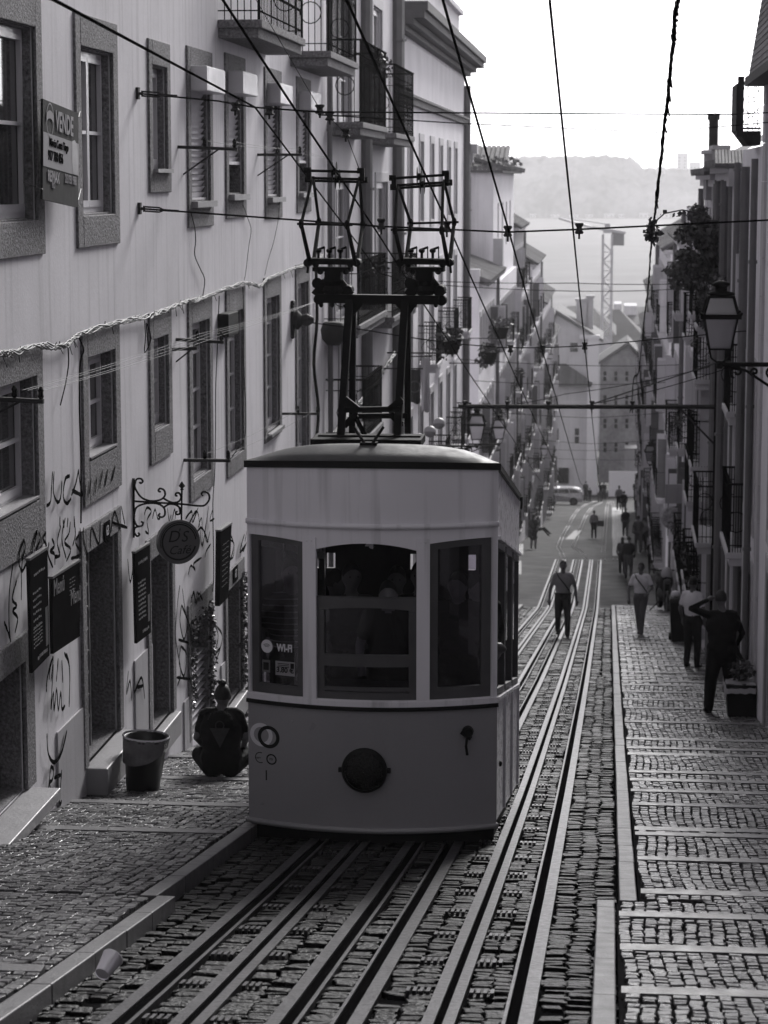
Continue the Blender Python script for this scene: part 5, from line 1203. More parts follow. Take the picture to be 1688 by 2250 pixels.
def board(label, cs, X, lines, foot='', thick=.03, head='', swell=.0, extra=None, grp='menu boards on the cafe wall'):
    f = bil(cs, X); t = thing('menu_board', label, 'menu board', f(.5, 1), group=grp); b = MB()
    b.hexa([f(0, 1), f(1, 1), f(1, 1, thick), f(0, 1, thick), f(0, 0), f(1, 0), f(1, 0, thick), f(0, 0, thick)]); b.ob('board', M_SLATE, t, bevel=.004)
    b = MB(); b.hexa([f(0, 0, -.004), f(1, 0, -.004), f(1, 0, thick + .006), f(0, 0, thick + .006)] + [p + Vector((0, 0, .02)) for p in (f(0, 0, -.004), f(1, 0, -.004), f(1, 0, thick + .006), f(0, 0, thick + .006))]); b.ob('top_edge', M_KERB, t)
    xa = (f(1, .5) - f(0, .5)).normalized(); ya = (f(.5, 0) - f(.5, 1)).normalized(); W_ = (f(1, .5) - f(0, .5)).length; H_ = (f(.5, 0) - f(.5, 1)).length
    b = MB(); rr = random.Random(len(label))
    for (a, c, w, s) in lines:
        x = a
        while x < a + w:
            l = rr.uniform(.03, .09); dz = rr.uniform(-.005, .005)
            b.quad(f(x, c + dz + s, thick + .003), f(min(x + l, a + w), c + dz + s, thick + .003), f(min(x + l, a + w), c + dz, thick + .003), f(x, c + dz, thick + .003)); x += l + .025
    if b.f: b.ob('chalk_lines', M_LETTER2, t)
    for s, a, c, size in (head if isinstance(head, list) else []):
        b = MB(); text_on(b, s, f(a, c, thick + .004), xa, ya, size, sx=.9); b.ob('lettering', M_LETTER2, t)
    if extra:
        b = MB(); a0, a1, c0, c1 = extra; b.quad(f(a0, c1, thick + .003), f(a1, c1, thick + .003), f(a1, c0, thick + .003), f(a0, c0, thick + .003)); b.ob('bottle_picture', mat('bottle_grey', .07, .5, var=.3), t)
    return t
L1_ = [(.12, .30 + k * .062, .45, .018) for k in range(6)] + [(.10, .62 + k * .033, .5, .012) for k in range(6)] + [(.3, .90, .55, .03), (.2, .14, .6, .02)]
board('tall dark menu board nearest the viewer, leaning out at its foot', [(57, 1232), (97, 1206), (102, 1440), (64, 1479)], XL + .14, L1_, extra=(.78, .93, .52, .88))
board('wide dark board reading Menu twice beside the first cafe door', [(107, 1272), (169, 1233), (169, 1398), (110, 1437)], XL + .12, [(.6, .15 + k * .05, .2, .012) for k in range(5)], head=[('Menú', .22, .15, .20), ('Menú', .82, .42, .20)])
board('narrow dark menu board with a bottle picture between the two cafe doors', [(290, 1216), (324, 1195), (326, 1390), (295, 1414)], XL + .12, [(.15, .34 + k * .05, .5, .02) for k in range(9)] + [(.2, .12, .6, .03), (.4, .9, .45, .03)], extra=(.78, .92, .55, .85))
board('slim boxed menu board hanging from a nail beside the garlanded door', [(474, 1168), (499, 1151), (492, 1312), (472, 1332)], XL + .16, [(.2, .2 + k * .07, .55, .01) for k in range(9)], thick=.06)
# hanging cafe sign
YD = aX(292, 1110, XL).y
def q_(u, v): return aY(u, v, YD)
SGN = thing('hanging_cafe_sign', 'round DS Cafe sign hanging from a scrolled iron bracket on the left wall', 'sign', q_(292, 1110))
b = MB(); b.beam(q_(292.5, 1051), q_(292.5, 1181), .035, .02); b.ob('wall_plate', M_IRON, SGN)
def zz(P): return [(250 + x / 5.026, 1020 + y / 5.026) for x, y in P]
def smooth(P, n=5):
    Q = [Vector(p) for p in P]; S = []
    for i in range(len(Q) - 1):
        p0, p1, p2, p3 = Q[max(i - 1, 0)], Q[i], Q[i + 1], Q[min(i + 2, len(Q) - 1)]
        for k in range(n):
            t = k / n; S.append(.5 * ((2 * p1) + (p2 - p0) * t + (2 * p0 - 5 * p1 + 4 * p2 - p3) * t * t + (3 * p1 - p0 - 3 * p2 + p3) * t ** 3))
    S.append(Q[-1]); return S
b = MB()
for P in ([(222, 408), (500, 425), (750, 440), (940, 460), (1010, 450), (1055, 390), (1050, 330), (1000, 300), (970, 325), (990, 348)], [(230, 240), (250, 170), (300, 160), (322, 190), (300, 210), (285, 195)],
          [(225, 200), (240, 270), (300, 360), (380, 400), (460, 405), (530, 385), (568, 340), (555, 285), (510, 268), (495, 295), (520, 305)], [(550, 375), (600, 405), (660, 425), (720, 410), (745, 365), (725, 320), (690, 320), (685, 345), (705, 350)],
          [(225, 560), (250, 480), (330, 440), (430, 430), (510, 445), (560, 490), (565, 560), (530, 585), (495, 565), (515, 542)], [(555, 475), (620, 440), (690, 450), (735, 490), (735, 540), (700, 555), (685, 535), (705, 520)],
          [(228, 560), (228, 620), (260, 680), (310, 680), (325, 645), (300, 635)], [(300, 685), (240, 700), (228, 750), (260, 795), (285, 775), (270, 755)]):
    b.tube([q_(u, v) for u, v in [(p.x, p.y) for p in smooth(zz(P), 4)]], .011, 6)
b.tube([q_(400, 1065), q_(399, 1142)], .010, 6); b.lathe([(.001, .05), (.035, .0), (.012, -.02), (.02, -.04)][::-1], q_(400, 1068), 8); b.ell(q_(335, 1103), (.04, .015, .018), 8, 5); b.ell(q_(379, 1106), (.035, .015, .018), 8, 5)
b.ob('scroll_bracket', M_IRON, SGN)
c = q_(391.5, 1190); RX = Matrix.Rotation(math.radians(27), 4, 'Z')
def dd(x, y, z): return c + RX @ Vector((x, y, z))
b = MB(); r_ = .228
n = 48; ring_ = [(math.cos(2 * math.pi * i / n), math.sin(2 * math.pi * i / n)) for i in range(n)]
b.add([dd(r_ * x * .98, -.035, r_ * z) for x, z in ring_] + [dd(r_ * x * .98, .035, r_ * z) for x, z in ring_], [tuple(range(n)), tuple(range(n, 2 * n))[::-1]] + [(i, (i + 1) % n, n + (i + 1) % n, n + i) for i in range(n)])
b.ob('disc', mat('cafe_disc', .10, .45, var=.12, coat=.2), SGN)
b = MB()
for a0, a1, r0, r1 in ((.1, 2.9, .175, .188), (.2, 3.4, .196, .204), (2.6, 6.0, .172, .190)):
    A_ = np.linspace(a0, a1, 30)
    for a, e in zip(A_, A_[1:]): b.quad(*[dd(rr_ * math.cos(x) * .98, -.038, rr_ * math.sin(x)) for rr_, x in ((r0, a), (r1, a), (r1, e), (r0, e))])
for s, dx, dz, sz, sh in (('D', -.06, .055, .17, .25), ("'", -.005, .09, .12, .2), ('S', .055, .05, .16, .25), ('Café', .0, -.085, .125, .35)): text_on(b, s, dd(dx, -.038, dz), RX @ Vector((1, 0, 0)), (0, 0, 1), sz, shear=sh, ext=.001)
b.ob('lettering', M_TBLK, SGN)
# ------------------------------------------------------------------ cables
def twist(name, label, pts, r, k, mt, amp, cat='cable', grp=None, seed=1, freq=9, **kw):
    rr = random.Random(seed); b = MB()
    S = smooth(pts, 6)
    for j in range(k):
        ph = 2 * math.pi * j / k; P = []
        for i, p in enumerate(S):
            a = ph + i * freq * .13 + rr.uniform(-.3, .3); am = amp * rr.uniform(.4, 1.3)
            P.append(p + Vector((abs(am * math.cos(a)) * .7, .0, am * math.sin(a))))
        b.tube(P, r * rr.uniform(.7, 1.2), 5, caps=False)
    if kw.get('tails'):
        for _ in range(kw['tails']):
            p = rr.choice(S); b.tube([p, p + Vector((.02, rr.uniform(-.1, .1), rr.uniform(-.12, .05)))], r * .6, 4)
    return tag(b.ob(name, mt, smooth=True), label, cat, grp)
P_ = [(-30, 790), (0, 778), (25, 776), (82, 760), (139, 760), (176, 734), (258, 708), (324, 695), (345, 688), (393, 668), (426, 660), (463, 648), (508, 630), (541, 622), (570, 628), (590, 611), (639, 593), (680, 578), (712, 560)]
twist('cable_bundle', 'thick bundle of twisted grey cables looping along the left facade between the storeys', [aX(u, v, XL + .05) for u, v in P_], .007, 6, M_LCABLE, .026, seed=2, tails=50)
P_ = [(715, 980), (745, 935), (775, 900), (800, 870), (830, 830), (850, 800), (866, 775)]
twist('cable_bundle', 'tangled cable bundle running past the second house beside the mast', [aX(u, v, XL + .08) for u, v in P_], .014, 5, M_LCABLE, .06, seed=4, tails=60)
def hangwire(label, P, X=XL + .04, r=.006, name='wall_cable', m=None): tag(MB().tube(smooth([aX(u, v, X) for u, v in P], 4), r, 5).ob(name, m or M_WIRE), label, 'cable', 'loose cables on the left wall')
hangwire('pair cable dangling below the first shuttered window', [(420, 468), (428, 500), (430, 530), (428, 560), (440, 590), (450, 615), (445, 655)])
hangwire('wavy cable dangling below the second shuttered window', [(534, 450), (545, 480), (552, 505), (547, 540), (540, 600), (536, 618)], r=.004)
hangwire('thin cable dangling below the third shuttered window', [(614, 445), (612, 480), (602, 530), (590, 570), (582, 605)], r=.004)
hangwire('long cable dropping beside the first french window to the cafe boards', [(482, 650), (478, 760), (474, 860), (474, 940), (472, 1040), (468, 1110), (470, 1250), (468, 1300)])
hangwire('cable hanging in front of the second french window', [(534, 630), (536, 700), (536, 800), (540, 900), (538, 960), (520, 990), (505, 1010)])
hangwire('short loose cable end below the bundle left of the near window', [(150, 765), (151, 800), (145, 840), (138, 870), (133, 890)])
hangwire('cable dropping beside the near lower window down to the door lintel', [(174, 742), (184, 770), (176, 800), (175, 900), (178, 1000), (178, 1150)], r=.008)
hangwire('tangle of black cable ends by the narrow lower window', [(318, 700), (320, 740), (318, 775), (332, 745), (322, 710), (326, 760)])
hangwire('thick black cable drop at the joint of the two houses', [(694, 570), (697, 700), (690, 800), (700, 900), (694, 980)], r=.028)
tag(MB().box(XL, XL + .14, aX(478, 700, XL).y, aX(500, 700, XL).y, aX(478, 742, XL).z, aX(478, 690, XL).z).ob('junction_box', M_IRON, bevel=.01), 'black junction box on the wall under the cable bundle', 'box')
# insulator arms
def arm(label, u0, v0, u1, v1, strut=None, ins=((.45,), (.95,))):
    a = aX(u0, v0, XL); e = aY(u1, v1, a.y); b = MB(); t = thing('telephone_crossarm', label, 'bracket', a, group='telephone wire arms on the left wall')
    b.beam(a, e, .045, .035); b.ob('arm', M_IRON2, t)
    if strut: b = MB(); b.tube([aX(*strut[0], XL), a.lerp(e, strut[1])], .010, 6); b.ob('strut', M_IRON2, t)
    for (k,) in ins: b = MB(); p = a.lerp(e, k); b.lathe([(.012, 0), (.025, .02), (.018, .05), (.024, .07), (.008, .10)], p + Vector((0, 0, .015)), 8); b.ob('insulator', M_IRON, t)
    return a, e
ar = [arm('strutted arm across the first roller shutter', 391, 323, 522, 328, ((403, 383), .7)), arm('strutted arm across the third roller shutter', 566, 340, 664, 340, ((566, 386), .7)),
      arm('upper of the two arms by the junction box', 387, 746, 492, 752, ((387, 795), .55)), arm('short arm just below the upper one by the junction box', 379, 768, 433, 765, None, ()),
      arm('arm at the left picture edge above the near lower window', -20, 876, 96, 882, ((-20, 915), .6)), arm('arm below the first french window', 404, 1011, 507, 1012),
      arm('arm nearest the tram mast at the end of the near house', 617, 909, 702, 909)]
def wire(label, pts, r=.006, sag=0.0, grp=None, name='overhead_wire', m=None, n=5):
    P = []
    for a, e in zip(pts, pts[1:]): P += catenary(a, e, sag, 12)[(1 if P else 0):]
    return tag(MB().tube(P, r, n).ob(name, m or M_WIRE), label, 'wire', grp)
for i, (k, k2) in enumerate(((.6, .5), (.7, .65), (.9, .8), (.97, .97))):
    wire('thin pale telephone wire running between the wall arms, %s of four' % ['innermost', 'second', 'third', 'outermost'][i], [ar[4][0].lerp(ar[4][1], k) + Vector((0, 0, .08)), ar[2][0].lerp(ar[2][1], k2) + Vector((0, 0, .08)), aX(700, 660, XL + .5)], .0018, .02, 'telephone wires along the left wall', 'telephone_wire', M_LCABLE)
for i, k in enumerate((.5, .95)):
    wire('thin telephone wire between the low arms, %s one' % ['inner', 'outer'][i], [ar[5][0].lerp(ar[5][1], k) + Vector((0, 0, .08)), ar[6][0].lerp(ar[6][1], k) + Vector((0, 0, .08))], .0018, .04, 'telephone wires along the left wall', 'telephone_wire', M_LCABLE)
    wire('thin telephone wire between the shutter arms, %s one' % ['inner', 'outer'][i], [ar[0][0].lerp(ar[0][1], k) + Vector((0, 0, .08)), ar[1][0].lerp(ar[1][1], k) + Vector((0, 0, .08)), aX(720, 345, XL + .4)], .0015, .02, 'telephone wires along the left wall', 'telephone_wire', M_LCABLE)
# contact wires down the street
def cz(y): return .12 - .168 * (y - 20.5)
def contact(label, X, y0, y1, r=.0095, dx=0.0):
    ys = [y0] + [y for y in (24.3, 35, 45, 58, 70, 82, 100, 125) if y0 < y < y1] + [y1]
    return wire(label, [Vector((X + dx * (y - y0), y, cz(y) + (.0 if y < 82 else .03 * (y - 82)))) for y in ys], r, .015, 'contact wires above the tracks', 'contact_wire')
contact('contact wire pressed on by the left pantograph', -2.37, 8, 82); contact('contact wire pressed on by the right pantograph', -1.62, 8, 82)
contact('contact wire over the empty track, left of the pair', -1.04, 8, 125, dx=.0); contact('contact wire nearest the open sky over the empty track', -.40, 8, 125, dx=.0)
wire('guy wire slanting from the top left corner down past the first span wire', [aY(60, -20, 11.5), aY(119, 0, 12), aX(561, 236, -3.55), aY(835, 600, 35), aY(892, 618, 37.5)], .010, .0, None)
gI = 'cross-street span wires'
def insul(p, r=.045, h=.11):
    b = MB(); b.lathe([(r * .8, -h * .5), (r, -h * .35), (r * .6, -h * .1), (r * .6, h * .1), (r, h * .35), (r * .85, h * .5)], p, 10); b.tube([p, p - Vector((0, 0, h * .95))], .012, 6); return b
def span(label, L_, R_, Y, us, v, r=.009, sag=.1):
    wire(label, [L_, R_], r, sag, gI, 'span_wire')
sp1 = [aX(305, 458, XL), aY(660, 484, 24.3), aY(830, 497, 24.3), aY(1112, 510, 24.3), aY(1272, 504, 24.3), aY(1700, 483, 24.3), (2.1, 25.2, aY(1700, 483, 24.3).z + .03)]
wire('span wire with four insulators just behind the pantographs', [Vector(p) for p in sp1], .0095, 0, gI, 'span_wire')
for i, (u, v) in enumerate(((838, 492), (982, 498), (1116, 508), (1273, 502))): tag(insul(aY(u, v, 24.3)).ob('insulator', M_IRON2), ['insulator left of the right pantograph', 'insulator behind the right pantograph', 'insulator right of the pantographs on the span wire', 'insulator against the river on the nearest span wire'][i], 'insulator', 'insulators on the nearest span wire')
sp2 = [aX(660, 706, XL), aY(770, 720, 36), aY(905, 742, 36), aY(1009, 756, 36), aY(1112, 764, 36), aY(1190, 764, 36), aY(1286, 760, 36), aX(1640, 727, 2.0)]
wire('second span wire from the wall bracket by the mast to the street lamp side', [Vector(p) for p in sp2], .009, 0, gI, 'span_wire')
for i, (u, v) in enumerate(((1009, 752), (1122, 766), (1192, 766), (1285, 760))): tag(insul(aY(u, v, 36)).ob('insulator', M_IRON2), 'insulator on the second span wire, %s from the left' % ['first', 'second', 'third', 'fourth'][i], 'insulator', 'insulators on the second span wire')
wire('span wire anchored beside the narrow upper window and strung with insulators', [aX(302, 205, XL), aX(480, 222, -4.0), aX(561, 236, -3.55), aX(700, 246, -2.9), aX(1600, 252, 1.5), aX(1700, 247, 2.1)], .009, .0, gI, 'span_wire')
wire('thin lower span wire crossing the white sky', [aX(700, 252, -2.9), aX(1010, 271, -2.2), aX(1440, 291, .7), aX(1700, 268, 2.1)], .008, 0, gI, 'span_wire')
for i, (u, v, X_) in enumerate(((517, 235, -3.8), (592, 243, -3.4), (703, 240, -2.9), (725, 255, -2.85), (760, 293, -2.75))): tag(insul(aX(u, v, X_), .05, .09).ob('insulator', M_IRON2), 'dark strain insulator on the upper left span wire, %s from the left' % ['first', 'second', 'third', 'fourth', 'lowest'][i], 'insulator', 'strain insulators on the upper left span wire')
wire('thin slack feeder dropping from the upper span wire to the left pantograph', [aX(560, -5, -4.2), aX(700, 235, -2.9), aX(760, 293, -2.75), aY(792, 378, 21)], .004, 0, None)
for i, (Y, v0, v1, vm, lab) in enumerate(((62, 618, 622, 622, 'upper of two thin span wires level with the right lamp'), (63, 625, 632, 640, 'lower of two thin span wires level with the right lamp'), (75, 790, 800, 803, 'span wire over the river end of the roofs'), (84, 838, 838, 845, 'faint span wire above the lower street'),
                           (95, 905, 905, 918, 'span wire just under the pole arm'), (118, 962, 965, 975, 'sagging cable across the lower street'), (135, 985, 985, 990, 'farthest span wire over the lower street'), (150, 1005, 1008, 1010, 'thin cable low over the lower street'))):
    a, e, m_ = aX(1350 + (-4.85) / Y * 5300, v0, XL), aX(1350 + 2.1 / Y * 5300, v1, XR), aY(1300, vm, Y); a.y = e.y = Y
    wire(lab, [Vector((XL, Y, aY(1250, v0, Y).z)), Vector((-1, Y, m_.z)), Vector((XR, Y, aY(1300, v1, Y).z))], .010, .03, gI, 'span_wire')
wire('oblique wire rising right from the pole arm towards the right houses', [aY(1070, 893, 50), aY(1240, 866, 52), aX(1560, 806, 2.0)], .008, .05, None); wire('second oblique wire rising right from the arm clamp', [aY(1300, 888, 46), aX(1590, 812, 2.0)], .008, .05, None)
P_ = [(1488, -30), (1482, 20), (1475, 100), (1466, 200), (1455, 300), (1445, 400), (1436, 480), (1430, 530), (1424, 620), (1415, 700), (1408, 770), (1402, 820), (1392, 832), (1388, 880), (1384, 905)]
ysT = np.interp([p[1] for p in P_], [-30, 400, 905], [11.0, 20, 60])
twist('twisted_cable', 'ragged twisted black cable hanging down the sky right of the contact wires', [aY(u, v, float(y)) for (u, v), y in zip(P_, ysT)], .010, 3, M_WIRE, .022, seed=6, freq=14, tails=36)
b = MB(); c = aY(1434, 505, 21); b.leaves(c, (.06, .06, .12), 90, .055, .6, R2); b.tube([c + Vector((0, 0, .05)), c + Vector((.1, 0, .14)), c + Vector((.25, 0, .17)), c + Vector((.42, 0, .14))], .006, 4); b.leaves(c + Vector((.2, 0, .14)), (.16, .03, .03), 14, .05, 0, R2); tag(b.ob('dead_creeper', M_BARK), 'dried creeper tuft caught on the twisted cable at the span wire', 'plant')
# anchors
for lab, u, v in (('wall hook holding the upper left span wire', 300, 205), ('wall hook and turnbuckle of the nearest span wire', 304, 458)):
    a = aX(u, v, XL); t = thing('wall_anchor', lab, 'anchor', a, group='span wire anchors on the left wall'); b = MB(); b.box(XL, XL + .03, a.y - .04, a.y + .04, a.z - .06, a.z + .06); b.ob('plate', M_IRON2, t)
    b = MB(); d = (aY(u + 60, v + 4, a.y + .0) - a).normalized()
    for s in (-1, 1): b.tube([a + d * .05 + Vector((0, 0, .022 * s)), a + d * .22 + Vector((0, 0, .022 * s)), a + d * .27], .009, 5)
    b.tube([a, a + d * .07], .016, 6); b.tube([a + d * .26, a + d * .42], .014, 6); b.ob('turnbuckle', M_IRON2, t)
a = aX(641, 703, XL); t = thing('wall_anchor', 'ornate rosette anchor on the wall beside the mast', 'anchor', a, group='span wire anchors on the left wall')
b = MB(); b.box(XL, XL + .05, a.y - .12, a.y + .12, a.z - .28, a.z + .3); b.ob('plate', M_IRON2, t, bevel=.02); b = MB(); b.lathe([(.13, 0), (.15, .06), (.08, .12), (.1, .2), (.04, .3)], (XL + .04, a.y, a.z), 12, 'x'); b.ob('rosette', M_IRON2, t)
# ------------------------------------------------------------------ street lamps
def lantern(label, X, Y, zb, wallX, n, s=1.0, dirx=1, scroll=True, name='street_lamp', grp='wall-mounted street lanterns'):
    """zb: height of the glass foot"""
    t = thing(name, label, 'street lamp', (X, Y, zb - .18 * s), group=grp); w0, w1, h1, w2, h2 = .122 * s, .185 * s, .35 * s, .14 * s, .20 * s
    def fr4(b, wa, za, wb, zb_, th):
        for sx in (-1, 1):
            for sy in (-1, 1): b.beam((sx * wa, sy * wa, za), (sx * wb, sy * wb, zb_), th)
    b = MB(); fr4(b, w0, 0, w1, h1, .022 * s); fr4(b, w1 * 1.05, h1 + .05 * s, w2, h1 + .05 * s + h2, .024 * s)
    for w, z, th in ((w0, 0, .022), (w1 * 1.18, h1 + .025 * s, .055), (w2, h1 + h2 + .05 * s, .03)):
        for sx in (-1, 1): b.box(sx * w - .012 * s, sx * w + .012 * s, -w, w, z - th * s / 2, z + th * s / 2); b.box(-w, w, sx * w - .012 * s, sx * w + .012 * s, z - th * s / 2 + .001, z + th * s / 2 - .001)
    for sx in (-1, 1):
        for sy in (-1, 1): b.ell((sx * w1 * 1.22, sy * w1 * 1.22, h1 + .06 * s), (.02 * s,) * 3, 8, 5); b.ell((sx * w2, sy * w2, h1 + h2 + .08 * s), (.014 * s,) * 3, 6, 4)
    b.ob('lantern_frame', M_IRON, t, world=False, loc=(0, 0, .18 * s))
    b = MB(); q = .97; b.add([(sx * w * q, sy * w * q, z) for w, z in ((w0, .005), (w1, h1)) for sx, sy in ((-1, -1), (1, -1), (1, 1), (-1, 1))], [(0, 1, 5, 4), (1, 2, 6, 5), (2, 3, 7, 6), (3, 0, 4, 7), (0, 1, 2, 3)])
    b.add([(sx * w * q, sy * w * q, z) for w, z in ((w1 * 1.05, h1 + .05 * s), (w2, h1 + .05 * s + h2)) for sx, sy in ((-1, -1), (1, -1), (1, 1), (-1, 1))], [(0, 1, 5, 4), (1, 2, 6, 5), (2, 3, 7, 6), (3, 0, 4, 7)])
    b.ob('lamp_glass', M_FROST, t, world=False, loc=(0, 0, .18 * s))
    b = MB(); z = h1 + h2 + .06 * s; b.lathe([(w2 * 1.1, z), (w2 * .95, z + .04 * s), (.07 * s, z + .05 * s), (.07 * s, z + .10 * s), (.10 * s, z + .11 * s), (.105 * s, z + .135 * s), (.05 * s, z + .165 * s), (.005, z + .175 * s)], (0, 0, 0), 16)
    b.ob('chimney_cap', M_IRON, t, world=False, loc=(0, 0, .18 * s), smooth=True)
    b = MB(); 
    for sx in (-1, 1): b.tube([(sx * w0, 0, .18 * s), (sx * w0 * .8, 0, .07 * s), (0, 0, 0)], .012 * s, 6)
    b.lathe([(.03 * s, -.05 * s), (.045 * s, 0), (.025 * s, .04 * s)], (0, 0, 0), 10)
    L_ = wallX - X; sg = 1 if L_ > 0 else -1
    b.beam((0, 0, 0), (L_, 0, 0), .035 * s, .05 * s); b.beam((L_ - sg * .03, 0, -.55 * s), (L_ - sg * .03, 0, .12 * s), .05, .03)
    if scroll:
        for cx, r0 in ((.20, .085), (.40, .05), (.60, .07)):
            if abs(L_) > cx: b.tube([(sg * (cx + r0 * (1 - a / 9) * math.cos(a + 2)), 0, -.085 * s - r0 * (1 - a / 9) * math.sin(a + 2)) for a in np.linspace(0, 7.4, 18)], .015 * s, 5)
        b.tube([(sg * .12, 0, -.04 * s), (sg * .35 * abs(L_), 0, -.07 * s), (sg * .75 * abs(L_), 0, -.30 * s), (L_, 0, -.5 * s)], .018 * s, 6)
    b.ob('wall_bracket', M_IRON, t, world=False)
    return t
p = aY(1582, 766, 28); lantern('large iron street lantern on a scrolled bracket at the upper right', p.x, 28, p.z, XR, -1)
for lab, u, v, Y, wx in (('lantern just above the tram roof on the left, nearer of the pair', 1048, 965, 60, XL), ('lantern just above the tram roof on the left, farther of the pair', 1097, 964, 76, XL), ('small blurred lantern far down on the left', 1196, 1000, 135, XL + .2),
                     ('small lantern over the people on the right, nearer one', 1428, 1012, 98, XR), ('small lantern over the people on the right, farther one', 1407, 1016, 138, XR)):
    p = aY(u, v, Y); lantern(lab, p.x, Y, p.z, wx, 1)
# catenary pole with its long arm
YP = 45; p = aY(1575, 1330, YP); zg = GZ(YP) + OFFR
PL = thing('catenary_pole', 'dark tall pole on the right pavement with a long arm reaching over both tracks', 'pole', (p.x, YP, zg))
zt3 = aY(1577, 800, YP).z; b = MB(); b.lathe([(.16, zg), (.16, zg + .5), (.13, zg + .6), (.125, zg + 2.4), (.12, zg + 2.5), (.115, zt3), (.06, zt3 + .1)], (p.x, YP, 0), 14); b.ob('post', M_RAILING, PL, smooth=True)
b = MB(); e0, e1 = aY(1007, 893, YP), aY(1560, 894, YP); b.tube([e0, e1, Vector((p.x, YP, e1.z))], .042, 8); b.ob('arm', M_IRON2, PL)
b = MB(); b.tube([Vector((p.x, YP, zt3 + .05)), aY(1300, 888, YP)], .012, 5); b.tube([Vector((p.x, YP, e1.z - .8)), aY(1490, 893, YP)], .02, 5); b.ob('stay', M_IRON2, PL)
for u in (1022, 1115, 1205, 1301, 1390):
    b = insul(aY(u, 890, YP), .05, .16); b.ob('insulator', M_IRON2, PL)
b = MB(); b.tube(smooth([aY(1030, 896, YP), aY(1032, 912, YP), aY(1026, 920, YP)], 3), .03, 6); b.ob('hook', M_IRON2, PL)
# ------------------------------------------------------------------ bins, cup, bags
p = aG(314, 1737, .10); BN = thing('rubbish_bin', 'black plastic bin with a clear bag over its rim by the cafe door', 'bin', (p.x, p.y, p.z)); BN.rotation_euler = (0, math.radians(4), 0)
b = MB(); b.lathe([(.155, 0), (.16, .02), (.205, .50), (.218, .505), (.218, .53), (.20, .53), (.195, .4), (.15, .03)], (0, 0, 0), 32, cap=False); b.add([(.155 * math.cos(a), .155 * math.sin(a), .03) for a in np.linspace(0, 2 * math.pi, 24)[:-1]], [tuple(range(23))]); b.ob('tub', mat('black_plastic', .015, .35, var=.2, bump=.05), BN, world=False, smooth=True)
b = MB(); rr = random.Random(2)
def bagf(i, j):
    a = 2 * math.pi * i; r = .222 + .006 * math.sin(9 * a) + .004 * math.sin(23 * a); dz = (.16 + .10 * math.cos(a + 2.2)) * j
    return (r * math.cos(a) * (1 - .06 * j), r * math.sin(a) * (1 - .06 * j), .535 - dz)
b.grid(bagf, 60, 6); b.ob('bin_bag', mat('bag_film', .16, .2, var=.3, scale=12, bump=.6, bscale=30), BN, world=False, smooth=True)
b = MB(); b.lathe([(.222, .528), (.228, .538), (.222, .548)], (0, 0, 0), 40, cap=False); b.ob('bag_rim', M_LETTER, BN, world=False, smooth=True)
p = aG(196, 2165, .03); p.x += .07; b = MB(); b.lathe([(.032, 0), (.034, .004), (.047, .11), (.050, .112), (.046, .108), (.031, .008)], (0, 0, 0), 24, cap=False); b.add([(.031 * math.cos(a), .031 * math.sin(a), .003) for a in np.linspace(0, 2 * math.pi, 20)[:-1]], [tuple(range(19))])
b.xf(Matrix.Translation((p.x, p.y, p.z + .062)) @ Matrix.Rotation(math.radians(-16), 4, 'Z') @ Matrix.Rotation(math.radians(-66), 4, 'X') @ Matrix.Scale(1.2, 4))
tag(b.ob('plastic_cup', mat('cup_plastic', .85, .18, metal=.4, var=.1, spec=.8), smooth=True), 'crumpled pale plastic cup lying against the left kerb', 'cup')
p = aG(1540, 1412, .12); BN2 = thing('waste_container', 'dark wheeled rubbish container beyond the standing man on the right', 'bin', (1.72, p.y, p.z))
b = MB(); b.hexa([(-.24, -.3, .06), (.24, -.3, .06), (.24, .3, .06), (-.24, .3, .06), (-.29, -.36, 1.02), (.29, -.36, 1.02), (.29, .36, 1.02), (-.29, .36, 1.02)]); b.ob('body', M_TBLK, BN2, world=False, bevel=.02)
b = MB(); b.hexa([(-.31, -.38, 1.02), (.31, -.38, 1.02), (.31, .38, 1.02), (-.31, .38, 1.02), (-.28, -.3, 1.1), (.28, -.3, 1.1), (.28, .3, 1.1), (-.28, .3, 1.1)]); b.ob('lid', M_TBLK, BN2, world=False, bevel=.02)
for s in (-1, 1): b = MB(); b.lathe([(.09, -.03), (.09, .03)], (s * .26, .26, .09), 14, 'x'); b.ob('wheel', M_IRON, BN2, world=False)
b = MB(); b.lathe([(.10, 0), (.12, .05), (.09, .12), (.02, .14)], (BN2.location.x - .15, p.y, p.z + 1.1), 12); tag(b.ob('paper_bag', M_LETTER, smooth=True), 'small white bag left on top of the dark rubbish container', 'bag')
def sack(label, X, Y, r, m, grp='rubbish sacks by the right wall'):
    rr = random.Random(int(X * 100)); z = GZ(Y) + OFFR; b = MB(); b.ell((X, Y, z + r[2]), r, 22, 14)
    b.v = [(x + (.09 * mn.noise(Vector((x * 8, y * 8, zz_ * 5)))), y + .09 * mn.noise(Vector((x * 6 + 9, y * 6, zz_ * 6))), max(z, zz_ + .06 * mn.noise(Vector((x * 5, y * 5 + 7, zz_ * 5))))) for x, y, zz_ in b.v]
    b.lathe([(.07, 0), (.02, .05), (.05, .12), (.03, .14)], (X, Y, z + r[2] * 1.93), 10)
    tag(b.ob('rubbish_sack', m, smooth=True), label, 'rubbish sack', grp)
mbag = mat('sack_film', .02, .3, var=.3, bump=.6, bscale=20)
_z = GZ(33.9) + OFFR
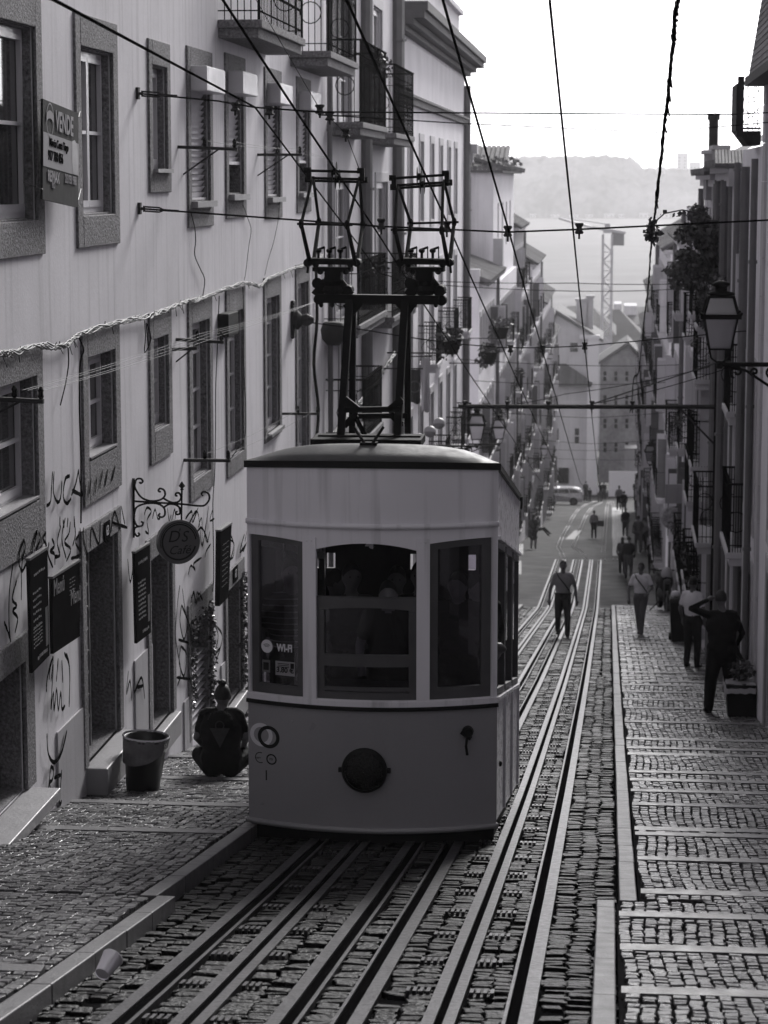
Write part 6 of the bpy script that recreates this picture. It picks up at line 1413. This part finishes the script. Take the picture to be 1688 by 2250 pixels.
BX = thing('load_box', 'made-up dark box with a pale cloth, for an unclear load behind the standing man', 'unclear load', (1.87, 33.9, _z)); b = MB(); b.hexa([(1.70, 33.7, _z), (2.08, 33.7, _z), (2.08, 34.1, _z), (1.70, 34.1, _z), (1.66, 33.66, _z + .5), (2.09, 33.66, _z + .5), (2.09, 34.14, _z + .5), (1.66, 34.14, _z + .5)]); b.ob('box', M_TBLK, BX, bevel=.015)  # made-up box, cloth and leaves stand in for an unclear dark load
b = MB(); b.grid(lambda i, j: (1.64 + .44 * i, 33.64 + .5 * j, _z + .51 + .05 * mn.noise(Vector((i * 4, j * 4, 1))) - .12 * (abs(j - .5) > .47) - .1 * (i < .04)), 14, 12); b.ob('cloth', mat('pale_rag', .3, .8, var=.2), BX, smooth=True)
b = MB(); b.leaves((1.88, 33.9, _z + .68), (.17, .17, .14), 160, .07, .2, R2); b.ob('foliage', M_LEAF, BX)
# round sign, small sign, banner, lanterns on the right / left
def post_sign():
    p = aX(1478, 1138, 1.75); Y = p.y; t = thing('round_shop_sign', 'pale round sign with flower pattern standing off the right wall', 'sign', (p.x, Y, p.z))
    b = MB(); b.lathe([(.30, -.03), (.33, 0), (.30, .03)], (p.x, Y, p.z), 28, 'y'); b.ob('disc', mat('flower_disc', .3, .6, var=.8, scale=9, speck=.3, speck_scale=20), t); b = MB(); b.beam((p.x, Y, p.z + .3), (XR, Y, p.z + .34), .04); b.ob('bracket', M_IRON, t)
    p = aX(1488, 1085, 1.8); b = MB(); b.box(p.x - .32, XR, p.y - .05, p.y + .05, p.z - .26, p.z + .26); tag(b.ob('blank_shop_sign', M_B[5]), 'plain dark rectangular sign box above the round sign', 'sign')
post_sign()
def cloth(label, u0, u1, v0, v1, Y, m, name='banner', emblem=False, cat='banner'):
    a, c = aY(u0, v0, Y), aY(u1, v1, Y); t = thing(name, label, cat, ((a.x + c.x) / 2, Y, c.z)); b = MB()
    b.grid(lambda i, j: (a.x + (c.x - a.x) * i, Y + .05 * math.sin(i * 9 + j * 2) * (.3 + j), a.z + (c.z - a.z) * j + .03 * math.sin(i * 7) * j), 16, 14); b.ob('fabric', m, t, smooth=True)
    b = MB(); b.tube([(XL, Y, a.z + .02), (c.x + .05, Y, a.z + .02)], .015, 6); b.ob('pole', M_IRON, t)
    if emblem:
        b = MB(); A_ = np.linspace(0, 2 * math.pi, 25); r0, r1 = .10, .13; cx, czz = (a.x + c.x) / 2, (a.z + c.z) / 2 
        for q, w_ in zip(A_, A_[1:]): b.quad(*[(cx + r * math.cos(x), Y - .09, czz + r * math.sin(x)) for r, x in ((r0, q), (r1, q), (r1, w_), (r0, w_))])
        b.ob('emblem', M_LETTER2, t)
cloth('dark hanging banner with a pale ring emblem right of the tram mast', 900, 924, 812, 886, 50, mat('dark_cloth', .08, .8, var=.2), emblem=True)
cloth('white cloth hung out beside the dark banner', 926, 944, 785, 905, 55, mat('white_cloth', .55, .8, var=.1), name='hanging_cloth', cat='cloth')
for i, (u, v, Y) in enumerate(((945, 948, 50), (965, 930, 51), (920, 965, 49))):
    p = aY(u, v, Y); b = MB(); b.ell(p, (.13, .13, .12), 16, 12); b.cm = 1; b.ell(p - Vector((0, .01, .02)), (.125, .125, .105), 16, 12); b.cm = 0; b.tube([p + Vector((0, 0, .1)), p + Vector((0, 0, .5))], .006, 4)
    tag(b.ob('paper_lantern', [M_OLDWHITE, M_B[5]], smooth=True), 'two-tone paper lantern strung right of the mast, %s' % ['middle one', 'upper one', 'lowest one'][i], 'paper lantern', 'paper lanterns by the tram mast')
def pot(label, X, Y, z, s=1.0, leaf=None, n=120, grp='hanging flower pots'):
    t = thing('hanging_plant_pot', label, 'plant', (X, Y, z), group=grp); b = MB(); b.lathe([(.12 * s, 0), (.2 * s, .25 * s), (.21 * s, .28 * s)], (X, Y, z), 14); b.ob('pot', M_IRON, t)
    b = MB(); b.leaves((X, Y, z + .36 * s), (.24 * s, .24 * s, .18 * s), n, .10 * s, 0, R2); b.leaves((X - .1 * s, Y, z + .12 * s), (.2 * s, .2 * s, .22 * s), n // 2, .09 * s, .8, R2); b.ob('foliage', leaf or M_LEAF2, t)
    b = MB(); b.beam((X, Y, z + .02), (XL if X < 0 else XR, Y, z + .02), .03); b.ob('bracket', M_IRON, t)
p = aY(992, 778, 52); pot('bushy hanging pot where the second span wire meets the left houses', p.x, 52, p.z, 1.1)
p = aY(1100, 745, 80); pot('round leafy pot hung out left over the lower street', p.x, 80, p.z, 1.4)
p = aY(1075, 800, 72); pot('drooping pot on the left just above the lanterns', p.x, 72, p.z, 1.3, M_LEAF)
p = aX(733, 745, XL + .35); b = MB(); b.lathe([(.10, 0), (.19, .1), (.21, .25), (.17, .36), (.14, .38)], (p.x, p.y, aX(733, 752, XL + .35).z - .05), 18); tag(b.ob('urn', M_IRON2, smooth=True), 'rounded dark urn on the balcony left of the mast', 'urn')
# climbing plant on the right
def shrub(label, u, v, Y, r, n, size, stems, name='climbing_plant', droop=.4):
    c = aY(u, v, Y); t = thing(name, label, 'plant', (c.x, Y, c.z - r[2])); b = MB(); rr = random.Random(int(u))
    for k in range(stems):
        e = c + Vector((rr.uniform(-1, 1) * r[0] * .9, rr.uniform(-1, 1) * r[1], rr.uniform(-.9, .8) * r[2])); s_ = c + Vector((r[0] * .6, 0, -r[2] * 1.2)); m_ = s_.lerp(e, .5) + Vector((rr.uniform(-.2, .2), 0, rr.uniform(0, .4)))
        b.tube([s_, m_, e], [.03, .02, .008], 5)
    b.ob('stems', M_BARK, t); b = MB()
    for k in range(26):
        q = c + Vector((rr.uniform(-1, 1) * r[0] * .8, rr.uniform(-1, 1) * r[1] * .8, rr.uniform(-1, 1) * r[2] * .8)); b.leaves(q, (r[0] * .34, r[1] * .4, r[2] * .26), n // 26, size, droop, rr)
    b.ob('foliage', M_LEAF, t)
shrub('large shaggy climbing plant on the balconies above the right street lamp', 1552, 535, 46, (.50, .5, .72), 4200, .10, 30)
shrub('drooping lower part of the climbing plant left of the right lamp', 1500, 600, 58, (.42, .5, .35), 1300, .09, 10); shrub('bare-stemmed creeper hanging behind the right lantern', 1560, 660, 44, (.3, .3, .5), 500, .09, 16)
# ------------------------------------------------------------------ people
def V3(*a): return Vector(a)
def body_mesh(prims, vox, mats):
    """union of tapered limbs and ellipsoids, voxel-joined to one continuous skin; faces take the material of the nearest limb"""
    b = MB()
    for p in prims:
        if p[0] == 'c': _, a, c, r0, r1, _m = p; a, c = Vector(a), Vector(c); d = (c - a); k = 4; b.tube([a.lerp(c, i / k) for i in range(k + 1)], [r0 + (r1 - r0) * i / k for i in range(k + 1)], 10); b.ell(a, (r0,) * 3, 10, 7); b.ell(c, (r1,) * 3, 10, 7)
        else: b.ell(p[1], p[2], 14, 10)
    me = bpy.data.meshes.new('t'); me.from_pydata(b.v, [], b.f); o = bpy.data.objects.new('t', me); C.objects.link(o)
    r = o.modifiers.new('r', 'REMESH'); r.mode = 'VOXEL'; r.voxel_size = vox; s = o.modifiers.new('s', 'SMOOTH'); s.iterations = 3; s.factor = .5
    dg = bpy.context.evaluated_depsgraph_get(); m2 = bpy.data.meshes.new_from_object(o.evaluated_get(dg)); bpy.data.objects.remove(o); bpy.data.meshes.remove(me)
    n = len(m2.polygons); ce = np.empty(n * 3); m2.polygons.foreach_get('center', ce); ce = ce.reshape(-1, 3); best = np.full(n, 1e9); mi = np.zeros(n, int)
    for p in prims:
        if p[0] == 'c':
            a, c = np.array(p[1]), np.array(p[2]); ab = c - a; t = np.clip(((ce - a) @ ab) / max(ab @ ab, 1e-9), 0, 1); d = np.linalg.norm(ce - (a + t[:, None] * ab), axis=1) - (p[3] + (p[4] - p[3]) * t); m = p[5]
        else:
            c, r_ = np.array(p[1]), np.array(p[2]); q = (ce - c) / r_; l = np.linalg.norm(q, axis=1); d = (l - 1) * r_.min(); m = p[3]
        k = d < best; best[k] = d[k]; mi[k] = m
    m2.materials.clear()
    for q in mats: m2.materials.append(q)
    m2.polygons.foreach_set('material_index', mi.astype(np.int32)); m2.polygons.foreach_set('use_smooth', [True] * n); m2.update()
    return m2
SK, SH, PA, SO, EY, HA = range(6)
def hand(pr, w, d, side, r=1.0, curl=.5, up=V3(0, 0, 1)):
    d = d.normalized(); x = d.cross(up); x = x.normalized() if x.length > .1 else V3(1, 0, 0); nrm = x.cross(d)
    pr.append(('c', w, w + d * .07, .026 * r, .036 * r, SK))
    for i, (o, l) in enumerate(((-.030, .060), (-.010, .072), (.010, .068), (.028, .052))):
        k = w + d * .085 + x * o * r; m_ = k + d * l * .5 + nrm * (-.01 * curl); t = m_ + d * l * .45 * (1 - curl * .6) - nrm * l * .5 * curl; pr.append(('c', k, m_, .0105 * r, .0095 * r, SK)); pr.append(('c', m_, t, .0095 * r, .0085 * r, SK))
    k = w + d * .03 + x * side * .03; pr.append(('c', k, k + (d + x * side * .9).normalized() * .045, .012 * r, .010 * r, SK))
def person(label, loc, h, rz, shirt, pants, skin=None, hair=None, vox=.02, hips=(0, 0, .93), kneeL=(.10, -.04, .50), footL=(.11, 0, .07), kneeR=(-.10, -.04, .50), footR=(-.11, 0, .07),
           elL=(.25, .03, 1.13), wrL=(.24, -.06, .89), elR=(-.25, .03, 1.13), wrR=(-.24, -.06, .89), head=(0, -.02, 1.63), lean=(0, 0), sleeve='short', loose=1.12, group=None, long_hair=False, dress=False, bald=False, hands=True, extra=None, shadow=None, name='person', face=True, bun=False, toe=-1, fill=False):
    """built facing -Y, feet at z=0, 1.75 m tall, then scaled; parts: body, hair"""
    P = []; hp = V3(*hips); lx, ly = lean; ch = hp + V3(lx * .5, ly * .5, .33); nk = hp + V3(lx, ly, .55); sh = nk + V3(0, 0, -.07)
    P += [('e', hp + V3(0, 0, .02), (.165 * loose, .12 * loose, .13), PA), ('e', hp.lerp(ch, .5) + V3(0, 0, .02), (.155 * loose, .115 * loose, .2), SH), ('e', ch, (.18 * loose, .125 * loose, .20), SH), ('c', sh + V3(-.13, 0, 0), sh + V3(.13, 0, 0), .07, .07, SH),
          ('c', nk + V3(0, 0, -.03), V3(*head) + V3(0, .01, -.07), .056, .05, SK)]
    hd = V3(*head); P += [('e', hd, (.076, .093, .112), SK), ('e', hd + V3(0, -.012, -.055), (.058, .075, .06), SK)]
    if face: P += [('e', hd + V3(0, -.098, -.012), (.013, .02, .022), SK), ('e', hd + V3(.077, .0, -.01), (.012, .022, .032), SK), ('e', hd + V3(-.077, 0, -.01), (.012, .022, .032), SK),
                   ('e', hd + V3(.03, -.083, .012), (.013, .009, .008), EY), ('e', hd + V3(-.03, -.083, .012), (.013, .009, .008), EY), ('e', hd + V3(0, -.084, -.055), (.022, .008, .006), EY)]
    for s, kn, ft in ((1, kneeL, footL), (-1, kneeR, footR)):
        kn, ft = V3(*kn), V3(*ft); hj = hp + V3(s * .085, 0, -.03); mt_ = PA if not dress else SK
        P += [('c', hj, kn, .096 * loose, .068 * loose, PA), ('c', kn, ft + V3(0, 0, .02), .068 * loose, .052 * loose, mt_), ('c', ft + V3(0, .03, -.035), ft + V3(s * .015, .15 * toe, -.045), .036, .032, SO), ('c', ft, ft + V3(0, .02, -.03), .042, .04, SO)]
    if loose > 1.3: P += [('e', hp + V3(0, .01, -.03), (.20, .16, .20), SH), ('e', hp + V3(.0, .01, .16), (.20, .15, .2), SH)]
    if fill: P += [('e', hp + V3(0, .0, .06), (.215, .15, .17), SH), ('e', hp + V3(0, -.02, .26), (.205, .14, .22), SH)]
    if dress: P += [('e', hp + V3(0, 0, -.12), (.20, .17, .26), SH), ('e', hp + V3(0, 0, -.32), (.22, .19, .16), SH)]
    for s, el, wr in ((1, elL, wrL), (-1, elR, wrR)):
        el, wr = V3(*el), V3(*wr); sj = sh + V3(s * .17, 0, -.01); P += [('c', sj, el, .054 * (1.12 if loose > 1.04 else 1), .043, SH if sleeve == 'long' else SH), ('c', el, wr, .041, .030, SH if sleeve == 'long' else SK)]
        if sleeve == 'short': mid = sj.lerp(el, .62); P[-2] = ('c', sj, mid, .060, .056, SH); P.append(('c', mid, el, .043, .040, SK))
        if hands: hand(P, wr, (wr - el), -s, curl=.5)
    if bald: pass
    mats = [skin or M_SKIN, shirt, pants, M_TBLK, M_TBLK, hair or M_HAIR]
    me = body_mesh(P, vox, mats); t = thing(name, label, 'person', loc, rz, group)
    o = bpy.data.objects.new('body', me); C.objects.link(o); o.parent = t; o.scale = (h / 1.75,) * 3
    b = MB()
    def hr(i, j):
        a = 2 * math.pi * i; e = -.25 + (math.pi / 2 + .25) * j; 
        lo_ = 0 if abs(math.sin(a / 2 + math.pi / 4)) > 0 else 0; fx = max(0, -math.sin(a)); e = max(e, .62 * fx + (-.5 if (long_hair and fx < .3) else -.25) * (1 - fx)) if j < .4 else e
        return (hd.x + .081 * math.cos(e) * math.cos(a), hd.y + .008 + .098 * math.cos(e) * math.sin(a), hd.z + .004 + .119 * math.sin(e) * (1 + .02 * math.sin(a * 7)))
    b.grid(hr, 24, 9)
    if long_hair: b.ell(hd + V3(0, .06, -.1), (.075, .05, .16), 10, 8)
    if bun: b.ell(hd + V3(.0, .03, .135), (.042, .045, .035), 12, 8); b.ell(hd + V3(.03, .05, .15), (.02, .02, .02), 8, 6)
    if not bald:
        q = b.ob('hair', hair or M_HAIR, t, world=False, smooth=True); q.scale = (h / 1.75,) * 3
    if extra:
        for nm, fn, m in extra: b = MB(); fn(b); q = b.ob(nm, m, t, world=False, smooth=False); q.scale = (h / 1.75,) * 3
    return t
def cl(name, v, **k): return mat('cloth_' + name, v, .85, var=.18, scale=6, bump=.35, bscale=14, spec=.2, **k)
mW, mG, mD, mB, mK, mM = cl('white', .80), cl('grey', .26), cl('dark', .022), cl('black', .010), cl('khaki', .11), cl('mid', .07)
def strap(b): b.tube([V3(-.15, .0, 1.48), V3(-.10, -.13, 1.38), V3(.05, -.15, 1.2), V3(.17, -.10, 1.02), V3(.19, .02, .98)], .014, 5)
def belt(b): b.lathe([(.178, -.03), (.185, 0), (.178, .03)], (0, 0, .98), 24); b.v = [(x, y * .78, z) for x, y, z in b.v]; b.ell((.02, -.155, .95), (.09, .05, .06), 10, 7)
p = aG(1236, 1400, .03)
person('man in grey polo shirt with shoulder strap and waist pouch walking up the tracks', (p.x, p.y, GZ(p.y) + .03), 1.97, math.radians(4), mG, mD, vox=.013, kneeL=(.10, -.13, .52), footL=(.10, -.22, .08), kneeR=(-.10, .0, .48), footR=(-.10, .18, .12),
       elL=(.28, .05, 1.13), wrL=(.30, -.04, .86), elR=(-.28, -.02, 1.12), wrR=(-.30, -.12, .88), extra=[('shoulder_strap', strap, M_TBLK), ('waist_pouch', belt, mB)], skin=M_SKIND)
p = aG(1407, 1396, .12)
person('man in pale T-shirt with diagonal strap walking up the right pavement', (p.x, p.y, GZ(p.y) + OFFR), 1.86, math.radians(-4), mW, mK, vox=.013, kneeL=(.05, -.12, .52), footL=(.03, -.18, .08), kneeR=(-.06, .03, .49), footR=(-.03, .16, .10), loose=1.06,
       elL=(.27, -.04, 1.15), wrL=(.16, -.24, 1.05), elR=(-.28, .0, 1.12), wrR=(-.27, -.12, .90), extra=[('shoulder_strap', strap, M_TBLK)], skin=M_SKIND)
def jack(b):
    b.grid(lambda i, j: (-.17 - .20 * j * (1 + .3 * math.sin(j * 3)) + .03 * math.sin(i * 6), .04 + .10 * (i - .5) + .05 * j, 1.28 - .52 * j + .05 * math.sin(i * 3)), 8, 10); b.grid(lambda i, j: (-.15 + .33 * i, .135 + .02 * math.sin(i * 9), 1.3 - .50 * j + .012 * math.sin(i * 14)), 14, 8)
def phone(b): b.box(-.225, -.15, -.10, -.085, 1.60, 1.72)
p = aG(1588, 1568, .12)
person('man in dark open jacket standing with one arm raised to his head at the right', (p.x - .03, p.y, GZ(p.y) + OFFR), 1.80, math.radians(190), mB, mB, vox=.011, sleeve='long', loose=1.34, kneeL=(.14, -.02, .50), footL=(.18, .03, .08), kneeR=(-.13, -.03, .50), footR=(-.17, 0, .08),
       elL=(.44, -.02, 1.50), wrL=(.20, -.10, 1.60), elR=(-.29, .0, 1.14), wrR=(-.24, -.14, .95), head=(0.02, -.03, 1.635), skin=M_SKIND)
def jacketflap(x, y, z0):
    b = MB(); b.grid(lambda i, j: (x - .02 - .26 * j ** 1.3 + .10 * i, y - .14 + .07 * i + .03 * math.sin(j * 5), z0 - .58 * j + .06 * i * j), 6, 10); q = b.ob('jacket_flap', mB, [o for o in bpy.data.objects if o.name.startswith('person') and 'one arm raised' in o.get('label', '')][0]); md = q.modifiers.new('s', 'SOLIDIFY'); md.thickness = .03
jacketflap(p.x - .14, p.y, GZ(p.y) + OFFR + 1.30)
p = aG(1573, 1440, .12)
person('man in light shirt half hidden behind the standing man at the right doorway', (1.62, 46.5, GZ(46.5) + OFFR), 1.80, math.radians(150), mW, mD, vox=.02, skin=M_SKIND)
# sitting figure on the left pavement
p = aG(487, 1708, .10); 
def tee(b):
    for s in np.linspace(.25, 2.9, 12): b.box(.12 * math.cos(s) - .008, .12 * math.cos(s) + .008, .131, .134, .62 + .10 * math.sin(s), .64 + .10 * math.sin(s))
    A_ = np.linspace(0, 2 * math.pi, 17)
    for a, c in zip(A_, A_[1:]): b.quad(*[(r * math.cos(x), .136, .585 + r * math.sin(x) * 1.1) for r, x in ((.035, a), (.048, a), (.048, c), (.035, c))])
    b.add([(-.10, .134, .56), (.10, .134, .56), (0, .13, .36)], [(0, 1, 2)])
SI = person('person with hair in a bun sitting cross-legged on the left pavement, back to the viewer', (p.x, p.y, p.z), 1.80, math.radians(184), cl('black_tee', .012), cl('black_shorts', .009), vox=.011, hips=(0, 0, .15), kneeL=(.24, -.26, .17), footL=(-.02, -.36, .08), kneeR=(-.24, -.26, .17), footR=(.02, -.40, .08), lean=(.0, -.06), fill=True,
            elL=(.245, -.04, .40), wrL=(.20, -.26, .26), elR=(-.245, -.04, .40), wrR=(-.20, -.26, .26), head=(-.01, -.10, .81), bun=True, loose=1.26, skin=M_SKIND)
b = MB(); tee(b); q = b.ob('shirt_print', mat('faded_print', .045, .8, var=.3, scale=20), SI, world=False); q.location = (0, .005, -.03); q.scale = (1.03,) * 3
# people down the street
def far(label, u, v, px, rz, sh, pa, **k):
    p = aG(u, v, k.pop('off', 0.02)); h = px * p.y / 5300; return person(label, (p.x, p.y, p.z), min(2.0, h), math.radians(rz), sh, pa, vox=.03, hands=False, group='passers-by down the street', face=False, **k)
wk = dict(kneeL=(.10, -.10, .51), footL=(.10, -.16, .08), kneeR=(-.10, 0, .49), footR=(-.10, .14, .10))
bp = lambda b: b.box(-.13, .13, .10, .26, 1.05, 1.42)
far('person in long dark jacket walking away behind the man in the pale T-shirt', 1381, 1274, 98, 180, mD, mM, sleeve='long', loose=1.12, **wk)
far('darkly dressed walker close at the left of the long-jacketed one', 1367, 1262, 84, 176, mM, mD, long_hair=True, **wk)
far('walker with pale backpack heading downhill beside the motorcycle', 1432, 1262, 80, 180, mB, mD, extra=[('backpack', bp, mG)], **wk)
far('big dark-clad person at the wall right of the backpack walker', 1461, 1262, 92, 180, mB, mB, sleeve='long', loose=1.18)
far('person in grey top walking ahead of the backpack walker', 1402, 1215, 84, 180, mM, mK, loose=1.1, **wk)
far('companion in a lighter top beside the grey one', 1414, 1212, 78, 185, mG, mD, **wk)
far('stout dark figure on the pale path strip', 1374, 1180, 66, 180, mD, mM, loose=1.2, **wk)
far('short dark figure just beyond the stout one', 1371, 1130, 52, 180, mB, mD, **wk)
far('slim figure with light hair farther down the pale path', 1360, 1122, 56, 180, mG, mD, **wk)
far('dark bulky figure by the right wall far down', 1402, 1140, 50, 180, mB, mB, loose=1.2)
far('left one of two dark figures against the white wall', 1396, 1096, 40, 170, mB, mB); far('right one of two dark figures against the white wall', 1404, 1094, 42, 190, mB, mB)
bx = lambda b: b.box(-.62, -.20, -.1, .2, .78, 1.12)
far('small figure in mid street carrying a dark box at the side', 1305, 1183, 63, 180, mG, mD, extra=[('carried_box', bx, mM)])
far('woman in dark dress standing at the left corner of the lower street', 1172, 1206, 78, 160, mD, mM, dress=True, long_hair=True)
far('person sitting on the left step with legs stuck out', 1186, 1178, 62, 80, mB, mB, hips=(0, .2, .42), kneeL=(.1, -.26, .52), footL=(.1, -.60, .20), kneeR=(-.1, -.24, .48), footR=(-.1, -.55, .12), head=(0, .1, 1.12), elL=(.27, .1, .62), wrL=(.15, -.15, .55), elR=(-.27, .1, .62), wrR=(-.15, -.15, .55))
far('dark figure leaning at the left house just before the parked car', 1216, 1122, 44, 100, mB, mD)
far('taller of two figures chatting behind the parked car', 1287, 1102, 46, 150, mM, mD); far('dark figure crouching beside the car tail', 1296, 1103, 32, 200, mB, mB)
far('figure with white bag at the mouth of the dark passage', 1318, 1104, 46, 180, mD, mM, extra=[('bag', lambda b: b.ell((.15, .05, 1.1), (.12, .1, .3), 10, 7), M_LETTER)])
far('blurred dark figure in the narrow passage', 1327, 1098, 40, 180, mB, mD)
# passengers
def stripes():
    m = mat('striped_shirt', .03, .8, var=.1); nt = m.node_tree; w = nt.nodes.new('ShaderNodeTexWave'); w.bands_direction = 'Z'; w.inputs['Scale'].default_value = 6.5; tc = nt.nodes.new('ShaderNodeTexCoord'); nt.links.new(tc.outputs['Object'], w.inputs['Vector'])
    r = nt.nodes.new('ShaderNodeValToRGB'); r.color_ramp.elements[0].position = .86; r.color_ramp.elements[1].position = .93; r.color_ramp.elements[0].color = tint(.018); r.color_ramp.elements[1].color = tint(.22); nt.links.new(w.outputs['Fac'], r.inputs[0]); nt.links.new(r.outputs[0], nt.nodes['Principled BSDF'].inputs['Base Color']); return m
zfl = z_lip + .12 + .26
def rider(label, x, y, h, rz, sh, pa=None, **k): return person(label, (x, y, zfl + so_(y)), h, math.radians(rz), sh, pa or mB, vox=.02, group='passengers inside the tram', skin=k.pop('skin', M_SKIND), hands=False, **k)
rider('passenger in striped shirt standing at the left window of the tram', -2.70, 20.15, 1.86, 15, stripes()); rider('driver with lowered cropped head behind the middle tram window', -1.86, 20.05, 1.72, 5, mB, skin=M_SKIN, head=(0, -.10, 1.60))
rider('passenger looking over the right shoulder of the driver', -1.62, 20.5, 1.86, -5, mB); rider('passenger in checked shirt at the upper left of the middle window', -2.22, 20.45, 1.84, 20, mM); rider('passenger in dark cap at the right tram window', -1.28, 20.35, 1.80, -10, mD, head=(0, -.05, 1.6))
rider('passenger deep inside the tram, left side', -2.5, 21.6, 1.8, 90, mB); rider('passenger deep inside the tram, right side', -1.35, 21.7, 1.8, -90, mB); rider('passenger deep inside the tram, middle', -1.95, 21.9, 1.85, 0, mB)
pl = person('passenger leaning out of the first side window of the tram', (-1.12, 20.5, zfl - .1), 1.75, math.radians(40), mB, mB, vox=.02, sleeve='long', loose=1.15, head=(-.08, -.08, 1.58), lean=(-.03, -.05), elL=(.24, .0, 1.16), elR=(-.2, -.12, 1.15), wrL=(.10, -.15, 1.05), wrR=(.0, -.2, 1.1), group='passengers inside the tram', skin=M_SKIND)
b = MB(); t_, z_ = fz(812, 1185); b.leaves(fr(t_, z_, -.12), (.02, .02, .09), 26, .05, .8, R2); tag(b.ob('hanging_charm', M_LETTER), 'small pale charm dangling at the top of the middle tram window', 'charm')
b = MB(); b.tube(smooth([aY(712, 1472, 19.9), aY(722, 1485, 19.9), aY(730, 1500, 19.9), aY(734, 1512, 19.9)], 4), .008, 6); b.ob('brake_handle', M_RAIL, TR)
# ------------------------------------------------------------------ motorcycle and car
p = aG(1458, 1343, .12); MCY = thing('motorcycle', 'scooter parked nose out at the end of the right pavement, seen from the front', 'motorcycle', (p.x, p.y, p.z), math.radians(8)); K = 1.35
def mcp(name, m, fn, sm=False): b = MB(); fn(b); o = b.ob(name, m, MCY, world=False, smooth=sm); o.scale = (K,) * 3; return o
w1 = mcp('wheel', M_TBLK, lambda b: b.tube([(0, -.62 + .26 * math.cos(a), .29 + .26 * math.sin(a)) for a in np.linspace(0, 2 * math.pi, 25)[:-1]], .055, 8, closed=True), True)
w2 = mcp('wheel', M_TBLK, lambda b: b.tube([(0, .62 + .26 * math.cos(a), .29 + .26 * math.sin(a)) for a in np.linspace(0, 2 * math.pi, 25)[:-1]], .06, 8, closed=True), True)
for w_, y in ((w1, -.62), (w2, .62)): b = MB(); b.lathe([(.2, -.02), (.05, -.04), (.05, .04), (.2, .02)], (0, y, .29), 16, 'x'); b.ob('rim', M_RAIL, w_, world=False)
mcp('body', M_TBLK, lambda b: (b.ell((0, -.30, .78), (.17, .2, .28), 14, 10), b.ell((0, .25, .70), (.17, .42, .16), 14, 10), b.ell((0, .0, .42), (.16, .35, .16), 12, 8)), True)
mcp('seat', M_IRON, lambda b: b.ell((0, .25, .86), (.14, .38, .07), 12, 8), True); mcp('windshield', mat('pale_fairing', .45, .2), lambda b: b.ell((0, -.42, .98), (.14, .06, .16), 12, 8), True)
mcp('headlight', M_FROST, lambda b: b.ell((0, -.50, .80), (.09, .04, .07), 12, 8), True); mcp('fork', M_RAIL, lambda b: [b.tube([(s * .08, -.62, .29), (s * .07, -.40, .95)], .022, 6) for s in (-1, 1)])
mcp('handlebar', M_IRON, lambda b: b.tube([(-.36, -.24, 1.06), (-.2, -.32, 1.04), (.2, -.32, 1.04), (.36, -.24, 1.06)], .018, 6))
for s in (-1, 1): mcp('mirror', M_IRON, lambda b: (b.tube([(s * .26, -.3, 1.05), (s * .34, -.3, 1.22)], .009, 5), b.ell((s * .36, -.3, 1.25), (.06, .02, .04), 10, 6)))
mcp('kickstand', M_IRON, lambda b: b.tube([(-.05, .0, .3), (-.32, .05, .02)], .015, 5))
p = aG(1235, 1108, .0); YC_ = p.y - .3; CAR = thing('parked_car', 'silver estate car parked across the bottom of the street on the left', 'car', (p.x, YC_, GZ(YC_) + .02), 0)
def carp(name, m, fn, sm=False, par=None): b = MB(); fn(b); return b.ob(name, m, par or CAR, world=False, smooth=sm)
mcar = mat('silver_car_paint', .42, .25, metal=.3, var=.04, coat=.6)
prof = [(-2.7, .35), (-2.75, .75), (-2.2, .92), (-1.5, 1.0), (-.8, 1.38), (-.2, 1.46), (1.0, 1.45), (1.5, 1.34), (1.72, 1.0), (1.78, .55), (1.7, .32)]
def carbody(b):
    n = len(prof); ins = [0 if z < 1.02 else .14 for x, z in prof]
    b.add([(x, -.85 + i, z) for (x, z), i in zip(prof, ins)] + [(x, .85 - i, z) for (x, z), i in zip(prof, ins)], [tuple(range(n)), tuple(range(n, 2 * n))[::-1]] + [(i, i + n, (i + 1) % n + n, (i + 1) % n) for i in range(n)])
carp('body', mcar, carbody)
for pts in ([(-1.35, 1.03), (-.78, 1.31), (-.35, 1.37), (-.35, 1.05)], [(-.27, 1.05), (-.27, 1.37), (.55, 1.37), (.6, 1.06)], [(.68, 1.06), (.63, 1.37), (1.15, 1.34), (1.5, 1.1)]):
    carp('side_window', mat('car_glass', .02, .1, spec=.7), lambda b: b.add([(x, -.86 + (z - 1.0) * .22 - .012, z) for x, z in pts], [tuple(range(len(pts)))]))
for x in (-1.85, 1.0):
    w_ = carp('wheel', M_TBLK, lambda b: b.lathe([(.22, -.9), (.33, -.9), (.35, -.86), (.35, -.70)], (x, 0, .34), 22, 'y'), True); carp('rim', M_RAIL, lambda b: b.lathe([(.2, -.912), (.05, -.93), (.01, -.93)], (x, 0, .34), 12, 'y', cap=False), par=w_)
carp('tail_light', M_B[5], lambda b: b.box(1.66, 1.74, -.84, -.6, .9, 1.15)); carp('door_seam', M_TBLK, lambda b: (b.box(-.32, -.305, -.862, -.85, .4, 1.03), b.box(.62, .635, -.862, -.85, .45, 1.03)))
HAZE = .00026
if HAZE: add_haze(HAZE)
